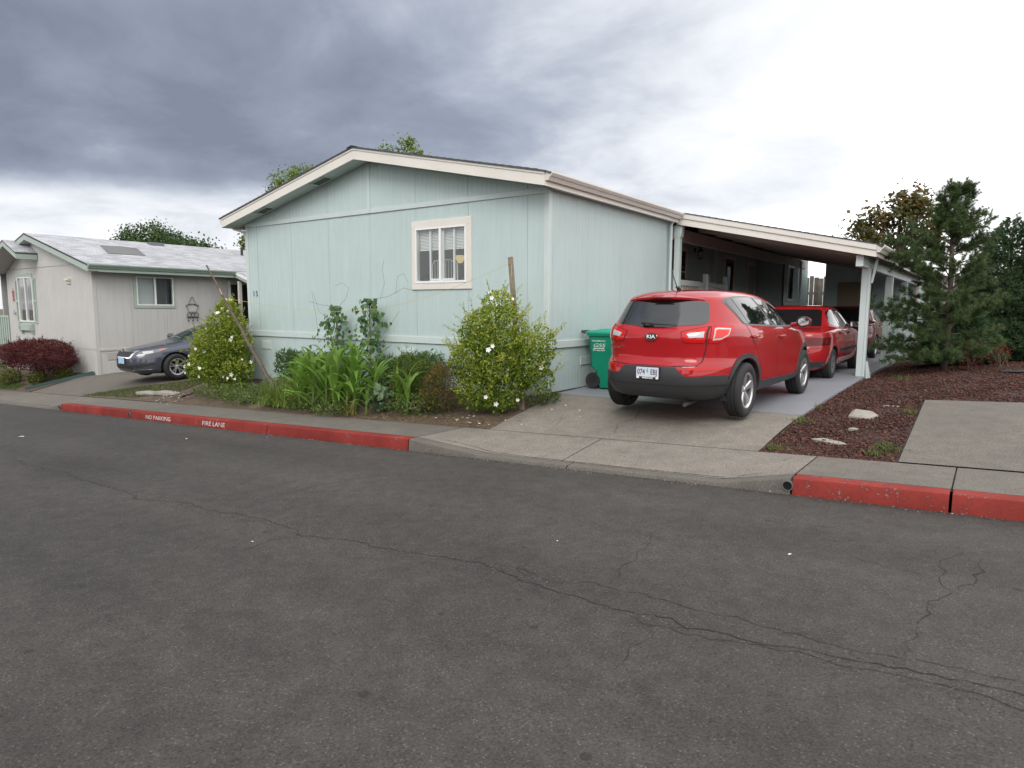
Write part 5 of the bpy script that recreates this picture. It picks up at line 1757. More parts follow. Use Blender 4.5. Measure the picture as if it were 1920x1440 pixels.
def make_wheel(tyre_r, width, rim_r, spokes, style='wide', rim_mat=None):
    key = (tyre_r, width, rim_r, spokes, style)
    h = width / 2
    to3 = lambda a, b, t: (a, t, b)
    R, r = tyre_r, rim_r
    prof = [(r, -h * 0.82), (r + 0.012, -h * 0.92), ((R + r) / 2, -h), (R - 0.03, -h * 0.94), (R - 0.008, -h * 0.80), (R, -h * 0.66)]
    for g in (-0.42, 0.0, 0.42):
        prof += [(R, h * (g - 0.055)), (R - 0.009, h * (g - 0.04)), (R - 0.009, h * (g + 0.04)), (R, h * (g + 0.055))]
    prof += [(R, h * 0.66), (R - 0.008, h * 0.80), (R - 0.03, h * 0.94), ((R + r) / 2, h), (r + 0.012, h * 0.92), (r, h * 0.82)]
    ty = MB().lathe(prof, 48, to3).build('tyre', black_rubber, None, smooth=True, auto=35)
    rm = MB().lathe([(r + 0.002, -h * 0.8), (r - 0.012, -h * 0.7), (r - 0.02, h * 0.3), (r - 0.022, h * 0.72), (r - 0.004, h * 0.84), (r + 0.006, h * 0.86), (r + 0.006, h * 0.80)], 48, to3)
    rm.lathe([(0.0, h * 0.62), (0.03, h * 0.62), (0.038, h * 0.56), (0.062, h * 0.5), (0.07, h * 0.2)], 20, to3)
    for k in range(spokes):
        a = 2 * math.pi * k / spokes + 0.3
        arms = ((-0.09, 0.09),) if style == 'wide' else ((-0.30, -0.12), (0.12, 0.30))
        if style == 'steel':
            arms = ((-0.28, 0.28),)
        for a0, a1 in arms:
            w0 = 0.030 if style == 'wide' else 0.014
            w1 = 0.058 if style == 'wide' else 0.017
            if style == 'steel':
                w0, w1 = 0.045, 0.06
            c0, c1 = (a + (a0 + a1) / 2 * 0.45, a + (a0 + a1) / 2)
            p0 = (0.04 * math.cos(c0), 0.04 * math.sin(c0))
            p1 = ((r - 0.012) * math.cos(c1), (r - 0.012) * math.sin(c1))
            dx_, dz_ = p1[0] - p0[0], p1[1] - p0[1]
            l = math.hypot(dx_, dz_)
            nx_, nz_ = -dz_ / l, dx_ / l
            q = [(p0[0] + nx_ * w0, p0[1] + nz_ * w0), (p1[0] + nx_ * w1, p1[1] + nz_ * w1), (p1[0] - nx_ * w1, p1[1] - nz_ * w1), (p0[0] - nx_ * w0, p0[1] - nz_ * w0)]
            qi = [(p0[0] + nx_ * w0 * .6, p0[1] + nz_ * w0 * .6), (p1[0] + nx_ * w1 * .65, p1[1] + nz_ * w1 * .65), (p1[0] - nx_ * w1 * .65, p1[1] - nz_ * w1 * .65), (p0[0] - nx_ * w0 * .6, p0[1] - nz_ * w0 * .6)]
            y0, y1 = h * 0.30, [h * 0.58, h * 0.76, h * 0.76, h * 0.58]
            vs_ = [(u, y0, v) for u, v in q] + [(u, y1[i] - 0.012, v) for i, (u, v) in enumerate(q)] + [(u, y1[i], v) for i, (u, v) in enumerate(qi)]
            rm.add(vs_, [(0, 1, 5, 4), (1, 2, 6, 5), (2, 3, 7, 6), (3, 0, 4, 7), (4, 5, 9, 8), (5, 6, 10, 9), (6, 7, 11, 10), (7, 4, 8, 11), (8, 9, 10, 11)])
    rmo = rm.build('rim', rim_mat or alloy, None, smooth=True, auto=30)
    hb = MB().lathe([(0.0, h * 0.1), (r - 0.025, h * 0.1), (r - 0.025, -h * 0.6), (0, -h * 0.6)], 32, to3).build('wheel', M('brake_dark', (0.02, 0.02, 0.021), 0.6, metal=0.3), None)
    WHEELS[key] = (hb.data, ('tyre', ty.data), ('rim', rmo.data))
    for o in (ty, rmo, hb):
        bpy.data.objects.remove(o)


def car_paint(name, col, rough=0.32, metal=0.25, coat=1.0):
    m = M(name, col, 0.5, metal=metal, coat=1.0, spec=0.12)
    m.node_tree.nodes['Principled BSDF'].inputs['Coat Roughness'].default_value = 0.015
    return m


def local_text(car, name, txt, size, mat, o, xdir, ydir, sx_=1, sy_=1, bold=0.0, parent=None, shear=0.0, ext=0.001):
    return put_text(name, txt, size, mat, parent or car.root, frame_mtx(o, xdir, ydir), sx_, sy_, bold, ext, shear)


def smooth_poly(poly, it=2, keep=()):
    for _ in range(it):
        out = []
        n = len(poly)
        for i in range(n):
            a, b = poly[i], poly[(i + 1) % n]
            out += [(a[0] * .8 + b[0] * .2, a[1] * .8 + b[1] * .2), (a[0] * .2 + b[0] * .8, a[1] * .2 + b[1] * .8)]
        poly = out
    return poly


red = car_paint('red_car_paint', (0.36, 0.007, 0.011), 0.32, 0.0, 0.75)
red_old = car_paint('older_red_car_paint', (0.31, 0.009, 0.012), 0.36, 0.0, 0.6)
maroon = car_paint('maroon_car_paint', (0.11, 0.008, 0.012), 0.33, 0.3)
slate = car_paint('slate_grey_car_paint', (0.062, 0.068, 0.088), 0.33, 0.5)
lamp_red = M('red_lamp_lens', (0.50, 0.004, 0.004), 0.08, spec=0.5)
lamp_red_bright = M('bright_red_lamp_lens', (0.70, 0.03, 0.02), 0.08)
lamp_clear = M('clear_lamp_lens', (0.48, 0.47, 0.48), 0.1, coat=0.5)
lamp_dark = M('dark_red_lamp_lens', (0.10, 0.006, 0.006), 0.15, spec=0.4)
make_wheel(0.345, 0.225, 0.222, 5, 'wide')
make_wheel(0.33, 0.205, 0.216, 5, 'split')
make_wheel(0.287, 0.175, 0.175, 6, 'steel', M('dull_wheel_cover', (0.16, 0.16, 0.165), 0.5, metal=0.5))
make_wheel(0.29, 0.18, 0.185, 7, 'split')

# ================================================================== red crossover (rear three-quarter)
suv_keys = [
    (0.275, -2.06, 1.98, 0.80, 3.8, 5), (0.31, -2.15, 2.07, 0.875, 3.5, 5), (0.37, -2.205, 2.12, 0.908, 3.4, 4.5), (0.46, -2.24, 2.16, 0.92, 3.6, 4.2), (0.56, -2.25, 2.18, 0.926, 3.6, 4.2), (0.655, -2.235, 2.18, 0.928, 3.6, 4),
    (0.70, -2.215, 2.17, 0.928, 3.6, 4), (0.735, -2.185, 2.16, 0.928, 3.6, 4), (0.79, -2.165, 2.14, 0.929, 3.6, 4), (0.90, -2.170, 2.06, 0.930, 3.6, 3.8), (1.00, -2.178, 1.92, 0.924, 3.6, 3.5), (1.06, -2.165, 1.62, 0.912, 3.6, 3.4),
    (1.11, -2.135, 1.32, 0.894, 3.6, 3.4), (1.15, -2.10, 1.15, 0.870, 3.6, 3.6), (1.20, -2.055, 1.04, 0.838, 3.6, 3.8), (1.32, -1.965, 0.79, 0.780, 3.6, 3.8), (1.44, -1.89, 0.53, 0.715, 3.6, 3.6), (1.50, -1.85, 0.34, 0.668, 3.6, 3.4),
    (1.54, -1.78, 0.16, 0.61, 3.1, 3.2), (1.572, -1.64, -0.06, 0.53, 3.0, 3), (1.592, -1.44, -0.26, 0.42, 3, 3), (1.603, -1.2, -0.45, 0.25, 3, 3), (1.606, -0.95, -0.62, 0.08, 3, 3)]
AX = 1.32
suv = Car('crossover_car', 'red crossover with dark tinted rear window parked nose-in on the driveway', suv_keys, [(-AX, 0.345), (AX, 0.345)], 0.400, red, (-3.275, 9.76, 0.277), math.pi / 2 - rad(2.0), rad(0.9), sub=6, na=150)
# frame: local +x forward; rotated so +x points to world +Y
for hx in (-AX, AX):
    suv.arch_band(hx, 0.345, 0.407, 0.465, -4, 184, black_plastic, 0.014)
suv.side('sill_cladding', [(-0.915, 0.282), (0.90, 0.282), (0.90, 0.40), (0.45, 0.385), (-0.915, 0.43)], black_plastic, 0.012, 0.03)
suv.side('bumper_side', [(-2.10, 0.285), (-1.74, 0.285), (-1.735, 0.42), (-1.77, 0.575), (-2.1, 0.575)], black_plastic, 0.010, 0.02)
bump = [(-0.66, 0.282), (0.66, 0.282), (0.80, 0.33), (0.86, 0.40), (0.86, 0.565), (0.50, 0.565), (0.425, 0.575), (0.335, 0.672), (-0.335, 0.672), (-0.425, 0.575), (-0.50, 0.565), (-0.86, 0.565), (-0.86, 0.40), (-0.80, 0.33)]
bo = suv.patch('rear_bumper', bump, 180, black_plastic, 0.012, 0.03)
suv.seam([(-0.80, 0.455), (0.80, 0.455)], 180, 0.008, black_metal, 0.0125 + 0.001, 'bumper_crease', bo)
# tailgate glass, notched at the foot
rw_ = [(-0.60, 1.20), (-0.585, 1.30), (-0.545, 1.425), (-0.50, 1.462), (0.50, 1.462), (0.545, 1.425), (0.585, 1.30), (0.60, 1.20), (0.55, 1.175), (0.30, 1.158), (0.14, 1.135), (-0.14, 1.135), (-0.30, 1.158), (-0.55, 1.175)]
rg = suv.patch('rear_window', rw_, 180, tint_glass, 0.004, 0.01)
wip = MB()
wip.tube([(-2.11, 0.02, 1.165), (-2.125, 0.1, 1.17), (-2.10, 0.15, 1.185)], 0.018, 6)
wip.tube([(-2.115, 0.17, 1.195), (-2.13, 0.0, 1.185), (-2.12, -0.30, 1.172)], [0.017, 0.014, 0.006], 6)
wip.build('rear_wiper', black_metal, suv.root, world=False)
# roof spoiler lip
sp_ = MB()
n_ = 13
vs_ = []
for i in range(n_):
    y = -0.50 + 1.0 * i / (n_ - 1)
    e = abs(y / 0.50)
    back = -1.935 + 0.15 * e ** 2.4
    zt_ = 1.538 - 0.035 * e ** 3
    vs_ += [(-1.62, y * 0.97, zt_ + 0.034 - 0.02 * e ** 2), (back, y, zt_ - 0.030), (back + 0.006, y, zt_ - 0.056), (back + 0.075, y, zt_ - 0.066)]
for i in range(n_ - 1):
    for j in range(3):
        sp_.f.append((i * 4 + j, (i + 1) * 4 + j, (i + 1) * 4 + j + 1, i * 4 + j + 1))
sp_.f += [(0, 1, 2, 3), tuple(range((n_ - 1) * 4, n_ * 4))[::-1]]
sp_.v = vs_
sp_.build('roof_spoiler', red, suv.root, smooth=True, world=False, auto=40)
MB().box(-1.949, -1.935, -0.13, 0.13, 1.488, 1.497).build('brake_light', lamp_dark, suv.root, world=False)
for sg in (-1, 1):
    # tail lamp: clear+red inner piece on the tailgate, red outer piece round the corner
    tl = suv.patch('tail_light', [(sg * 0.36, 1.085), (sg * 0.50, 1.125), (sg * 0.62, 1.150), (sg * 0.615, 0.968), (sg * 0.50, 0.962), (sg * 0.40, 0.972)], 180, lamp_red, 0.007, 0.015, grid=0.03)
    suv.patch('lamp_gap', [(sg * 0.35, 1.092), (sg * 0.50, 1.133), (sg * 0.628, 1.158), (sg * 0.623, 0.960), (sg * 0.50, 0.954), (sg * 0.395, 0.964)], 180, seam_black, 0.003, 0.004, tl, grid=0.03)
    suv.patch('reverse_light', [(sg * 0.425, 1.065), (sg * 0.60, 1.098), (sg * 0.60, 1.03), (sg * 0.46, 1.022)], 180, lamp_clear, 0.0105, 0.002, tl, grid=0.03)
    az = 180 + 42 * sg if sg < 0 else 180 - 42
    az = 180 - 42 * sg
    U = lambda x, y: suv.uv(x, y, 0, az)[0]
    ysf = lambda x, z: sg * suv.ysurf(x, z, sg, 0.8)
    pl = [(-2.06, 0.645 * sg, 1.152), (-1.86, None, 1.165), (-1.60, None, 1.150), (-1.70, None, 1.04), (-1.86, None, 0.968), (-2.05, 0.645 * sg, 0.958)]
    uvp = []
    for x, y, z in pl:
        if y is None:
            y = ysf(x, z)
            uvp.append((U(x, y), z))
        else:
            h = suv.hit(y, z, 180) if False else suv.bvh.ray_cast(Vector((-6, y, z)), Vector((1, 0, 0)))
            uvp.append((U(h[0].x, y), z))
    tl2 = suv.patch('tail_light', uvp, az, lamp_red, 0.008, 0.015, grid=0.03)
    cu_ = np.mean(uvp, 0)
    out_ = [(cu_[0] + (p[0] - cu_[0]) * 1.03, cu_[1] + (p[1] - cu_[1]) * 1.05) for p in uvp]
    suv.patch('lamp_gap', out_, az, seam_black, 0.0035, 0.004, tl2, grid=0.03)
    inn = [(cu_[0] + (p[0] - cu_[0]) * 0.72, cu_[1] + (p[1] - cu_[1]) * 0.70) for p in uvp]
    inn2 = [(cu_[0] + (p[0] - cu_[0]) * 0.60, cu_[1] + (p[1] - cu_[1]) * 0.50) for p in uvp]
    suv.patch('light_ring', inn, az, lamp_clear, 0.0100, 0.001, tl2, grid=0.03)
    suv.patch('brake_light', inn2, az, lamp_red_bright, 0.0118, 0.001, tl2, grid=0.03)
    # lower lamp strip
    suv.patch('bumper_reflector', [(sg * 0.44, 0.672), (sg * 0.78, 0.672), (sg * 0.76, 0.640), (sg * 0.47, 0.636)], 180, lamp_red, 0.008, 0.012, grid=0.03)
# chrome-ringed badge and lettering
MB().lathe([(0.0, 0.004), (0.066, 0.004), (0.070, 0.008), (0.079, 0.008), (0.082, 0.0)], 32, lambda a, b, h: (-2.196 - h, a, 1.03 + b * 0.56)).build('badge', chrome, suv.root, smooth=True, world=False, auto=30)
MB().lathe([(0.0, 0.0092), (0.070, 0.0092), (0.0702, 0.004)], 32, lambda a, b, h: (-2.196 - h, a, 1.03 + b * 0.56)).build('badge_face', black_metal, suv.root, world=False)
local_text(suv, 'badge_lettering', 'KIA', 0.062, M('badge_white', (0.9, 0.9, 0.9), 0.3), (-2.2065, 0.0, 1.03), (0, -1, 0), (0, 0, 1), 1.15, 0.95, 0.0012)
local_text(suv, 'model_lettering', 'SPORTAGE', 0.040, chrome, (-2.180, 0.50, 0.885), (0, -1, 0), (0, 0, 1), 0.8, 0.75, 0.0006)
# plate in a black frame
pf = MB().box(-2.275, -2.262, -0.158, 0.158, 0.518, 0.672).build('license_plate_frame', black_metal, suv.root, world=False)
MB().box(-2.280, -2.2755, -0.148, 0.148, 0.546, 0.662).build('license_plate', M('plate_pale', (0.62, 0.64, 0.72), 0.4, var=0.06, vscale=20), pf, world=False)
plt = M('plate_navy', (0.05, 0.05, 0.12), 0.5)
fr_ = ((0, -1, 0), (0, 0, 1))
local_text(suv, 'plate_lettering', '074', 0.088, plt, (-2.2808, 0.082, 0.602), *fr_, 0.78, 1.05, 0.0008, pf)
local_text(suv, 'plate_lettering', 'EBJ', 0.088, plt, (-2.2808, -0.085, 0.602), *fr_, 0.78, 1.05, 0.0008, pf)
MB().lathe([(0.0, 0), (0.018, 0)], 3, lambda a, b, h: (-2.2806, a * 1.0, 0.62 + b * 2.2)).build('plate_tree', M('plate_green', (0.10, 0.42, 0.36), 0.5), pf, world=False)
local_text(suv, 'frame_lettering', 'WESTON', 0.034, white_print, (-2.2758, 0.0, 0.531), *fr_, 1.0, 0.85, 0.0012, pf)
for sg in (-1, 1):
    MB().box(-2.2803, -2.2758, sg * 0.128 - 0.017, sg * 0.128 + 0.017, 0.522, 0.546).build('plate_sticker', white_print, pf, world=False)
# seams
for sg in (-1, 1):
    suv.seam([(sg * 0.635, 1.16), (sg * 0.632, 0.95), (sg * 0.615, 0.86), (sg * 0.595, 0.74), (sg * 0.56, 0.695), (sg * 0.30, 0.684)], 180, 0.0048)
suv.seam([(-0.30, 0.684), (0.30, 0.684)], 180, 0.0035)
# side glass with grey surround, three panes
glass_poly = [(-1.56, 1.44), (-1.47, 1.475), (-1.25, 1.497), (-0.80, 1.50), (-0.40, 1.475), (0.0, 1.405), (0.45, 1.275), (0.78, 1.125), (0.80, 1.085), (-0.3, 1.120), (-1.27, 1.165), (-1.32, 1.18)]
cen_ = np.mean(glass_poly, 0)
big = [(cen_[0] + (x - cen_[0]) * 1.022, cen_[1] + (z - cen_[1]) * 1.085) for x, z in glass_poly]
for sg in (-1, 1):
    fr2 = suv.side('window_surround', big, M('grey_window_trim', (0.10, 0.10, 0.105), 0.4), 0.003, 0.008, (sg,))[0]
    suv.side('side_window', [(-1.53, 1.435), (-1.46, 1.465), (-1.375, 1.478), (-1.205, 1.168), (-1.28, 1.172), (-1.33, 1.19)], tint_glass, 0.0065, 0.003, (sg,))
    suv.side('side_window', [(-1.355, 1.480), (-1.20, 1.493), (-0.80, 1.495), (-0.70, 1.490), (-0.34, 1.128), (-1.185, 1.167)], tint_glass, 0.0065, 0.003, (sg,))
    suv.side('side_window', [(-0.62, 1.486), (-0.40, 1.468), (0.0, 1.398), (0.45, 1.268), (0.70, 1.145), (0.72, 1.095), (-0.26, 1.125)], tint_glass, 0.0065, 0.003, (sg,))
    suv.side('sill_crease', [(-0.92, 0.445), (0.90, 0.415), (0.90, 0.425), (-0.92, 0.458)], red, 0.006, 0.006, (sg,))
    # door gaps
    for ln_ in ([(-1.30, 1.15), (-1.20, 1.0), (-1.05, 0.85), (-0.90, 0.68), (-0.84, 0.46)], [(-0.31, 1.11), (-0.22, 0.9), (-0.20, 0.44)], [(0.86, 1.06), (0.90, 0.8), (0.84, 0.44)]):
        suv.seam([(-sg * x, z) for x, z in ln_], 90 * sg, 0.0048)
    for hx_, hz_ in ((-1.10, 1.005), (-0.06, 0.965)):
        y = sg * suv.ysurf(hx_, hz_, sg, 0.92)
        d = MB().tube([(hx_ - 0.11, y + sg * 0.008, hz_), (hx_ - 0.07, y + sg * 0.032, hz_ + 0.006), (hx_ + 0.07, y + sg * 0.032, hz_ + 0.006), (hx_ + 0.11, y + sg * 0.008, hz_)], [0.012, 0.017, 0.017, 0.012], 8)
        d.build('door_handle', red, suv.root, smooth=True, world=False)
    # mirror
    y = sg * suv.ysurf(0.62, 1.08, sg, 0.85)
    mm = MB().tube([(0.60, y, 1.10), (0.60, y + sg * 0.10, 1.12)], 0.03, 8)
    to = lambda a, b, h, y=y, sg=sg: (0.56 + h, y + sg * 0.19 + a * 1.25, 1.15 + b)
    mm.lathe([(0.060, -0.055), (0.076, -0.05), (0.080, 0.0), (0.066, 0.07), (0.03, 0.10), (0.0, 0.105)], 20, to)
    mo = mm.build('door_mirror', black_plastic if sg > 9 else red, suv.root, smooth=True, world=False, auto=40)
    MB().lathe([(0.0, -0.052), (0.064, -0.052)], 20, to).build('mirror_glass', M('mirror_silver', (0.75, 0.8, 0.8), 0.03, metal=1.0), mo, world=False)
    MB().lathe([(0.062, -0.058), (0.080, -0.052), (0.076, -0.03)], 20, to).build('mirror_bezel', black_plastic, mo, world=False)
    # roof strip
    suv.seam([(-1.55, sg * 0.47), (-1.2, sg * 0.545), (-0.6, sg * 0.56), (-0.1, sg * 0.52)], 'top', 0.011, black_metal, 0.003, 'roof_strip')
    # wheels
    for hx in (-AX, AX):
        suv.wheel(hx, sg * 0.807, 0.345, 0.345, 0.225, 0.222, 5, sg, 'wide')
an = MB().tube([(-1.40, 0.0, 1.598), (-1.44, 0.0, 1.63), (-1.50, 0.0, 1.635)], [0.035, 0.022, 0.012], 8)
an.tube([(-1.47, 0.0, 1.63), (-1.60, 0.02, 1.84)], [0.007, 0.004], 6)
an.build('antenna', black_metal, suv.root, world=False)
MB().tube([(-2.12, -0.42, 0.215), (-1.7, -0.40, 0.225)], 0.024, 10).build('exhaust_pipe', M('dull_steel', (0.08, 0.07, 0.065), 0.7, metal=0.5), suv.root, world=False)
# windscreen and headlamps on the far side
suv.patch('windscreen', [(-0.62, 1.16), (0.62, 1.16), (0.50, 1.48), (-0.50, 1.48)], 0, tint_glass, 0.004, 0.01)
for sg in (-1, 1):
    suv.patch('headlight', [(sg * 0.45, 0.86), (sg * 0.78, 0.92), (sg * 0.80, 0.80), (sg * 0.5, 0.76)], 0, lamp_clear, 0.006, 0.01)
suv.patch('grille', [(-0.42, 0.76), (0.42, 0.76), (0.40, 0.90), (-0.40, 0.90)], 0, black_metal, 0.006, 0.01)

# ================================================================== old red sedan
sed_keys = [
    (0.19, -1.98, 1.95, 0.70, 6, 5), (0.28, -2.08, 2.06, 0.79, 6, 5), (0.42, -2.12, 2.10, 0.828, 6, 5), (0.56, -2.115, 2.10, 0.836, 6, 5), (0.66, -2.09, 2.06, 0.836, 6, 5), (0.78, -2.07, 1.96, 0.832, 6, 4.5),
    (0.86, -2.045, 1.62, 0.822, 6, 4.5), (0.905, -1.98, 1.28, 0.808, 5.5, 4.5), (0.935, -1.72, 1.05, 0.79, 5.5, 4.5), (0.965, -1.42, 0.92, 0.770, 5, 4.5), (1.03, -1.30, 0.80, 0.730, 5, 4.5), (1.15, -1.14, 0.55, 0.672, 5, 4.5), (1.27, -0.99, 0.30, 0.615, 4.8, 4.5),
    (1.335, -0.90, 0.14, 0.565, 4.2, 4), (1.365, -0.78, -0.02, 0.49, 3.6, 3.6), (1.38, -0.62, -0.16, 0.37, 3.2, 3.2), (1.386, -0.48, -0.28, 0.15, 3, 3)]


def sedan(name, label, paint, loc, rot, wb, wkey, trim_dark=True, pitch_=0.0, keys=sed_keys):
    a = wb / 2
    hz = wkey[0]
    c = Car(name, label, keys, [(-a - 0.02, hz), (a - 0.02, hz)], hz + 0.055, paint, loc, rot, pitch_, sub=5, na=110)
    wx_ = (-a - 0.02, a - 0.02)
    c.patch('rear_window', [(-0.58, 0.985), (-0.50, 1.275), (-0.44, 1.30), (0.44, 1.30), (0.50, 1.275), (0.58, 0.985)], 180, tint_glass, 0.004, 0.01)
    c.patch('windscreen', [(-0.60, 0.97), (-0.50, 1.29), (0.50, 1.29), (0.60, 0.97)], 0, tint_glass, 0.004, 0.01)
    for sg in (-1, 1):
        for poly in ([(-1.10, 1.02), (-0.93, 1.24), (-0.82, 1.285), (-0.66, 1.295), (-0.62, 0.975), (-1.0, 0.985)], [(-0.60, 1.297), (-0.30, 1.30), (-0.22, 1.295), (-0.18, 0.965), (-0.58, 0.974)], [(-0.14, 1.292), (0.05, 1.27), (0.36, 1.13), (0.62, 0.99), (0.62, 0.955), (-0.12, 0.964)]):
            c.side('side_window', poly, tint_glass, 0.006, 0.006, (sg,))
        c.side('rub_strip', [(-0.82, 0.50), (0.80, 0.50), (0.80, 0.56), (-0.82, 0.56)], black_plastic, 0.010, 0.014, (sg,))
        c.side('body_line', [(-2.0, 0.795), (1.9, 0.785), (1.9, 0.797), (-2.0, 0.807)], paint, 0.006, 0.006, (sg,))
        c.side('lower_line', [(-2.05, 0.475), (-1.62, 0.475), (-1.62, 0.487), (-2.05, 0.487)], paint, 0.008, 0.008, (sg,))
        for ln_ in ([(-0.98, 0.96), (-0.84, 0.75), (-0.80, 0.32)], [(-0.16, 0.95), (-0.14, 0.32)], [(0.72, 0.94), (0.74, 0.6), (0.74, 0.32)]):
            c.seam([(-sg * x, z) for x, z in ln_], 90 * sg, 0.003)
        c.patch('tail_light', [(sg * 0.46, 0.64), (sg * 0.81, 0.66), (sg * 0.81, 0.80), (sg * 0.46, 0.80)], 180, lamp_dark, 0.006, 0.012)
        c.side('tail_light_side', [(-2.04, 0.66), (-1.88, 0.67), (-1.88, 0.795), (-2.02, 0.80)], lamp_dark, 0.006, 0.012, (sg,))
        for hx_ in (-0.80, 0.0):
            y = sg * c.ysurf(hx_, 0.845, sg, 0.82)
            MB().box(hx_ - 0.09, hx_ + 0.07, min(y - sg * .01, y + sg * 0.014), max(y - sg * .01, y + sg * 0.014), 0.825, 0.865).build('door_handle', black_metal, c.root, world=False)
        y = sg * c.ysurf(0.52, 0.96, sg, 0.76)
        mo = MB().bx(lambda a_, z_, d_: (0.42 + d_, y + sg * (0.02 + a_), 0.94 + z_), 0.0, 0.19, 0.0, 0.115, 0.0, 0.09, 0.02).build('door_mirror', black_plastic if trim_dark else paint, c.root, world=False)
        MB().bx(lambda a_, z_, d_: (0.42 - d_, y + sg * (0.02 + a_), 0.94 + z_), 0.015, 0.175, 0.012, 0.103, 0.0, 0.003).build('mirror_glass', M('mirror_silver_small', (0.6, 0.66, 0.68), 0.04, metal=1.0), mo, world=False)
        for hx in wx_:
            c.wheel(hx, sg * 0.735, hz, *wkey[:4], sg, wkey[4])
            c.arch_band(hx, hz, hz + 0.05, hz + 0.075, 0, 180, paint, 0.006, 'arch_lip', (sg,))
    c.seam([(-0.78, 0.90), (-0.76, 0.60), (0.76, 0.60), (0.78, 0.90)], 180, 0.003)
    c.patch('rear_bumper', [(-0.82, 0.26), (0.82, 0.26), (0.82, 0.36), (-0.82, 0.36)], 180, black_plastic, 0.006, 0.012)
    return c


sd = sedan('sedan_car', 'older boxy red sedan parked under the carport behind the crossover', red_old, (-3.16, 14.95, 0.318), math.pi / 2 - rad(1.2), 2.46, (0.287, 0.175, 0.175, 6, 'steel'), pitch_=rad(0.3))
hat_keys = [(k[0] * 1.0, k[1] + (0.0 if k[0] < 0.86 else -0.22 * max(0, min(1, (k[0] - 0.86) / 0.08)) * (1 if k[0] < 1.3 else 1)), k[2], k[3], k[4], k[5]) for k in sed_keys]
sd2 = sedan('coupe_car', 'dark maroon car furthest back under the carport in front of the shed', maroon, (-3.25, 21.2, 0.343), math.pi / 2 - rad(0.5), 2.46, (0.29, 0.18, 0.185, 7, 'split'), False, keys=hat_keys)

# ================================================================== slate grey sedan next door (front three-quarter)
gr_keys = [
    (0.17, -2.25, 2.18, 0.78, 6, 4.5), (0.24, -2.36, 2.33, 0.87, 6, 4.0), (0.34, -2.42, 2.39, 0.90, 5.5, 3.6), (0.46, -2.44, 2.41, 0.912, 5.5, 3.4), (0.58, -2.43, 2.41, 0.916, 5.5, 3.2), (0.68, -2.41, 2.38, 0.915, 5.5, 3.0),
    (0.745, -2.40, 2.30, 0.912, 5.5, 2.9), (0.80, -2.38, 2.12, 0.908, 5.5, 2.9), (0.85, -2.36, 1.86, 0.902, 5.5, 3.0), (0.90, -2.33, 1.56, 0.892, 5.5, 3.2), (0.94, -2.28, 1.30, 0.878, 5.5, 3.4), (0.975, -2.18, 1.12, 0.858, 5, 3.6), (1.02, -1.95, 1.00, 0.822, 5, 3.8),
    (1.12, -1.62, 0.76, 0.765, 4.6, 3.8), (1.24, -1.34, 0.46, 0.705, 4.4, 3.6), (1.34, -1.10, 0.16, 0.645, 4.2, 3.4), (1.40, -0.92, -0.06, 0.58, 3.8, 3.2), (1.435, -0.72, -0.26, 0.48, 3.4, 3), (1.45, -0.58, -0.38, 0.30, 3, 3), (1.455, -0.50, -0.44, 0.1, 3, 3)]
FA = 1.445
g = Car('sedan_car', 'slate grey sedan facing the street beside the beige home', gr_keys, [(-1.35, 0.33), (FA, 0.33)], 0.385, slate, (-18.08, 8.87 + FA, -0.262), -math.pi / 2 + rad(1.0), 0.0, sub=5, na=120)
g.patch('windscreen', [(-0.66, 1.0), (-0.50, 1.36), (0.50, 1.36), (0.66, 1.0)], 0, M('green_tinted_glass', (0.02, 0.035, 0.032), 0.02, spec=0.9), 0.004, 0.01)
g.patch('rear_window', [(-0.58, 1.03), (-0.46, 1.36), (0.46, 1.36), (0.58, 1.03)], 180, tint_glass, 0.004, 0.01)
gp = [(-0.40, 0.735), (-0.36, 0.745), (-0.10, 0.735), (0.10, 0.735), (0.36, 0.745), (0.40, 0.735), (0.34, 0.60), (0.26, 0.585), (-0.26, 0.585), (-0.34, 0.60)]
gf = g.patch('grille', [(x * 1.10, 0.665 + (z - 0.665) * 1.28) for x, z in gp], 0, chrome, 0.008, 0.01)
g.patch('grille_mesh', [(x * 0.95, 0.66 + (z - 0.66) * 0.86) for x, z in gp], 0, black_metal, 0.011, 0.002, gf)
MB().lathe([(0.0, 0.003), (0.062, 0.003), (0.065, 0)], 20, lambda a, b, h: (2.375 + h - 0.012, a, 0.775 + b * 0.55)).build('badge', chrome, g.root, world=False)
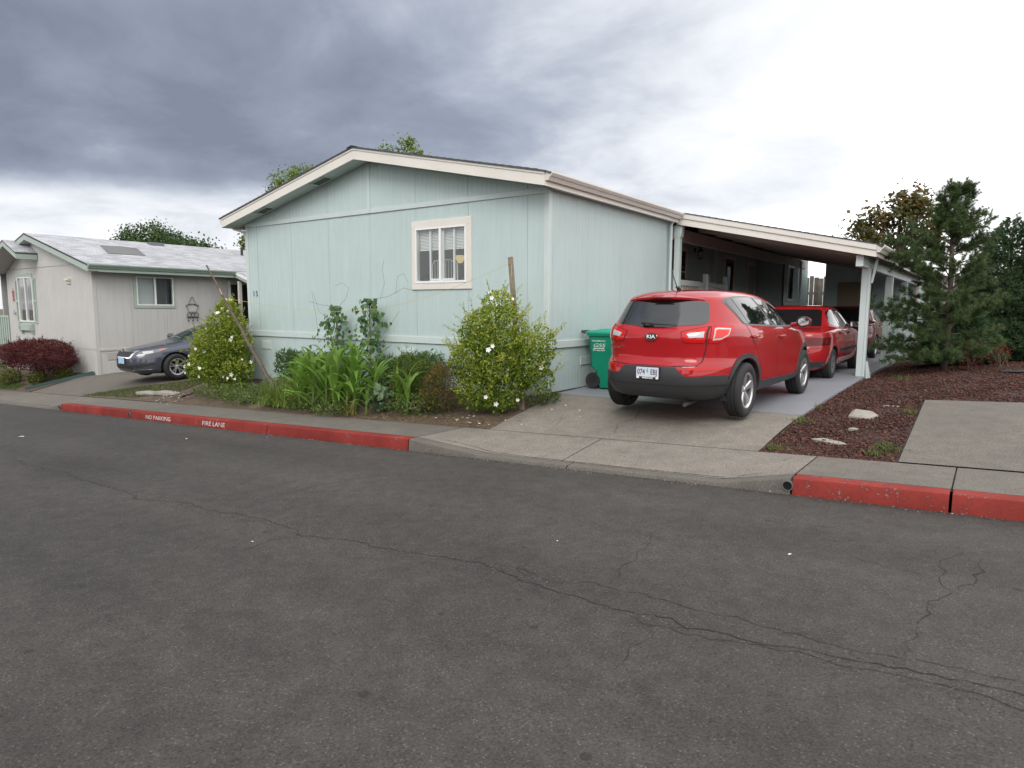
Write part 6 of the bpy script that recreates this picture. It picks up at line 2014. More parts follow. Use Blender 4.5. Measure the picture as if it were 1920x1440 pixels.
for sg in (-1, 1):
    az = 42 * sg
    U = lambda x, y: g.uv(x, y, 0, az)[0]
    pl = [(2.26, 0.50 * sg, 0.755), (2.08, 0.70 * sg, 0.775), (1.78, 0.845 * sg, 0.815), (1.74, 0.86 * sg, 0.79), (1.95, 0.82 * sg, 0.715), (2.2, 0.64 * sg, 0.645), (2.29, 0.50 * sg, 0.63)]
    hl = g.patch('headlight', [(U(x, y), z) for x, y, z in pl], az, M('headlamp_glass', (0.14, 0.145, 0.16), 0.08, coat=0.6, metal=0.3), 0.006, 0.012, grid=0.03)
    g.patch('headlight_reflector', [(U(2.18, 0.56 * sg), 0.735), (U(2.02, 0.72 * sg), 0.755), (U(2.02, 0.74 * sg), 0.70), (U(2.18, 0.60 * sg), 0.665)], az, lamp_clear, 0.009, 0.002, hl, grid=0.03)
    g.patch('turn_light', [(U(1.92, 0.79 * sg), 0.785), (U(1.80, 0.83 * sg), 0.805), (U(1.82, 0.85 * sg), 0.775), (U(1.93, 0.82 * sg), 0.745)], az, M('amber_lens', (0.45, 0.12, 0.07), 0.1, coat=1.0), 0.009, 0.002, hl, grid=0.03)
    g.patch('fog_recess', [(U(2.34, 0.42 * sg), 0.40), (U(2.02, 0.80 * sg), 0.475), (U(2.06, 0.80 * sg), 0.40), (U(2.30, 0.52 * sg), 0.325)], az, black_metal, 0.004, 0.01, grid=0.03)
    g.patch('lip_strip', [(U(2.36, 0.38 * sg), 0.275), (U(2.02, 0.80 * sg), 0.30), (U(2.02, 0.80 * sg), 0.285), (U(2.36, 0.38 * sg), 0.262)], az, chrome, 0.006, 0.01, grid=0.03)
    for poly in ([(-1.42, 1.06), (-1.12, 1.27), (-0.88, 1.355), (-0.72, 1.37), (-0.60, 1.03), (-1.30, 1.04)], [(-0.66, 1.372), (-0.36, 1.37), (-0.26, 1.355), (-0.22, 1.02), (-0.56, 1.028)], [(-0.20, 1.345), (0.05, 1.29), (0.46, 1.12), (0.62, 1.02), (0.60, 1.0), (-0.16, 1.016)]):
        g.side('side_window', poly, tint_glass, 0.006, 0.006, (sg,))
    for ln_ in ([(-1.15, 1.02), (-1.0, 0.8), (-0.95, 0.3)], [(-0.20, 1.0), (-0.18, 0.26)], [(0.84, 0.98), (0.90, 0.7), (0.88, 0.26)]):
        g.seam([(-sg * x, z) for x, z in ln_], 90 * sg, 0.0035)
    g.seam([(2.28, sg * 0.46), (1.95, sg * 0.70), (1.5, sg * 0.755), (1.14, sg * 0.74)], 'top', 0.006)
    for hx_ in (-0.85, 0.05):
        y = sg * g.ysurf(hx_, 0.90, sg, 0.9)
        MB().tube([(hx_ - 0.1, y + sg * .006, .9), (hx_ - .06, y + sg * .03, .905), (hx_ + .06, y + sg * .03, .905), (hx_ + .1, y + sg * .006, .9)], 0.014, 6).build('door_handle', chrome, g.root, smooth=True, world=False)
    y = sg * g.ysurf(0.66, 0.98, sg, 0.85)
    to = lambda a_, b_, h_, y=y, sg=sg: (0.62 + h_, y + sg * 0.17 + a_ * 1.3, 1.05 + b_)
    mo = MB().lathe([(0.0, -0.052), (0.066, -0.05), (0.082, -0.045), (0.085, 0.0), (0.07, 0.06), (0.03, 0.09), (0.0, 0.095)], 18, to).tube([(0.64, y, 1.0), (0.63, y + sg * 0.1, 1.03)], 0.028, 6).build('door_mirror', slate, g.root, smooth=True, world=False, auto=40)
    for hx in (-1.35, FA):
        g.wheel(hx, sg * 0.80, 0.33, 0.33, 0.205, 0.216, 5, sg, 'split')
        g.arch_band(hx, 0.33, 0.380, 0.405, 0, 180, slate, 0.005, 'arch_lip', (sg,))
npf = MB().box(2.42, 2.432, -0.158, 0.158, 0.42, 0.58).build('license_plate_frame', black_metal, g.root, world=False)
MB().box(2.432, 2.436, -0.150, 0.150, 0.428, 0.572).build('license_plate', M('plate_blue', (0.35, 0.52, 0.68), 0.4, var=0.15, vscale=14), npf, world=False)
g.patch('lower_grille', [(-0.40, 0.30), (0.40, 0.30), (0.44, 0.39), (-0.44, 0.39)], 0, black_metal, 0.004, 0.01)
# ------------------------------------------------------------------ yard debris cart
bin_green = M('green_cart_plastic', (0.0, 0.215, 0.125), 0.42, var=0.05, vscale=4)
bin_lid = M('teal_cart_lid', (0.005, 0.30, 0.20), 0.4)
bt = thing('wheeled_cart', 'green wheeled yard debris cart standing between the home and the red crossover', 'bin', (-5.14, 10.05, 0.278), rad(4))


def loft(sections):
    """sections: (z, x0, x1, y0, y1, chamfer)"""
    vs_, fs = [], []
    for z, x0, x1, y0, y1, c in sections:
        vs_ += [(x0 + c, y0, z), (x1 - c, y0, z), (x1, y0 + c, z), (x1, y1 - c, z), (x1 - c, y1, z), (x0 + c, y1, z), (x0, y1 - c, z), (x0, y0 + c, z)]
    n = len(sections)
    for i in range(n - 1):
        for k in range(8):
            fs.append((i * 8 + k, i * 8 + (k + 1) % 8, (i + 1) * 8 + (k + 1) % 8, (i + 1) * 8 + k))
    fs += [tuple(range(8))[::-1], tuple(range((n - 1) * 8, n * 8))]
    return MB().add(vs_, fs)


bd = loft([(0.02, -0.16, 0.33, -0.25, 0.25, 0.05), (0.10, -0.19, 0.34, -0.26, 0.26, 0.05), (0.30, -0.22, 0.35, -0.27, 0.27, 0.05), (0.36, -0.30, 0.352, -0.272, 0.272, 0.05), (0.62, -0.31, 0.37, -0.285, 0.285, 0.05), (0.66, -0.325, 0.375, -0.292, 0.292, 0.05), (0.90, -0.335, 0.39, -0.30, 0.30, 0.05)])
body_ = bd.build('cart_body', bin_green, bt, smooth=True, world=False, auto=30)
loft([(0.885, -0.36, 0.41, -0.325, 0.325, 0.05), (0.925, -0.365, 0.415, -0.33, 0.33, 0.05)]).build('rim', bin_green, bt, world=False)
lid = loft([(0.926, -0.385, 0.425, -0.335, 0.335, 0.05), (0.955, -0.38, 0.42, -0.33, 0.33, 0.05), (0.965, -0.34, 0.38, -0.30, 0.30, 0.06), (1.0, -0.12, 0.30, -0.24, 0.24, 0.08), (1.012, 0.0, 0.24, -0.18, 0.18, 0.08)])
lo_ = lid.build('lid', bin_lid, bt, smooth=True, world=False, auto=25)
MB().tube([(-0.40, -0.26, 0.93), (-0.47, -0.24, 0.955), (-0.475, 0.24, 0.955), (-0.40, 0.26, 0.93)], 0.018, 8).build('handle', black_plastic, bt, smooth=True, world=False)
for sg in (-1, 1):
    w = MB().lathe([(0.0, -0.03), (0.07, -0.03), (0.085, -0.036), (0.125, -0.036), (0.135, -0.02), (0.135, 0.02), (0.125, 0.036), (0.085, 0.036), (0.07, 0.03), (0.0, 0.03)], 28, lambda a, b, h, sg=sg: (-0.245 + a, sg * 0.24 + h, 0.135 + b))
    wo2 = w.build('cart_wheel', black_rubber, bt, smooth=True, world=False, auto=35)
    sp = MB()
    for k in range(7):
        a = k * 0.9
        sp.tube([(-0.245 + 0.02 * math.cos(a), sg * 0.274, 0.135 + 0.02 * math.sin(a)), (-0.245 + 0.075 * math.cos(a), sg * 0.274, 0.135 + 0.075 * math.sin(a))], 0.008, 5)
    sp.build('wheel_spokes', black_plastic, wo2, world=False)
fy = lambda z: -(0.285 + (z - 0.62) * 0.055) - 0.004
for txt, size, z, sx_, shear in (('YARD DEBRIS ONLY', 0.040, 0.80, 0.68, 0.0), ('GSS', 0.115, 0.725, 1.15, 0.25), ('503-665-2424', 0.040, 0.645, 0.95, 0.0)):
    put_text('cart_lettering', txt, size, M('cart_print', (0.58, 0.72, 0.66), 0.6) if size > 0.1 else white_print, bt, frame_mtx((-0.13, fy(z) - 0.004, z), (1, 0, 0), (0, -0.055, 1)), sx_, 0.8 if size < 0.1 else 0.75, 0.0006, 0.0006, shear)
MB().box(-0.23, -0.03, fy(0.678) - 0.003, fy(0.678) - 0.0005, 0.672, 0.682).build('print_rule', white_print, bt, world=False)
# ------------------------------------------------------------------ vegetation


def cloud_points(blobs, n, shell=0.55):
    """points in ellipsoids (cx,cy,cz,rx,ry,rz), biased outwards; returns P and outward dir"""
    w = np.array([b[3] * b[4] * b[5] for b in blobs]) ** 0.72
    idx = rng.choice(len(blobs), n, p=w / w.sum())
    B = np.array(blobs)[idx]
    d = rdir(n)
    r = rng.random(n) ** (1 / 3)
    r = shell + (1 - shell) * r if False else np.where(rng.random(n) < 0.65, 0.72 + 0.28 * r, r)
    P = B[:, :3] + d * B[:, 3:6] * r[:, None]
    return P, d


def twigs(mb, base, tips, r0, r1, rn):
    for t in tips:
        b = Vector(base) + Vector((rn.uniform(-.05, .05), rn.uniform(-.05, .05), 0))
        t = Vector(t)
        m = b.lerp(t, 0.5) + Vector((rn.uniform(-.06, .06), rn.uniform(-.06, .06), 0.08))
        mb.tube([b, m, t], [r0, (r0 + r1) / 2, r1], 5, cap=False)


def shrub(name, label, cat, loc, blobs, n, L, W, mat, sprigs=0, spl=0.25, updir=0.5, tmpl=LEAF, wood=bark, group=None, leaf_name='foliage', spread=1.0, min_z=0.01):
    t = thing(name, label, cat, loc, 0, group)
    P, d = cloud_points(blobs, n)
    D = unit(d * 0.8 + rdir(n) * spread + [0, 0, updir])
    parts = [scatter(tmpl, P, D, unit(d + rdir(n) * 0.7 + [0, 0, 0.5]), rng.uniform(*L, n), rng.uniform(*W, n), np.clip(rng.random(n) * 0.8 + 0.2 * np.clip(d[:, 2], -.5, 1), 0, 1))]
    rn = random.Random(int(loc[0] * 100))
    mb = MB()
    tips = []
    for b in blobs:
        for k in range(4):
            v = rdir(1)[0]
            tips.append((b[0] + v[0] * b[3] * .6, b[1] + v[1] * b[4] * .6, b[2] + abs(v[2]) * b[5] * .6))
    twigs(mb, (0, 0, -0.03), tips, 0.012, 0.004, rn)
    if sprigs:
        Ps, ds = cloud_points(blobs, sprigs)
        for p, q in zip(Ps, ds):
            if q[2] < -0.3:
                continue
            q = unit((q * 0.9 + np.array([0, 0, updir + 0.3]) + rng.normal(0, .25, 3))[None])[0]
            l = spl * rng.uniform(0.5, 1.2)
            k = max(6, int(l / 0.018))
            s_ = np.linspace(0.1, 1, k)[:, None]
            pp = p + q * l * s_ + np.array([0, 0, -0.10]) * l * s_ ** 2
            dd = unit(rdir(k) * 0.9 + q * 0.6)
            parts.append(scatter(tmpl, pp, dd, rdir(k) + [0, 0, .6], rng.uniform(*L, k) * np.linspace(1, .6, k), rng.uniform(*W, k) * np.linspace(1, .6, k), np.clip(rng.random(k) * 0.5 + 0.5, 0, 1)))
            mb.tube([p, p + q * l * 0.5, p + q * l], [0.003, 0.002, 0.001], 3, cap=False)
    V, F, R = merge(parts)
    V[:, 2] = np.maximum(V[:, 2], min_z)
    link(leaf_name, np_mesh(leaf_name, V, F, mat, R), t)['kind'] = 'stuff'
    mb.build('stems', wood, t, world=False)['kind'] = 'stuff'
    return t


green_stem = M('green_stem', (0.10, 0.125, 0.035), 0.7)


def bedz(x, y):
    return float(terrain(x, y))


hib_leaf = leafmat('hibiscus_leaf', [(0, (0.07, 0.135, 0.018)), (0.35, (0.175, 0.265, 0.026)), (0.7, (0.38, 0.43, 0.05)), (1, (0.56, 0.56, 0.13))], 0.48)
petal = M('white_petal', (0.80, 0.79, 0.74), 0.6)
fl = MB()
for k in range(5):
    a = k * 1.2566
    for s_, (r0, r1) in enumerate(((0.0, 0.55), (0.55, 1.0))):
        pass
    c, q = math.cos(a), math.sin(a)
    pts = [(0, 0, 0), (.55, .34, .22), (1.0, .30, .25), (1.08, 0, .22), (1.0, -.30, .25), (.55, -.34, .22)]
    fl.add([((u * c - v * q) * 0.042, (u * q + v * c) * 0.042, h * 0.05) for u, v, h in pts], [(0, 1, 2, 3), (0, 3, 4, 5)])
flower_mesh = fl.build('flower', petal).data
bpy.data.objects.remove(bpy.data.objects['flower'])


def flowers(t, blobs, n, view=(0.55, -0.8, 0.25), smin=0.8, smax=1.5):
    v = Vector(view).normalized()
    k = 0
    while k < n:
        P, d = cloud_points(blobs, 1)
        q = Vector(d[0])
        if q.dot(v) < 0.1:
            continue
        b = min(range(len(blobs)), key=lambda i: (Vector(blobs[i][:3]) - Vector(P[0])).length)
        B = blobs[b]
        p = Vector(B[:3]) + Vector((q.x * B[3], q.y * B[4], q.z * B[5])) * 1.04
        o = link('flower', flower_mesh, t, p)
        o.rotation_euler = (q * 0.5 + v + Vector(rdir(1)[0]) * 0.5).to_track_quat('Z', 'Y').to_euler()
        s_ = random.uniform(smin, smax)
        o.scale = (s_, s_, s_)
        k += 1


# flowering shrub at the right corner of the home
x, y = -5.88, 7.78
bl = [(0, 0, 0.45, .48, .42, .42), (-0.08, 0, 0.85, .58, .5, .42), (-0.02, 0.0, 1.22, .47, .42, .38), (0.02, 0, 1.55, .24, .24, .26), (-0.48, -0.05, 0.72, .32, .3, .30), (0.50, 0.08, 0.85, .34, .3, .36), (0.66, 0.15, 1.02, .22, .22, .30), (0.62, 0.2, 0.52, .22, .2, .2), (-0.35, -0.05, 1.20, .26, .24, .28), (-0.28, -.1, 0.3, .34, .3, .26)]
h = shrub('flowering_shrub', 'yellow green white flowered shrub at the right front corner of the green home', 'shrub', (x, y, bedz(x, y)), bl, 14000, (.030, .060), (.020, .038), hib_leaf, 330, 0.30, wood=green_stem)
flowers(h, bl, 15, smin=0.55, smax=0.9)
# flowering shrub at the left end
x, y = -13.6, 8.05
bl = [(0, 0, 0.45, .62, .5, .42), (-0.1, 0, 0.92, .66, .5, .46), (0.15, 0, 1.35, .42, .36, .40), (0.22, 0, 1.68, .24, .22, .28), (-0.55, -.1, 0.55, .38, .34, .36), (-0.45, -0.05, 1.0, .38, .3, .32), (0.50, 0.05, 0.95, .30, .28, .42), (0.42, 0, 1.32, .25, .22, .26), (-0.75, -.15, 0.38, .32, .28, .26), (0.45, 0.05, 0.4, .36, .3, .36)]
h = shrub('flowering_shrub', 'tall white flowered shrub at the left end of the bed beside the grey sedan', 'shrub', (x, y, bedz(x, y)), bl, 13000, (.036, .07), (.024, .044), hib_leaf, 330, 0.32, wood=green_stem)
flowers(h, bl, 34, smin=0.55, smax=1.05)

# orange-tinged evergreen shrub
nand = leafmat('orange_green_leaf', [(0, (0.05, 0.075, 0.016)), (0.4, (0.10, 0.11, 0.025)), (0.7, (0.24, 0.13, 0.035)), (1, (0.40, 0.18, 0.06))], 0.35)
x, y = -6.78, 7.66
shrub('evergreen_shrub', 'rounded orange and green needle-leaved shrub left of the flowering corner shrub', 'shrub', (x, y, bedz(x, y)), [(0, 0, .36, .36, .36, .36), (.05, 0, .55, .28, .28, .24), (-.12, -.05, .2, .32, .3, .2)], 4200, (.03, .06), (.006, .011), nand, 80, 0.12, 0.6)

# dark leafy clumps against the wall
peony = leafmat('dark_blue_green_leaf', [(0, (0.05, 0.10, 0.034)), (0.6, (0.10, 0.175, 0.062)), (1, (0.17, 0.26, 0.11))], 0.38)
for x, y, s_, lab in ((-11.75, 8.45, 1.0, 'dark leafy clump behind the corn at the left of the wall'), (-7.95, 8.4, 1.0, 'dark leafy clump below the window'), (-10.9, 8.5, .85, 'dark leafy clump between the left clump and the left vine'), (-8.75, 8.45, 0.8, 'dark leafy clump between right vine and window')):
    shrub('leafy_clump', lab, 'plant', (x, y, bedz(x, y)), [(0, 0, .35 * s_, .42 * s_, .25, .32 * s_), (-.12, 0, .52 * s_, .24, .2, .2), (.2, 0, .5 * s_, .2, .2, .2)], 900, (.07, .14), (.018, .032), peony, 24, 0.2, 0.9, group='dark clumps along the wall')
feath = leafmat('bright_narrow_leaf', [(0, (0.08, 0.14, 0.02)), (0.6, (0.16, 0.24, 0.04)), (1, (0.27, 0.34, 0.08))], 0.42)
for x, y, s_, lab in ((-7.7, 7.75, 1.0, 'bright green narrow-leaved plant in front of the clump below the window'), (-7.35, 7.85, .8, 'narrow-leaved plant beside the lone corn stalk')):
    shrub('narrow_leaved_plant', lab, 'plant', (x, y, bedz(x, y)), [(0, 0, .45 * s_, .25, .22, .42 * s_), (0, 0, .72 * s_, .14, .14, .18)], 900, (.06, .12), (.008, .014), feath, 20, 0.2, 0.4, group='narrow-leaved plants')
grey_l = leafmat('grey_green_leaf', [(0, (0.09, 0.15, 0.075)), (1, (0.18, 0.26, 0.14))], 0.35)
x, y = -7.98, 7.42
shrub('squash_plant', 'pale grey green broad-leaved plant at the front edge of the bed', 'plant', (x, y, bedz(x, y)), [(0, 0, .22, .2, .18, .18)], 70, (.09, .14), (.07, .11), grey_l, 0, 0.1, 0.5, HEART)
herb = leafmat('herb_leaf', [(0, (0.06, 0.11, 0.025)), (0.5, (0.135, 0.21, 0.045)), (0.85, (0.22, 0.29, 0.075)), (1, (0.30, 0.27, 0.12))], 0.4)
for x, y, w_, h_, lab in ((-13.1, 7.55, .75, .22, 'low weedy herbs at the left front corner of the bed'), (-12.2, 7.7, .7, .24, 'low herbs left of the grassy clump'), (-11.4, 7.9, .5, .3, 'low herbs behind the grassy clump'), (-8.4, 7.75, .5, .25, 'low green herbs between the corn and the window clump'), (-7.55, 7.55, .38, .2, 'low green herbs below the narrow-leaved plants'), (-7.25, 7.5, .42, .28, 'low green herbs in front of the orange shrub'), (-9.6, 7.95, .7, .55, 'dense low greens behind the corn row'), (-8.15, 8.0, .5, .5, 'dense greens under the right vine'), (-10.5, 8.1, .6, .4, 'dense greens under the left vine'), (-11.9, 7.35, .5, .2, 'low weeds at the front of the bed by the branch'), (-9.7, 7.3, .5, .22, 'low weeds along the front of the corn row'), (-8.9, 7.2, .4, .16, 'low weeds at the feet of the tallest corn'), (-5.45, 8.35, .22, .12, 'small weeds at the foot of the home corner')):
    shrub('low_herbs', lab, 'plant', (x, y, bedz(x, y)), [(0, 0, h_ * .5, w_, .3, h_ * .6), (w_ * .4, .1, h_ * .55, w_ * .5, .25, h_ * .7)], int(1500 * w_), (.03, .07), (.012, .028), herb, 14, 0.12, 0.6, group='low herbs in the garden bed')
grassy = leafmat('arching_blade', [(0, (0.09, 0.16, 0.025)), (0.6, (0.19, 0.28, 0.05)), (1, (0.33, 0.37, 0.09))], 0.42)


def grass_clump(x, y, n, l, label, w=0.012, mat=grassy, spread=0.75, r=0.12):
    t = thing('grass_clump', label, 'grass clump', (x, y, bedz(x, y)))
    P = np.stack([rng.normal(0, r, n), rng.normal(0, r * .7, n), np.zeros(n)], -1)
    az = rng.uniform(0, 6.283, n)
    lean = np.abs(rng.normal(0, spread, n))
    L_ = rng.uniform(.5, 1.1, n) * l
    Vs, Fs, Rs, o = [], [], [], 0
    seg = 5
    for i in range(n):
        dxy = np.array([math.cos(az[i]), math.sin(az[i])])
        side = np.array([-dxy[1], dxy[0], 0]) * w
        p = P[i].copy()
        a = 0.1 + lean[i] * .4
        rows = []
        for s_ in range(seg + 1):
            wd = (1 - s_ / seg) ** .6 if s_ > 1 else 1
            rows += [p - side * wd, p + side * wd]
            p = p + np.array([dxy[0] * math.sin(a), dxy[1] * math.sin(a), math.cos(a)]) * L_[i] / seg
            a += lean[i] * .55
        Vs += rows
        Fs += [(o + 2 * k, o + 2 * k + 1, o + 2 * k + 3, o + 2 * k + 2) for k in range(seg)]
        Rs += [rng.random()] * (2 * seg + 2)
        o += 2 * seg + 2
    V = np.array(Vs)
    V[:, 2] = np.maximum(V[:, 2], 0.005)
    link('blades', np_mesh('blades', V, np.array(Fs), mat, Rs), t)['kind'] = 'stuff'
    return t


grass_clump(-10.75, 7.5, 620, .6, 'arching yellow green grassy clump at the left of the corn', w=.007, spread=1.1, r=.2)
grass_clump(-10.15, 7.42, 380, .55, 'grassy clump between the left clump and the first corn stalks', w=.007, spread=1.0, r=.16)
grass_clump(-8.45, 7.22, 60, .36, 'small yellowing grass tuft at the foot of the corn', 0.009, leafmat('yellow_blade', [(0, (.16, .17, .04)), (1, (.34, .28, .10))], .4), .9, .05)
wd = leafmat('weed_blade', [(0, (0.06, 0.11, 0.02)), (1, (0.16, 0.22, 0.05))], .4)
for x, y, n, l, lab in ((-1.82, 8.65, 90, .10, 'bright weed tuft at the driveway edge below the crossover wheel'), (-1.75, 7.25, 70, .09, 'dry weed tuft at the front corner of the lava rock'), (-0.75, 7.55, 80, .12, 'weed tuft in the lava rock beside the pad'), (-0.82, 7.32, 60, .10, 'weed tuft at the front left corner of the pad'), (-0.72, 9.35, 50, .11, 'weed tuft at the back left edge of the pad'), (-1.86, 9.9, 40, .09, 'weed tuft beside the painted slab edge'), (-1.2, 13.2, 40, .14, 'yellow weed under the pine')):
    grass_clump(x, y, n, l, lab, 0.004, wd, .8, .07)

# ------------------------------------------------------------------ corn: each blade its own part
corn_mat = leafmat('corn_leaf', [(0, (0.11, 0.23, 0.032)), (0.6, (0.19, 0.335, 0.052)), (1, (0.29, 0.42, 0.10))], 0.45, 0.42)
stalk_mat = M('corn_stalk', (0.15, 0.20, 0.06), 0.5, var=0.2, vscale=9)


def corn_leaf_mesh(L_, W_, a0, bend, twist, seed):
    r = random.Random(seed)
    V, F, seg = [], [], 12
    p = Vector((0, 0, 0))
    a = a0
    for i in range(seg + 1):
        t = i / seg
        w = W_ * (0.35 + 2.6 * t) if t < .25 else W_ * (1 - ((t - .25) / .75) ** 1.9)
        w = max(w, 0.001)
        tw = twist * t
        ruf = 0.10 * W_ * math.sin(i * 1.9 + seed)
        s_ = Vector((0, math.cos(tw), math.sin(tw)))
        n = Vector((-math.sin(a), 0, math.cos(a)))
        V += [p - s_ * w + n * (w * .45 + ruf), p, p + s_ * w + n * (w * .45 - ruf)]
        p = p + Vector((math.cos(a), 0, math.sin(a))) * L_ / seg
        a -= bend * (0.4 + 1.6 * t) / seg
    for i in range(seg):
        k = i * 3
        F += [(k, k + 1, k + 4, k + 3), (k + 1, k + 2, k + 5, k + 4)]
    return np_mesh('corn_leaf', np.array([tuple(v) for v in V]), np.array(F), corn_mat, np.clip([r.uniform(.25, .85)] * len(V), 0, 1), smooth=True)


corn_leaves = [corn_leaf_mesh(1.0, 0.066 + 0.008 * (k % 3), rad(60 + 6 * (k % 4)), 0.8 + 0.36 * (k % 5), (k % 3 - 1) * .5, k) for k in range(9)]
corn_spots = [(-9.45, 7.22, 1.10, 'tall corn stalk leaning left at the front of the row'), (-9.2, 7.30, 1.18, 'tall corn stalk in the middle of the row'), (-8.89, 7.25, 1.22, 'tallest corn stalk right of the middle'), (-8.55, 7.42, 1.22, 'tall corn stalk in front of the right vine'), (-8.8, 7.62, 1.0, 'corn stalk behind the tallest stalk'),
              (-10.05, 7.46, 1.0, 'corn stalk at the left of the row beside the grassy clump'), (-10.6, 7.7, .85, 'short corn stalk furthest left behind the grassy clump'), (-8.11, 7.22, .52, 'small young corn plant at the front edge of the bed'), (-7.37, 7.42, .82, 'lone corn stalk right of the grey green plant'), (-9.75, 7.62, .95, 'corn stalk second from the left behind the row'),
              (-9.3, 7.75, 1.05, 'corn stalk at the back of the row before the left vine'), (-8.4, 7.7, .95, 'corn stalk at the back right of the row'), (-9.05, 7.55, .8, 'shorter corn stalk hidden between the tall ones'), (-10.3, 7.75, .95, 'corn stalk behind the left end of the row'), (-8.62, 7.24, .7, 'short corn stalk at the front right of the row'), (-9.9, 7.28, .8, 'short corn stalk at the front left of the row'), (-8.2, 7.5, .85, 'corn stalk at the right end of the row'), (-9.0, 7.85, 1.1, 'corn stalk nearest the wall between the vines'), (-10.75, 7.95, .8, 'corn stalk behind the arching grassy clump'), (-7.75, 7.6, .7, 'corn stalk between the grey green plant and the lone stalk')]
for ci, (x, y, h_, lab) in enumerate(corn_spots):
    t = thing('corn_plant', lab, 'corn plant', (x, y, bedz(x, y)), 0, 'corn plants in the bed')
    ln_ = (random.uniform(-.05, .05), random.uniform(-.05, .05))
    hs = h_ * 0.62
    MB().tube([(0, 0, -.02), (ln_[0] * .5, ln_[1] * .5, hs * .5), (ln_[0], ln_[1], hs)], [0.017, 0.014, 0.008], 7).build('stalk', stalk_mat, t, world=False, smooth=True)
    nl = 6 + int(h_ * 5)
    a = random.uniform(0, 6.28)
    for k in range(nl):
        f = 0.12 + 0.86 * k / (nl - 1)
        o = link('leaf', corn_leaves[(k * 2 + ci) % 9], t, (ln_[0] * f, ln_[1] * f, hs * f))
        a += math.pi + random.uniform(-.6, .6)
        steep = 0.18 if f < .35 else 0.0
        s_ = h_ * (0.46 + 0.24 * math.sin(f * 3.0)) * random.uniform(.85, 1.15)
        o.rotation_euler = (0, random.uniform(-.22, .12) + steep - (0.30 if f > .85 else 0), a)
        o.scale = (s_, s_ * 0.95, s_)

# ------------------------------------------------------------------ pole bean vines
vine_mat = leafmat('vine_leaf', [(0, (0.04, 0.095, 0.03)), (0.5, (0.08, 0.16, 0.05)), (1, (0.145, 0.24, 0.075))], 0.35, 0.4)
hm = []
for k in range(5):
    V, F, R = scatter(HEART, np.zeros((1, 3)), np.array([[1.0, 0, 0]]), np.array([[0, 0, 1.0]]), np.array([1.0]), np.array([.95]), np.array([(k + .5) / 5]))
    hm.append(np_mesh('vine_leaf', V, F, vine_mat, R, smooth=False))


def vine(x, y, h_, prof, n, label, tend):
    t = thing('bean_vine', label, 'vine', (x, y, bedz(x, y)), 0, 'climbing vines')
    mb = MB().tube([(0, 0, -.02), (0.01, 0, h_ * .5), (0, 0.01, h_)], 0.012, 6)
    for k in range(3):
        mb.tube([(0.035 * math.cos(i * .9 + k * 2), 0.035 * math.sin(i * .9 + k * 2), h_ * i / 24) for i in range(25)], 0.005, 4, cap=False)
    for pts in tend:
        mb.tube(pts, 0.003, 4, cap=False)
    mb.build('stems', M('vine_stem', (0.11, 0.10, 0.05), 0.8), t, world=False)
    for k in range(n):
        z = h_ * (0.04 + 0.96 * random.random())
        w_ = float(np.interp(z / h_, [q[0] for q in prof], [q[1] for q in prof]))
        a = random.uniform(0, 6.28)
        r = w_ * math.sqrt(random.random()) * (0.72 + 0.38 * math.sin(z * 11 + x * 5) ** 2) * (1.55 if random.random() < .14 else 1.0)
        o = link('leaf', random.choice(hm), t, (r * math.cos(a), r * math.sin(a) * .7, z))
        out = Vector((math.cos(a) * .5 + random.gauss(0, .4) + .2, math.sin(a) * .4 - .5 + random.gauss(0, .3), random.uniform(.0, .6))).normalized()
        dn = Vector((random.gauss(0, .5), random.gauss(0, .2), -1)).normalized()
        sd_ = out.cross(dn).normalized()
        dn = sd_.cross(out).normalized()
        o.rotation_euler = Matrix((( dn.x, sd_.x, out.x), (dn.y, sd_.y, out.y), (dn.z, sd_.z, out.z))).to_euler()
        s_ = random.uniform(.055, .105)
        o.scale = (s_, s_, s_)
    return t


vine(-10.25, 8.42, 1.62, [(0, .36), (.3, .46), (.55, .45), (.8, .34), (1, .14)], 295, 'left climbing bean vine on its pole against the home wall', [[(0, 0, 1.55), (.3, 0, 1.75), (.38, 0, 1.95), (.2, 0, 2.05), (0, 0, 2.0)], [(-.1, 0, 1.3), (-.5, 0, 1.5), (-.75, .05, 1.9)], [(0, 0, 1.6), (-.4, 0, 1.63), (-.8, 0, 1.7)], [(-.55, 0, .9), (-.6, 0, 1.4), (-.72, 0, 1.9)]])
vine(-9.32, 8.42, 1.72, [(0, .34), (.25, .30), (.5, .34), (.75, .38), (.9, .32), (1, .18)], 295, 'right climbing bean vine on its pole nearer the window', [[(0, 0, 1.7), (.5, 0, 1.75), (.9, 0, 1.9), (1.1, .05, 1.85)], [(.3, 0, 1.0), (.6, 0, 1.3), (.8, 0, 1.5)], [(.3, 0, 1.7), (.42, 0, 2.0), (.36, 0, 2.25), (.42, 0, 2.4)], [(.7, 0, 1.8), (.75, 0, 2.1), (.9, 0, 2.15), (1.0, 0, 2.0)]])

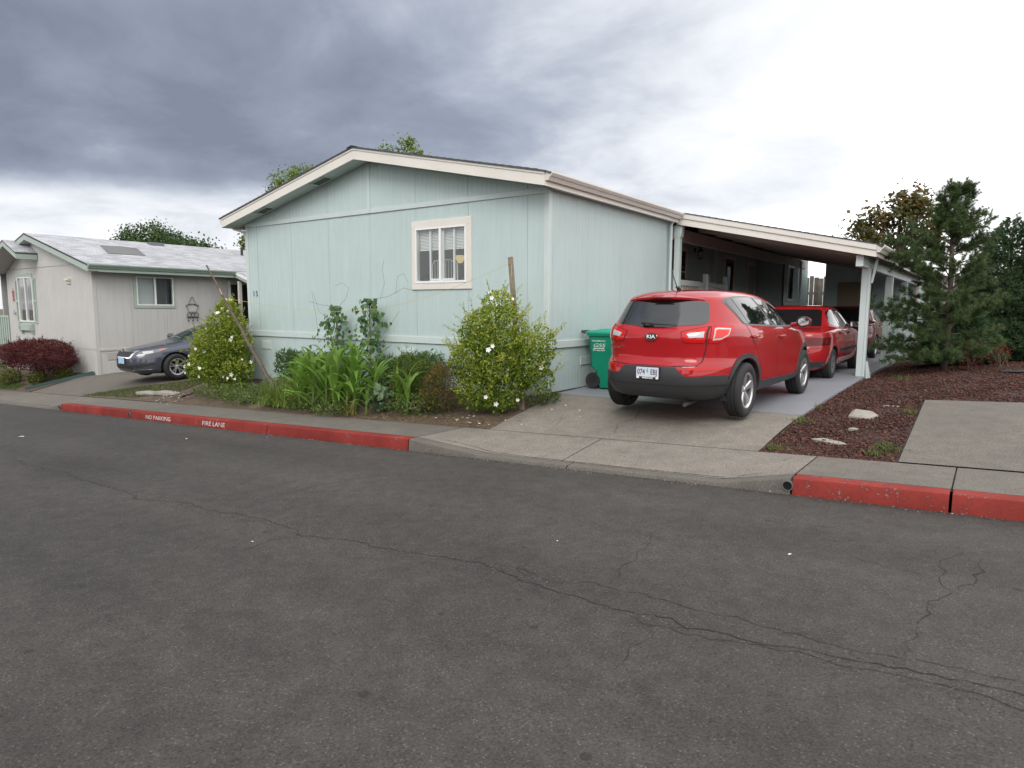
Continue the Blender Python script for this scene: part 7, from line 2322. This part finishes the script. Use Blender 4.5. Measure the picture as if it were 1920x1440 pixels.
# ------------------------------------------------------------------ stake, leaning branch, string
st = MB()
b0, b1 = Vector((-5.55, 7.98, 0.0)), Vector((-5.86, 8.08, 2.36))
st.add([b0 + Vector((-.035, -.02, 0)), b0 + Vector((.035, -.02, 0)), b0 + Vector((.035, .02, 0)), b0 + Vector((-.035, .02, 0)), b1 + Vector((-.035, -.02, 0)), b1 + Vector((.035, -.02, .01)), b1 + Vector((.035, .02, .01)), b1 + Vector((-.035, .02, 0))],
       [(0, 3, 2, 1), (4, 5, 6, 7), (0, 1, 5, 4), (1, 2, 6, 5), (2, 3, 7, 6), (3, 0, 4, 7)])
tag(st.build('wooden_stake', wood_grey), 'weathered wooden stake rising out of the corner shrub', 'stake')
br = thing('leaning_branch', 'rough brown branch leaning across the left flowering shrub', 'branch', (-11.1, 7.6, -0.15))
mb = MB()
e0, e1 = Vector((-11.02, 7.62, -0.12)), Vector((-13.15, 7.50, 2.46))
pts = []
rn = random.Random(5)
for i in range(13):
    p = e0.lerp(e1, i / 12) + Vector((rn.uniform(-.012, .012), rn.uniform(-.01, .01), rn.uniform(-.012, .012)))
    pts.append(p)
mb.tube(pts, [0.048 - 0.030 * (i / 12) + rn.uniform(-.003, .004) for i in range(13)], 8)
mb.build('stem', bark, br, smooth=True)
mb = MB()
kn = e0.lerp(e1, .76)
mb.tube([kn, kn + Vector((-.05, -.04, .14))], [0.02, 0.014], 6)
mb.build('broken_stub', M('split_wood', (0.42, 0.32, 0.2), 0.8), br)
sg_ = MB()
A, B_ = e0.lerp(e1, .74), b1 + Vector((0, -.03, -.10))
pp = [A.lerp(B_, k / 24) + Vector((0, -.02, -0.62 * math.sin(math.pi * min(1, k / 24 * 1.0)) * (0.55 + .45 * (k / 24)))) for k in range(25)]
sg_.tube(pp, 0.0026, 4)
sg_.tube([b1 + Vector((-.04, -.03, -.1)), b1 + Vector((.04, -.03, -.1)), b1 + Vector((.045, -.03, -.4)), b1 + Vector((.07, -.03, -.8))], 0.004, 4)
tag(sg_.build('yellow_string', M('yellow_twine', (0.55, 0.48, 0.10), 0.7)), 'yellow string tied from the leaning branch to the stake', 'string')

# fallen petals
pm = M('fallen_petal', (0.72, 0.68, 0.60), 0.8)
def petals(n, cx_, cy_, sx_, sy_, zf, name, label):
    mb = MB()
    for k in range(n):
        x, y = random.gauss(cx_, sx_), random.gauss(cy_, sy_)
        z = float(zf(x, y)) + 0.006
        s_ = random.uniform(.012, .032)
        a = random.uniform(0, 6.28)
        c, q = math.cos(a), math.sin(a)
        mb.add([(x + s_ * (c * u - q * v), y + s_ * (q * u + c * v), z + s_ * hh) for u, v, hh in ((-1, 0, 0), (0, -.7, .1), (1, 0, .3), (0, .7, .2))], [(0, 1, 2, 3)])
    tag(mb.build(name, pm), label, 'petals', kind='stuff')
petals(50, -14.6, 7.35, .45, .22, lambda x, y: max(bedz(x, y), float(walk_z(x, min(y, 7.09))) if y < 7.1 else -9) + .012, 'fallen_petals', 'white fallen petals scattered below the left flowering shrub')
petals(26, -5.9, 7.42, .35, .16, lambda x, y: bedz(x, y) + .01, 'fallen_petals', 'pale petals and chips on the soil below the corner shrub')
petals(9, -5.0, 7.9, .35, .35, lambda x, y: float(ramp_z(x, y)), 'fallen_petals', 'white petals dropped on the driveway corner')
# dry straw on the soil at the right end of the bed
n = 1500
P = np.stack([rng.uniform(-8.2, -5.55, n), 7.12 + np.abs(rng.normal(0, .28, n)), np.zeros(n)], -1)
P[:, 2] = terrain(P[:, 0], P[:, 1]) + 0.012
V, F, R = scatter(NEEDLE, P, rng.normal(size=(n, 3)) * [1, 1, .12], rdir(n) * [.2, .2, 1], rng.uniform(.04, .11, n), .006, rng.random(n))
tag(link('dry_straw', np_mesh('dry_straw', V, F, leafmat('straw', [(0, (.10, .07, .035)), (1, (.34, .25, .13))], .1, .9), R)), 'dry straw litter along the right front of the garden bed', 'straw', kind='stuff')
# ------------------------------------------------------------------ trees


def leafy_tree(name, label, loc, blobs, n_clump, per, L, W, mat, trunk_h, trunk_r, csig=0.16, group=None, tmpl=LEAF):
    t = thing(name, label, 'tree', loc, 0, group)
    C_, d = cloud_points(blobs, n_clump)
    P = np.repeat(C_, per, 0) + rng.normal(0, 1, (n_clump * per, 3)) * np.repeat(rng.uniform(.6, 1.4, n_clump), per)[:, None] * csig
    n = len(P)
    dd = np.repeat(d, per, 0)
    D = unit(dd * .4 + rdir(n) + [0, 0, -.25])
    base = np.repeat(rng.uniform(.1, .75, n_clump), per)
    V, F, R = scatter(tmpl, P, D, unit(dd * .6 + rdir(n) * .8 + [0, 0, .6]), rng.uniform(*L, n), rng.uniform(*W, n), np.clip(base + rng.normal(0, .15, n), 0, 1))
    link('crown', np_mesh('crown', V, F, mat, R), t)['kind'] = 'stuff'
    mb = MB()
    top = max(b[2] for b in blobs)
    mb.tube([(0, 0, -.1), (0.05, 0.03, trunk_h * .5), (0, 0, trunk_h), (0.05, 0, top)], [trunk_r * 1.2, trunk_r, trunk_r * .75, trunk_r * .2], 9)
    for k in range(min(n_clump, 60)):
        c = C_[k]
        z0 = min(trunk_h * random.uniform(.75, 1.2), c[2] * .9)
        mb.tube([(0, 0, z0), (c[0] * .45, c[1] * .45, z0 + (c[2] - z0) * .6), tuple(c)], [trunk_r * .35, trunk_r * .18, 0.006], 5, cap=False)
    mb.build('trunk', bark, t, world=False, smooth=True)
    return t


pop = leafmat('fresh_green_leaf', [(0, (0.07, 0.12, 0.018)), (0.5, (0.16, 0.23, 0.03)), (1, (0.27, 0.33, 0.06))], 0.45)
darkg = leafmat('dark_green_leaf', [(0, (0.022, 0.05, 0.014)), (0.5, (0.05, 0.095, 0.025)), (1, (0.09, 0.15, 0.04))], 0.3)
leafy_tree('poplar_tree', 'light green tree peeking over the left slope of the green home roof', (-26.6, 20, .2), [(0, 0, 6.4, 1.5, 1.5, 1.5), (-1.0, 0, 5.9, 1.1, 1.1, 1.3), (1.5, 0, 6.3, .8, .8, 1.2), (.2, 0, 4.3, 1.7, 1.6, 1.5)], 420, 40, (.08, .15), (.06, .11), pop, 3.0, .14, .15)
leafy_tree('poplar_tree', 'light green treetop peeking over the ridge of the green home', (-20.3, 20.2, .08), [(-.9, 0, 7.2, .45, .5, 1.1), (.45, 0, 7.3, .55, .5, 1.05), (0, 0, 5.6, 1.6, 1.4, 1.5), (1.1, 0, 6.6, .5, .5, 1.0)], 330, 40, (.08, .15), (.06, .11), pop, 3.5, .14, .14)
leafy_tree('poplar_tree', 'slim green tree in the gap between the two homes', (-31.2, 20.5, -.1), [(0, 0, 4.6, .75, .7, 1.0), (.1, 0, 3.2, .9, .8, 1.2), (-.3, 0, 5.2, .4, .4, .5)], 130, 26, (.10, .18), (.08, .12), pop, 1.8, .10, .17)
leafy_tree('shade_tree', 'big dark green tree behind the grey roof of the beige home', (-61.5, 30, -.6), [(0, 0, 6.8, 3.6, 3, 2.6), (-2.2, 0, 6.3, 2.4, 2.2, 2.2), (2.5, 0, 6.0, 2.6, 2.4, 2.2)], 600, 46, (.16, .30), (.13, .22), darkg, 3.2, .3, .34)
leafy_tree('shade_tree', 'lower dark green tree right of the big one behind the beige home', (-54.8, 30, -.6), [(0, 0, 5.6, 2.6, 2.4, 1.9), (1.6, 0, 5.2, 1.8, 1.8, 1.6)], 380, 46, (.16, .30), (.13, .22), darkg, 2.6, .25, .32)
map_l = leafmat('bronze_green_leaf', [(0, (0.05, 0.06, 0.02)), (0.4, (0.10, 0.105, 0.03)), (0.75, (0.19, 0.12, 0.04)), (1, (0.26, 0.15, 0.06))], 0.4)
leafy_tree('maple_tree', 'bronze tinted maple rising behind the carport roof', (-3.3, 31, .3), [(0, 0, 4.6, 1.4, 1.1, 1.1), (-1.4, 0, 4.0, .7, .8, .8), (-.9, 0, 4.5, .8, .8, .75), (.6, 0, 5.6, .55, .6, .6), (.1, 0, 5.3, .6, .6, .6), (1.2, 0, 4.6, .9, .9, 1.0)], 210, 20, (.12, .22), (.10, .18), map_l, 2.6, .12, .15)

# red maple bush and its companions in front of the beige home
redm = leafmat('dark_red_maple_leaf', [(0, (0.045, 0.012, 0.012)), (0.5, (0.12, 0.026, 0.028)), (0.85, (0.19, 0.045, 0.045)), (1, (0.20, 0.11, 0.06))], 0.32)
x, y = -23.6, 8.0
bl = [(0, 0, .88, 1.15, .8, .36), (-1.2, 0, .82, .9, .7, .34), (.95, -.05, .76, .75, .6, .36), (0, 0, .6, 1.6, .8, .26), (-2.0, 0, .68, .6, .6, .30), (.35, 0, 1.02, .65, .6, .22), (-.7, 0, 1.0, .5, .5, .2)]
t = shrub('red_maple_bush', 'spreading dark red laceleaf maple bush in front of the beige home', 'bush', (x, y, bedz(x, y)), bl, 13000, (.06, .13), (.012, .024), redm, 320, .22, -.1)
MB().tube([(0.1, 0, -.05), (0.0, 0, .35), (-.1, 0, .7)], [.09, .07, .04], 8).build('trunk', bark, t, world=False)
yg = leafmat('yellow_green_leaf', [(0, (0.05, 0.07, 0.012)), (0.6, (0.13, 0.145, 0.025)), (1, (0.27, 0.26, 0.06))], .35)
for dx_, dy_, s_, lab in ((-2.3, -.2, .5, 'low yellow green shrub at the far left under the red maple bush'), (-1.2, -.45, .36, 'small yellow green shrub left of the red maple trunk'), (.45, -.3, .32, 'small yellow green shrub right of the red maple trunk'), (1.0, .2, .34, 'low green shrub at the right end of the maple bed')):
    shrub('low_shrub', lab, 'shrub', (x + dx_, y + dy_, bedz(x + dx_, y + dy_)), [(0, 0, s_ * .5, s_, s_ * .7, s_ * .55)], 700, (.04, .08), (.025, .04), yg, 10, .1)

# ------------------------------------------------------------------ pine beside the carport
pine_mat = leafmat('pine_needle', [(0, (0.026, 0.05, 0.018)), (0.5, (0.065, 0.112, 0.036)), (1, (0.16, 0.215, 0.075))], 0.15, 0.5)


def tufts(P, D, per, ln, w, mat_r):
    n = len(P) * per
    PP = np.repeat(P, per, 0) + rng.normal(0, .006, (n, 3))
    DD = unit(np.repeat(unit(D), per, 0) * .75 + rdir(n) * .85)
    R = np.clip(np.repeat(mat_r, per) + rng.normal(0, .18, n), 0, 1)
    return scatter(NEEDLE, PP, DD, rdir(n), rng.uniform(.7, 1.15, n) * ln, w, R)


def pine(loc, H_, label):
    t = thing('pine_tree', label, 'tree', loc)
    mb = MB()
    mb.tube([(0, 0, -.05), (.02, 0, H_ * .4), (-.02, 0, H_ * .75), (0, 0, H_)], [.065, .05, .03, .006], 8)
    TP, TD = [], []
    rn = random.Random(3)
    whorls = 15
    for i in range(whorls):
        f = (i + .3) / whorls
        z = H_ * (0.05 + .90 * f)
        reach = float(np.interp(f, [0, .10, .22, .38, .5, .62, .75, .9, 1], [1.05, 1.1, .95, .72, .95, .85, .58, .36, .16]))
        nb_ = 9 if f < .35 else (7 if f < .8 else 5)
        for k in range(nb_):
            a = rn.uniform(0, 6.283) + k * 6.283 / nb_
            ln = reach * rn.uniform(.55, 1.1)
            if rn.random() < .10:
                continue
            up0 = rn.uniform(.05, .5) + .5 * f
            p = Vector((0, 0, z))
            d = Vector((math.cos(a), math.sin(a), up0)).normalized()
            pts = [p.copy()]
            seg = 6
            for s_ in range(seg):
                d = (d + Vector((rn.gauss(0, .10), rn.gauss(0, .10), .05 if s_ > 2 else -.03))).normalized()
                p = p + d * ln / seg
                pts.append(p.copy())
                if s_ >= 1:
                    for q in range(5):
                        dd = (d + Vector(rdir(1)[0]) * .9 + Vector((0, 0, .25))).normalized()
                        l2 = rn.uniform(.06, .20)
                        e = p + dd * l2
                        mb.tube([p, e], [.006, .003], 4, cap=False)
                        for w in (.35, .7, 1.0):
                            TP.append(tuple(p + dd * l2 * w))
                            TD.append(tuple(dd))
            mb.tube(pts, [.018 * (1 - .8 * j / seg) * (1.1 - .6 * f) for j in range(seg + 1)], 5, cap=False)
    for j in range(20):
        TP.append((rn.gauss(0, .03), rn.gauss(0, .03), H_ * rn.uniform(.9, 1.0)))
        TD.append((0, 0, 1))
    # the long low bough reaching over the slab
    for (zz, az, ln) in ((1.05, 3.35, 1.25), (.95, 3.6, 1.0), (2.3, 3.2, 1.05), (2.0, 3.5, 1.0), (.25, 3.4, 1.1), (.2, 4.0, 1.1), (.18, 4.9, 1.0), (.3, 5.6, .9), (.5, 3.0, .9), (1.9, 2.9, .9), (2.1, 3.9, .8)):
        p = Vector((0, 0, zz))
        d = Vector((math.cos(az), math.sin(az), .12))
        pts = [p.copy()]
        for s_ in range(8):
            d = (d + Vector((rn.gauss(0, .07), rn.gauss(0, .07), rn.gauss(0.0, .05)))).normalized()
            p = p + d * ln / 8
            pts.append(p.copy())
            if s_ > 2:
                for q in range(7):
                    dd = (d + Vector(rdir(1)[0]) * 1.0 + Vector((0, 0, .2))).normalized()
                    l2 = rn.uniform(.06, .2)
                    for w in (.35, .7, 1.0):
                        TP.append(tuple(p + dd * l2 * w))
                        TD.append(tuple(dd))
        mb.tube(pts, [.02 * (1 - .8 * j / 8) for j in range(9)], 5, cap=False)
    TP, TD = np.array(TP), np.array(TD)
    V, F, R = tufts(TP, TD, 28, .085, .0050, rng.uniform(.15, .75, len(TP)))
    V[:, 2] = np.maximum(V[:, 2], .01)
    link('crown', np_mesh('crown', V, F, pine_mat, R), t)['kind'] = 'stuff'
    mb.build('trunk', bark, t, world=False, smooth=True)
    return t


pine((-.68, 15.0, tz(-.68, 15.0)), 3.5, 'sparse dark green pine standing beside the carport posts')

spr_mat = leafmat('spruce_needle', [(0, (0.022, 0.05, 0.02)), (0.5, (0.045, 0.09, 0.032)), (1, (0.085, 0.14, 0.05))], 0.12, 0.55)


def spruce(loc, H_, R0, label, n=9000):
    t = thing('spruce_tree', label, 'tree', loc)
    f = 1 - np.sqrt(rng.random(n))
    z = f * H_
    a = rng.uniform(0, 6.283, n)
    lob = 1 + .10 * np.sin(a * 5 + z * 6) + .10 * np.sin(z * 17 + a * 3) + rng.normal(0, .05, n)
    prof = np.interp(f, [0, .12, .5, .8, .92, 1], [.85, 1.0, .74, .40, .24, .05])
    r = R0 * prof * lob * np.where(rng.random(n) < .8, rng.uniform(.85, 1.03, n), rng.uniform(.4, .9, n))
    P = np.stack([r * np.cos(a), r * np.sin(a), z + .05], -1)
    D = np.stack([np.cos(a), np.sin(a), rng.normal(.35, .35, n)], -1)
    V, F, R = tufts(P, D, 20, .085, .010, rng.uniform(.1, .8, n))
    k_ = 9000
    f2 = 1 - np.sqrt(rng.random(k_))
    a2 = rng.uniform(0, 6.283, k_)
    r2_ = R0 * np.interp(f2, [0, .12, .5, .8, .92, 1], [.85, 1.0, .74, .40, .24, .05]) * rng.uniform(.45, .92, k_)
    P2 = np.stack([r2_ * np.cos(a2), r2_ * np.sin(a2), f2 * H_ + .03], -1)
    inner = scatter(LEAF, P2, np.stack([np.cos(a2), np.sin(a2), rng.normal(.1, .3, k_)], -1) + rdir(k_) * .5, rdir(k_), .13, .055, rng.uniform(0, .5, k_))
    V, F, R = merge([(V, F, R), inner])
    # a few leaders breaking the outline
    L_ = [(.05, .02, H_ * 1.0), (.16, 0, H_ * .93), (-.1, 0, H_ * .95)]
    TP, TD = [], []
    for q in L_:
        for k in range(28):
            TP.append((q[0] + rng.normal(0, .03), q[1] + rng.normal(0, .03), q[2] + rng.uniform(-.25, .16)))
            TD.append((rng.normal(0, .5), rng.normal(0, .5), 1))
    V2, F2, R2 = tufts(np.array(TP), np.array(TD), 18, .07, .005, rng.uniform(.3, .8, len(TP)))
    V, F, R = merge([(V, F, R), (V2, F2, R2)])
    V[:, 2] = np.maximum(V[:, 2], .01)
    link('crown', np_mesh('crown', V, F, spr_mat, R), t)['kind'] = 'stuff'
    MB().tube([(0, 0, -.05), (0, 0, H_ * .95)], [.09, .01], 7).build('trunk', bark, t, world=False)
    return t


spruce((.25, 18.3, tz(.25, 18.3)), 3.05, 1.2, 'dense conical spruce at the right edge behind the pine')
spruce((-.55, 16.6, tz(-.55, 16.6)), 1.3, .75, 'low dark juniper mound between the pine and the spruce', 3600)
rdt = leafmat('reddish_twig_leaf', [(0, (.10, .02, .015)), (1, (.26, .06, .04))], .3)
for x, y, s_, lab in ((-.25, 14.6, .30, 'small reddish shrub under the right side of the pine'), (.15, 15.6, .28, 'small reddish shrub between the pine and the spruce')):
    shrub('reddish_shrub', lab, 'shrub', (x, y, tz(x, y)), [(0, 0, s_ * .8, s_ * .6, s_ * .6, s_ * .8)], 350, (.03, .06), (.012, .02), rdt, 14, .14)

# ------------------------------------------------------------------ back fence, each board its own part
fence_wood = [M('fence_board_%s' % n_, c, .9, var=.3, vscale=5, bump=.3, bscale=30) for n_, c in (('grey', (.16, .145, .125)), ('brown', (.145, .12, .095)), ('pale', (.19, .17, .15)))]
fence = thing('board_fence', 'weathered tall wooden board fence behind the carport and trees', 'fence', (-1, 27.6, .3))
bm_ = {}
for k in range(62):
    x = -7.2 + k * .166
    if -4.7 < x < -2.2:
        continue
    zb_ = .2
    h_ = 2.86 + random.uniform(-.05, .05) + .02 * math.sin(k)
    dx_ = .080 + random.uniform(-.005, .002)
    tilt = random.uniform(-.004, .004)
    MB().add([(x - dx_, 27.6, zb_), (x + dx_, 27.6, zb_), (x + dx_, 27.622, zb_), (x - dx_, 27.622, zb_)] + [(x - dx_ + tilt, 27.6, h_), (x + dx_ + tilt, 27.6, h_), (x + dx_ + tilt, 27.622, h_), (x - dx_ + tilt, 27.622, h_)],
             [(0, 3, 2, 1), (4, 5, 6, 7), (0, 1, 5, 4), (1, 2, 6, 5), (2, 3, 7, 6), (3, 0, 4, 7)]).build('board', fence_wood[k % 3], fence)
for z in (.7, 2.2):
    MB().box(-7.3, 3.2, 27.63, 27.67, z, z + .09).build('rail', fence_wood[0], fence)

for x_, y_, lab in ((-2.0, -15.5, 'dark green shade tree between the rust red and grey homes across the street'), (-14.3, -16.5, 'dark green shade tree between the tan and rust red homes across the street'), (11.5, -14, 'dark green shade tree at the far end across the street')):
    leafy_tree('shade_tree', lab, (x_, y_, float(grade(x_))), [(0, 0, 5.0, 2.4, 2.2, 2.2), (.8, 0, 6.4, 1.5, 1.5, 1.5), (-.9, 0, 4.4, 1.8, 1.6, 1.5)], 120, 22, (.3, .5), (.25, .4), darkg, 2.8, .22, .45)
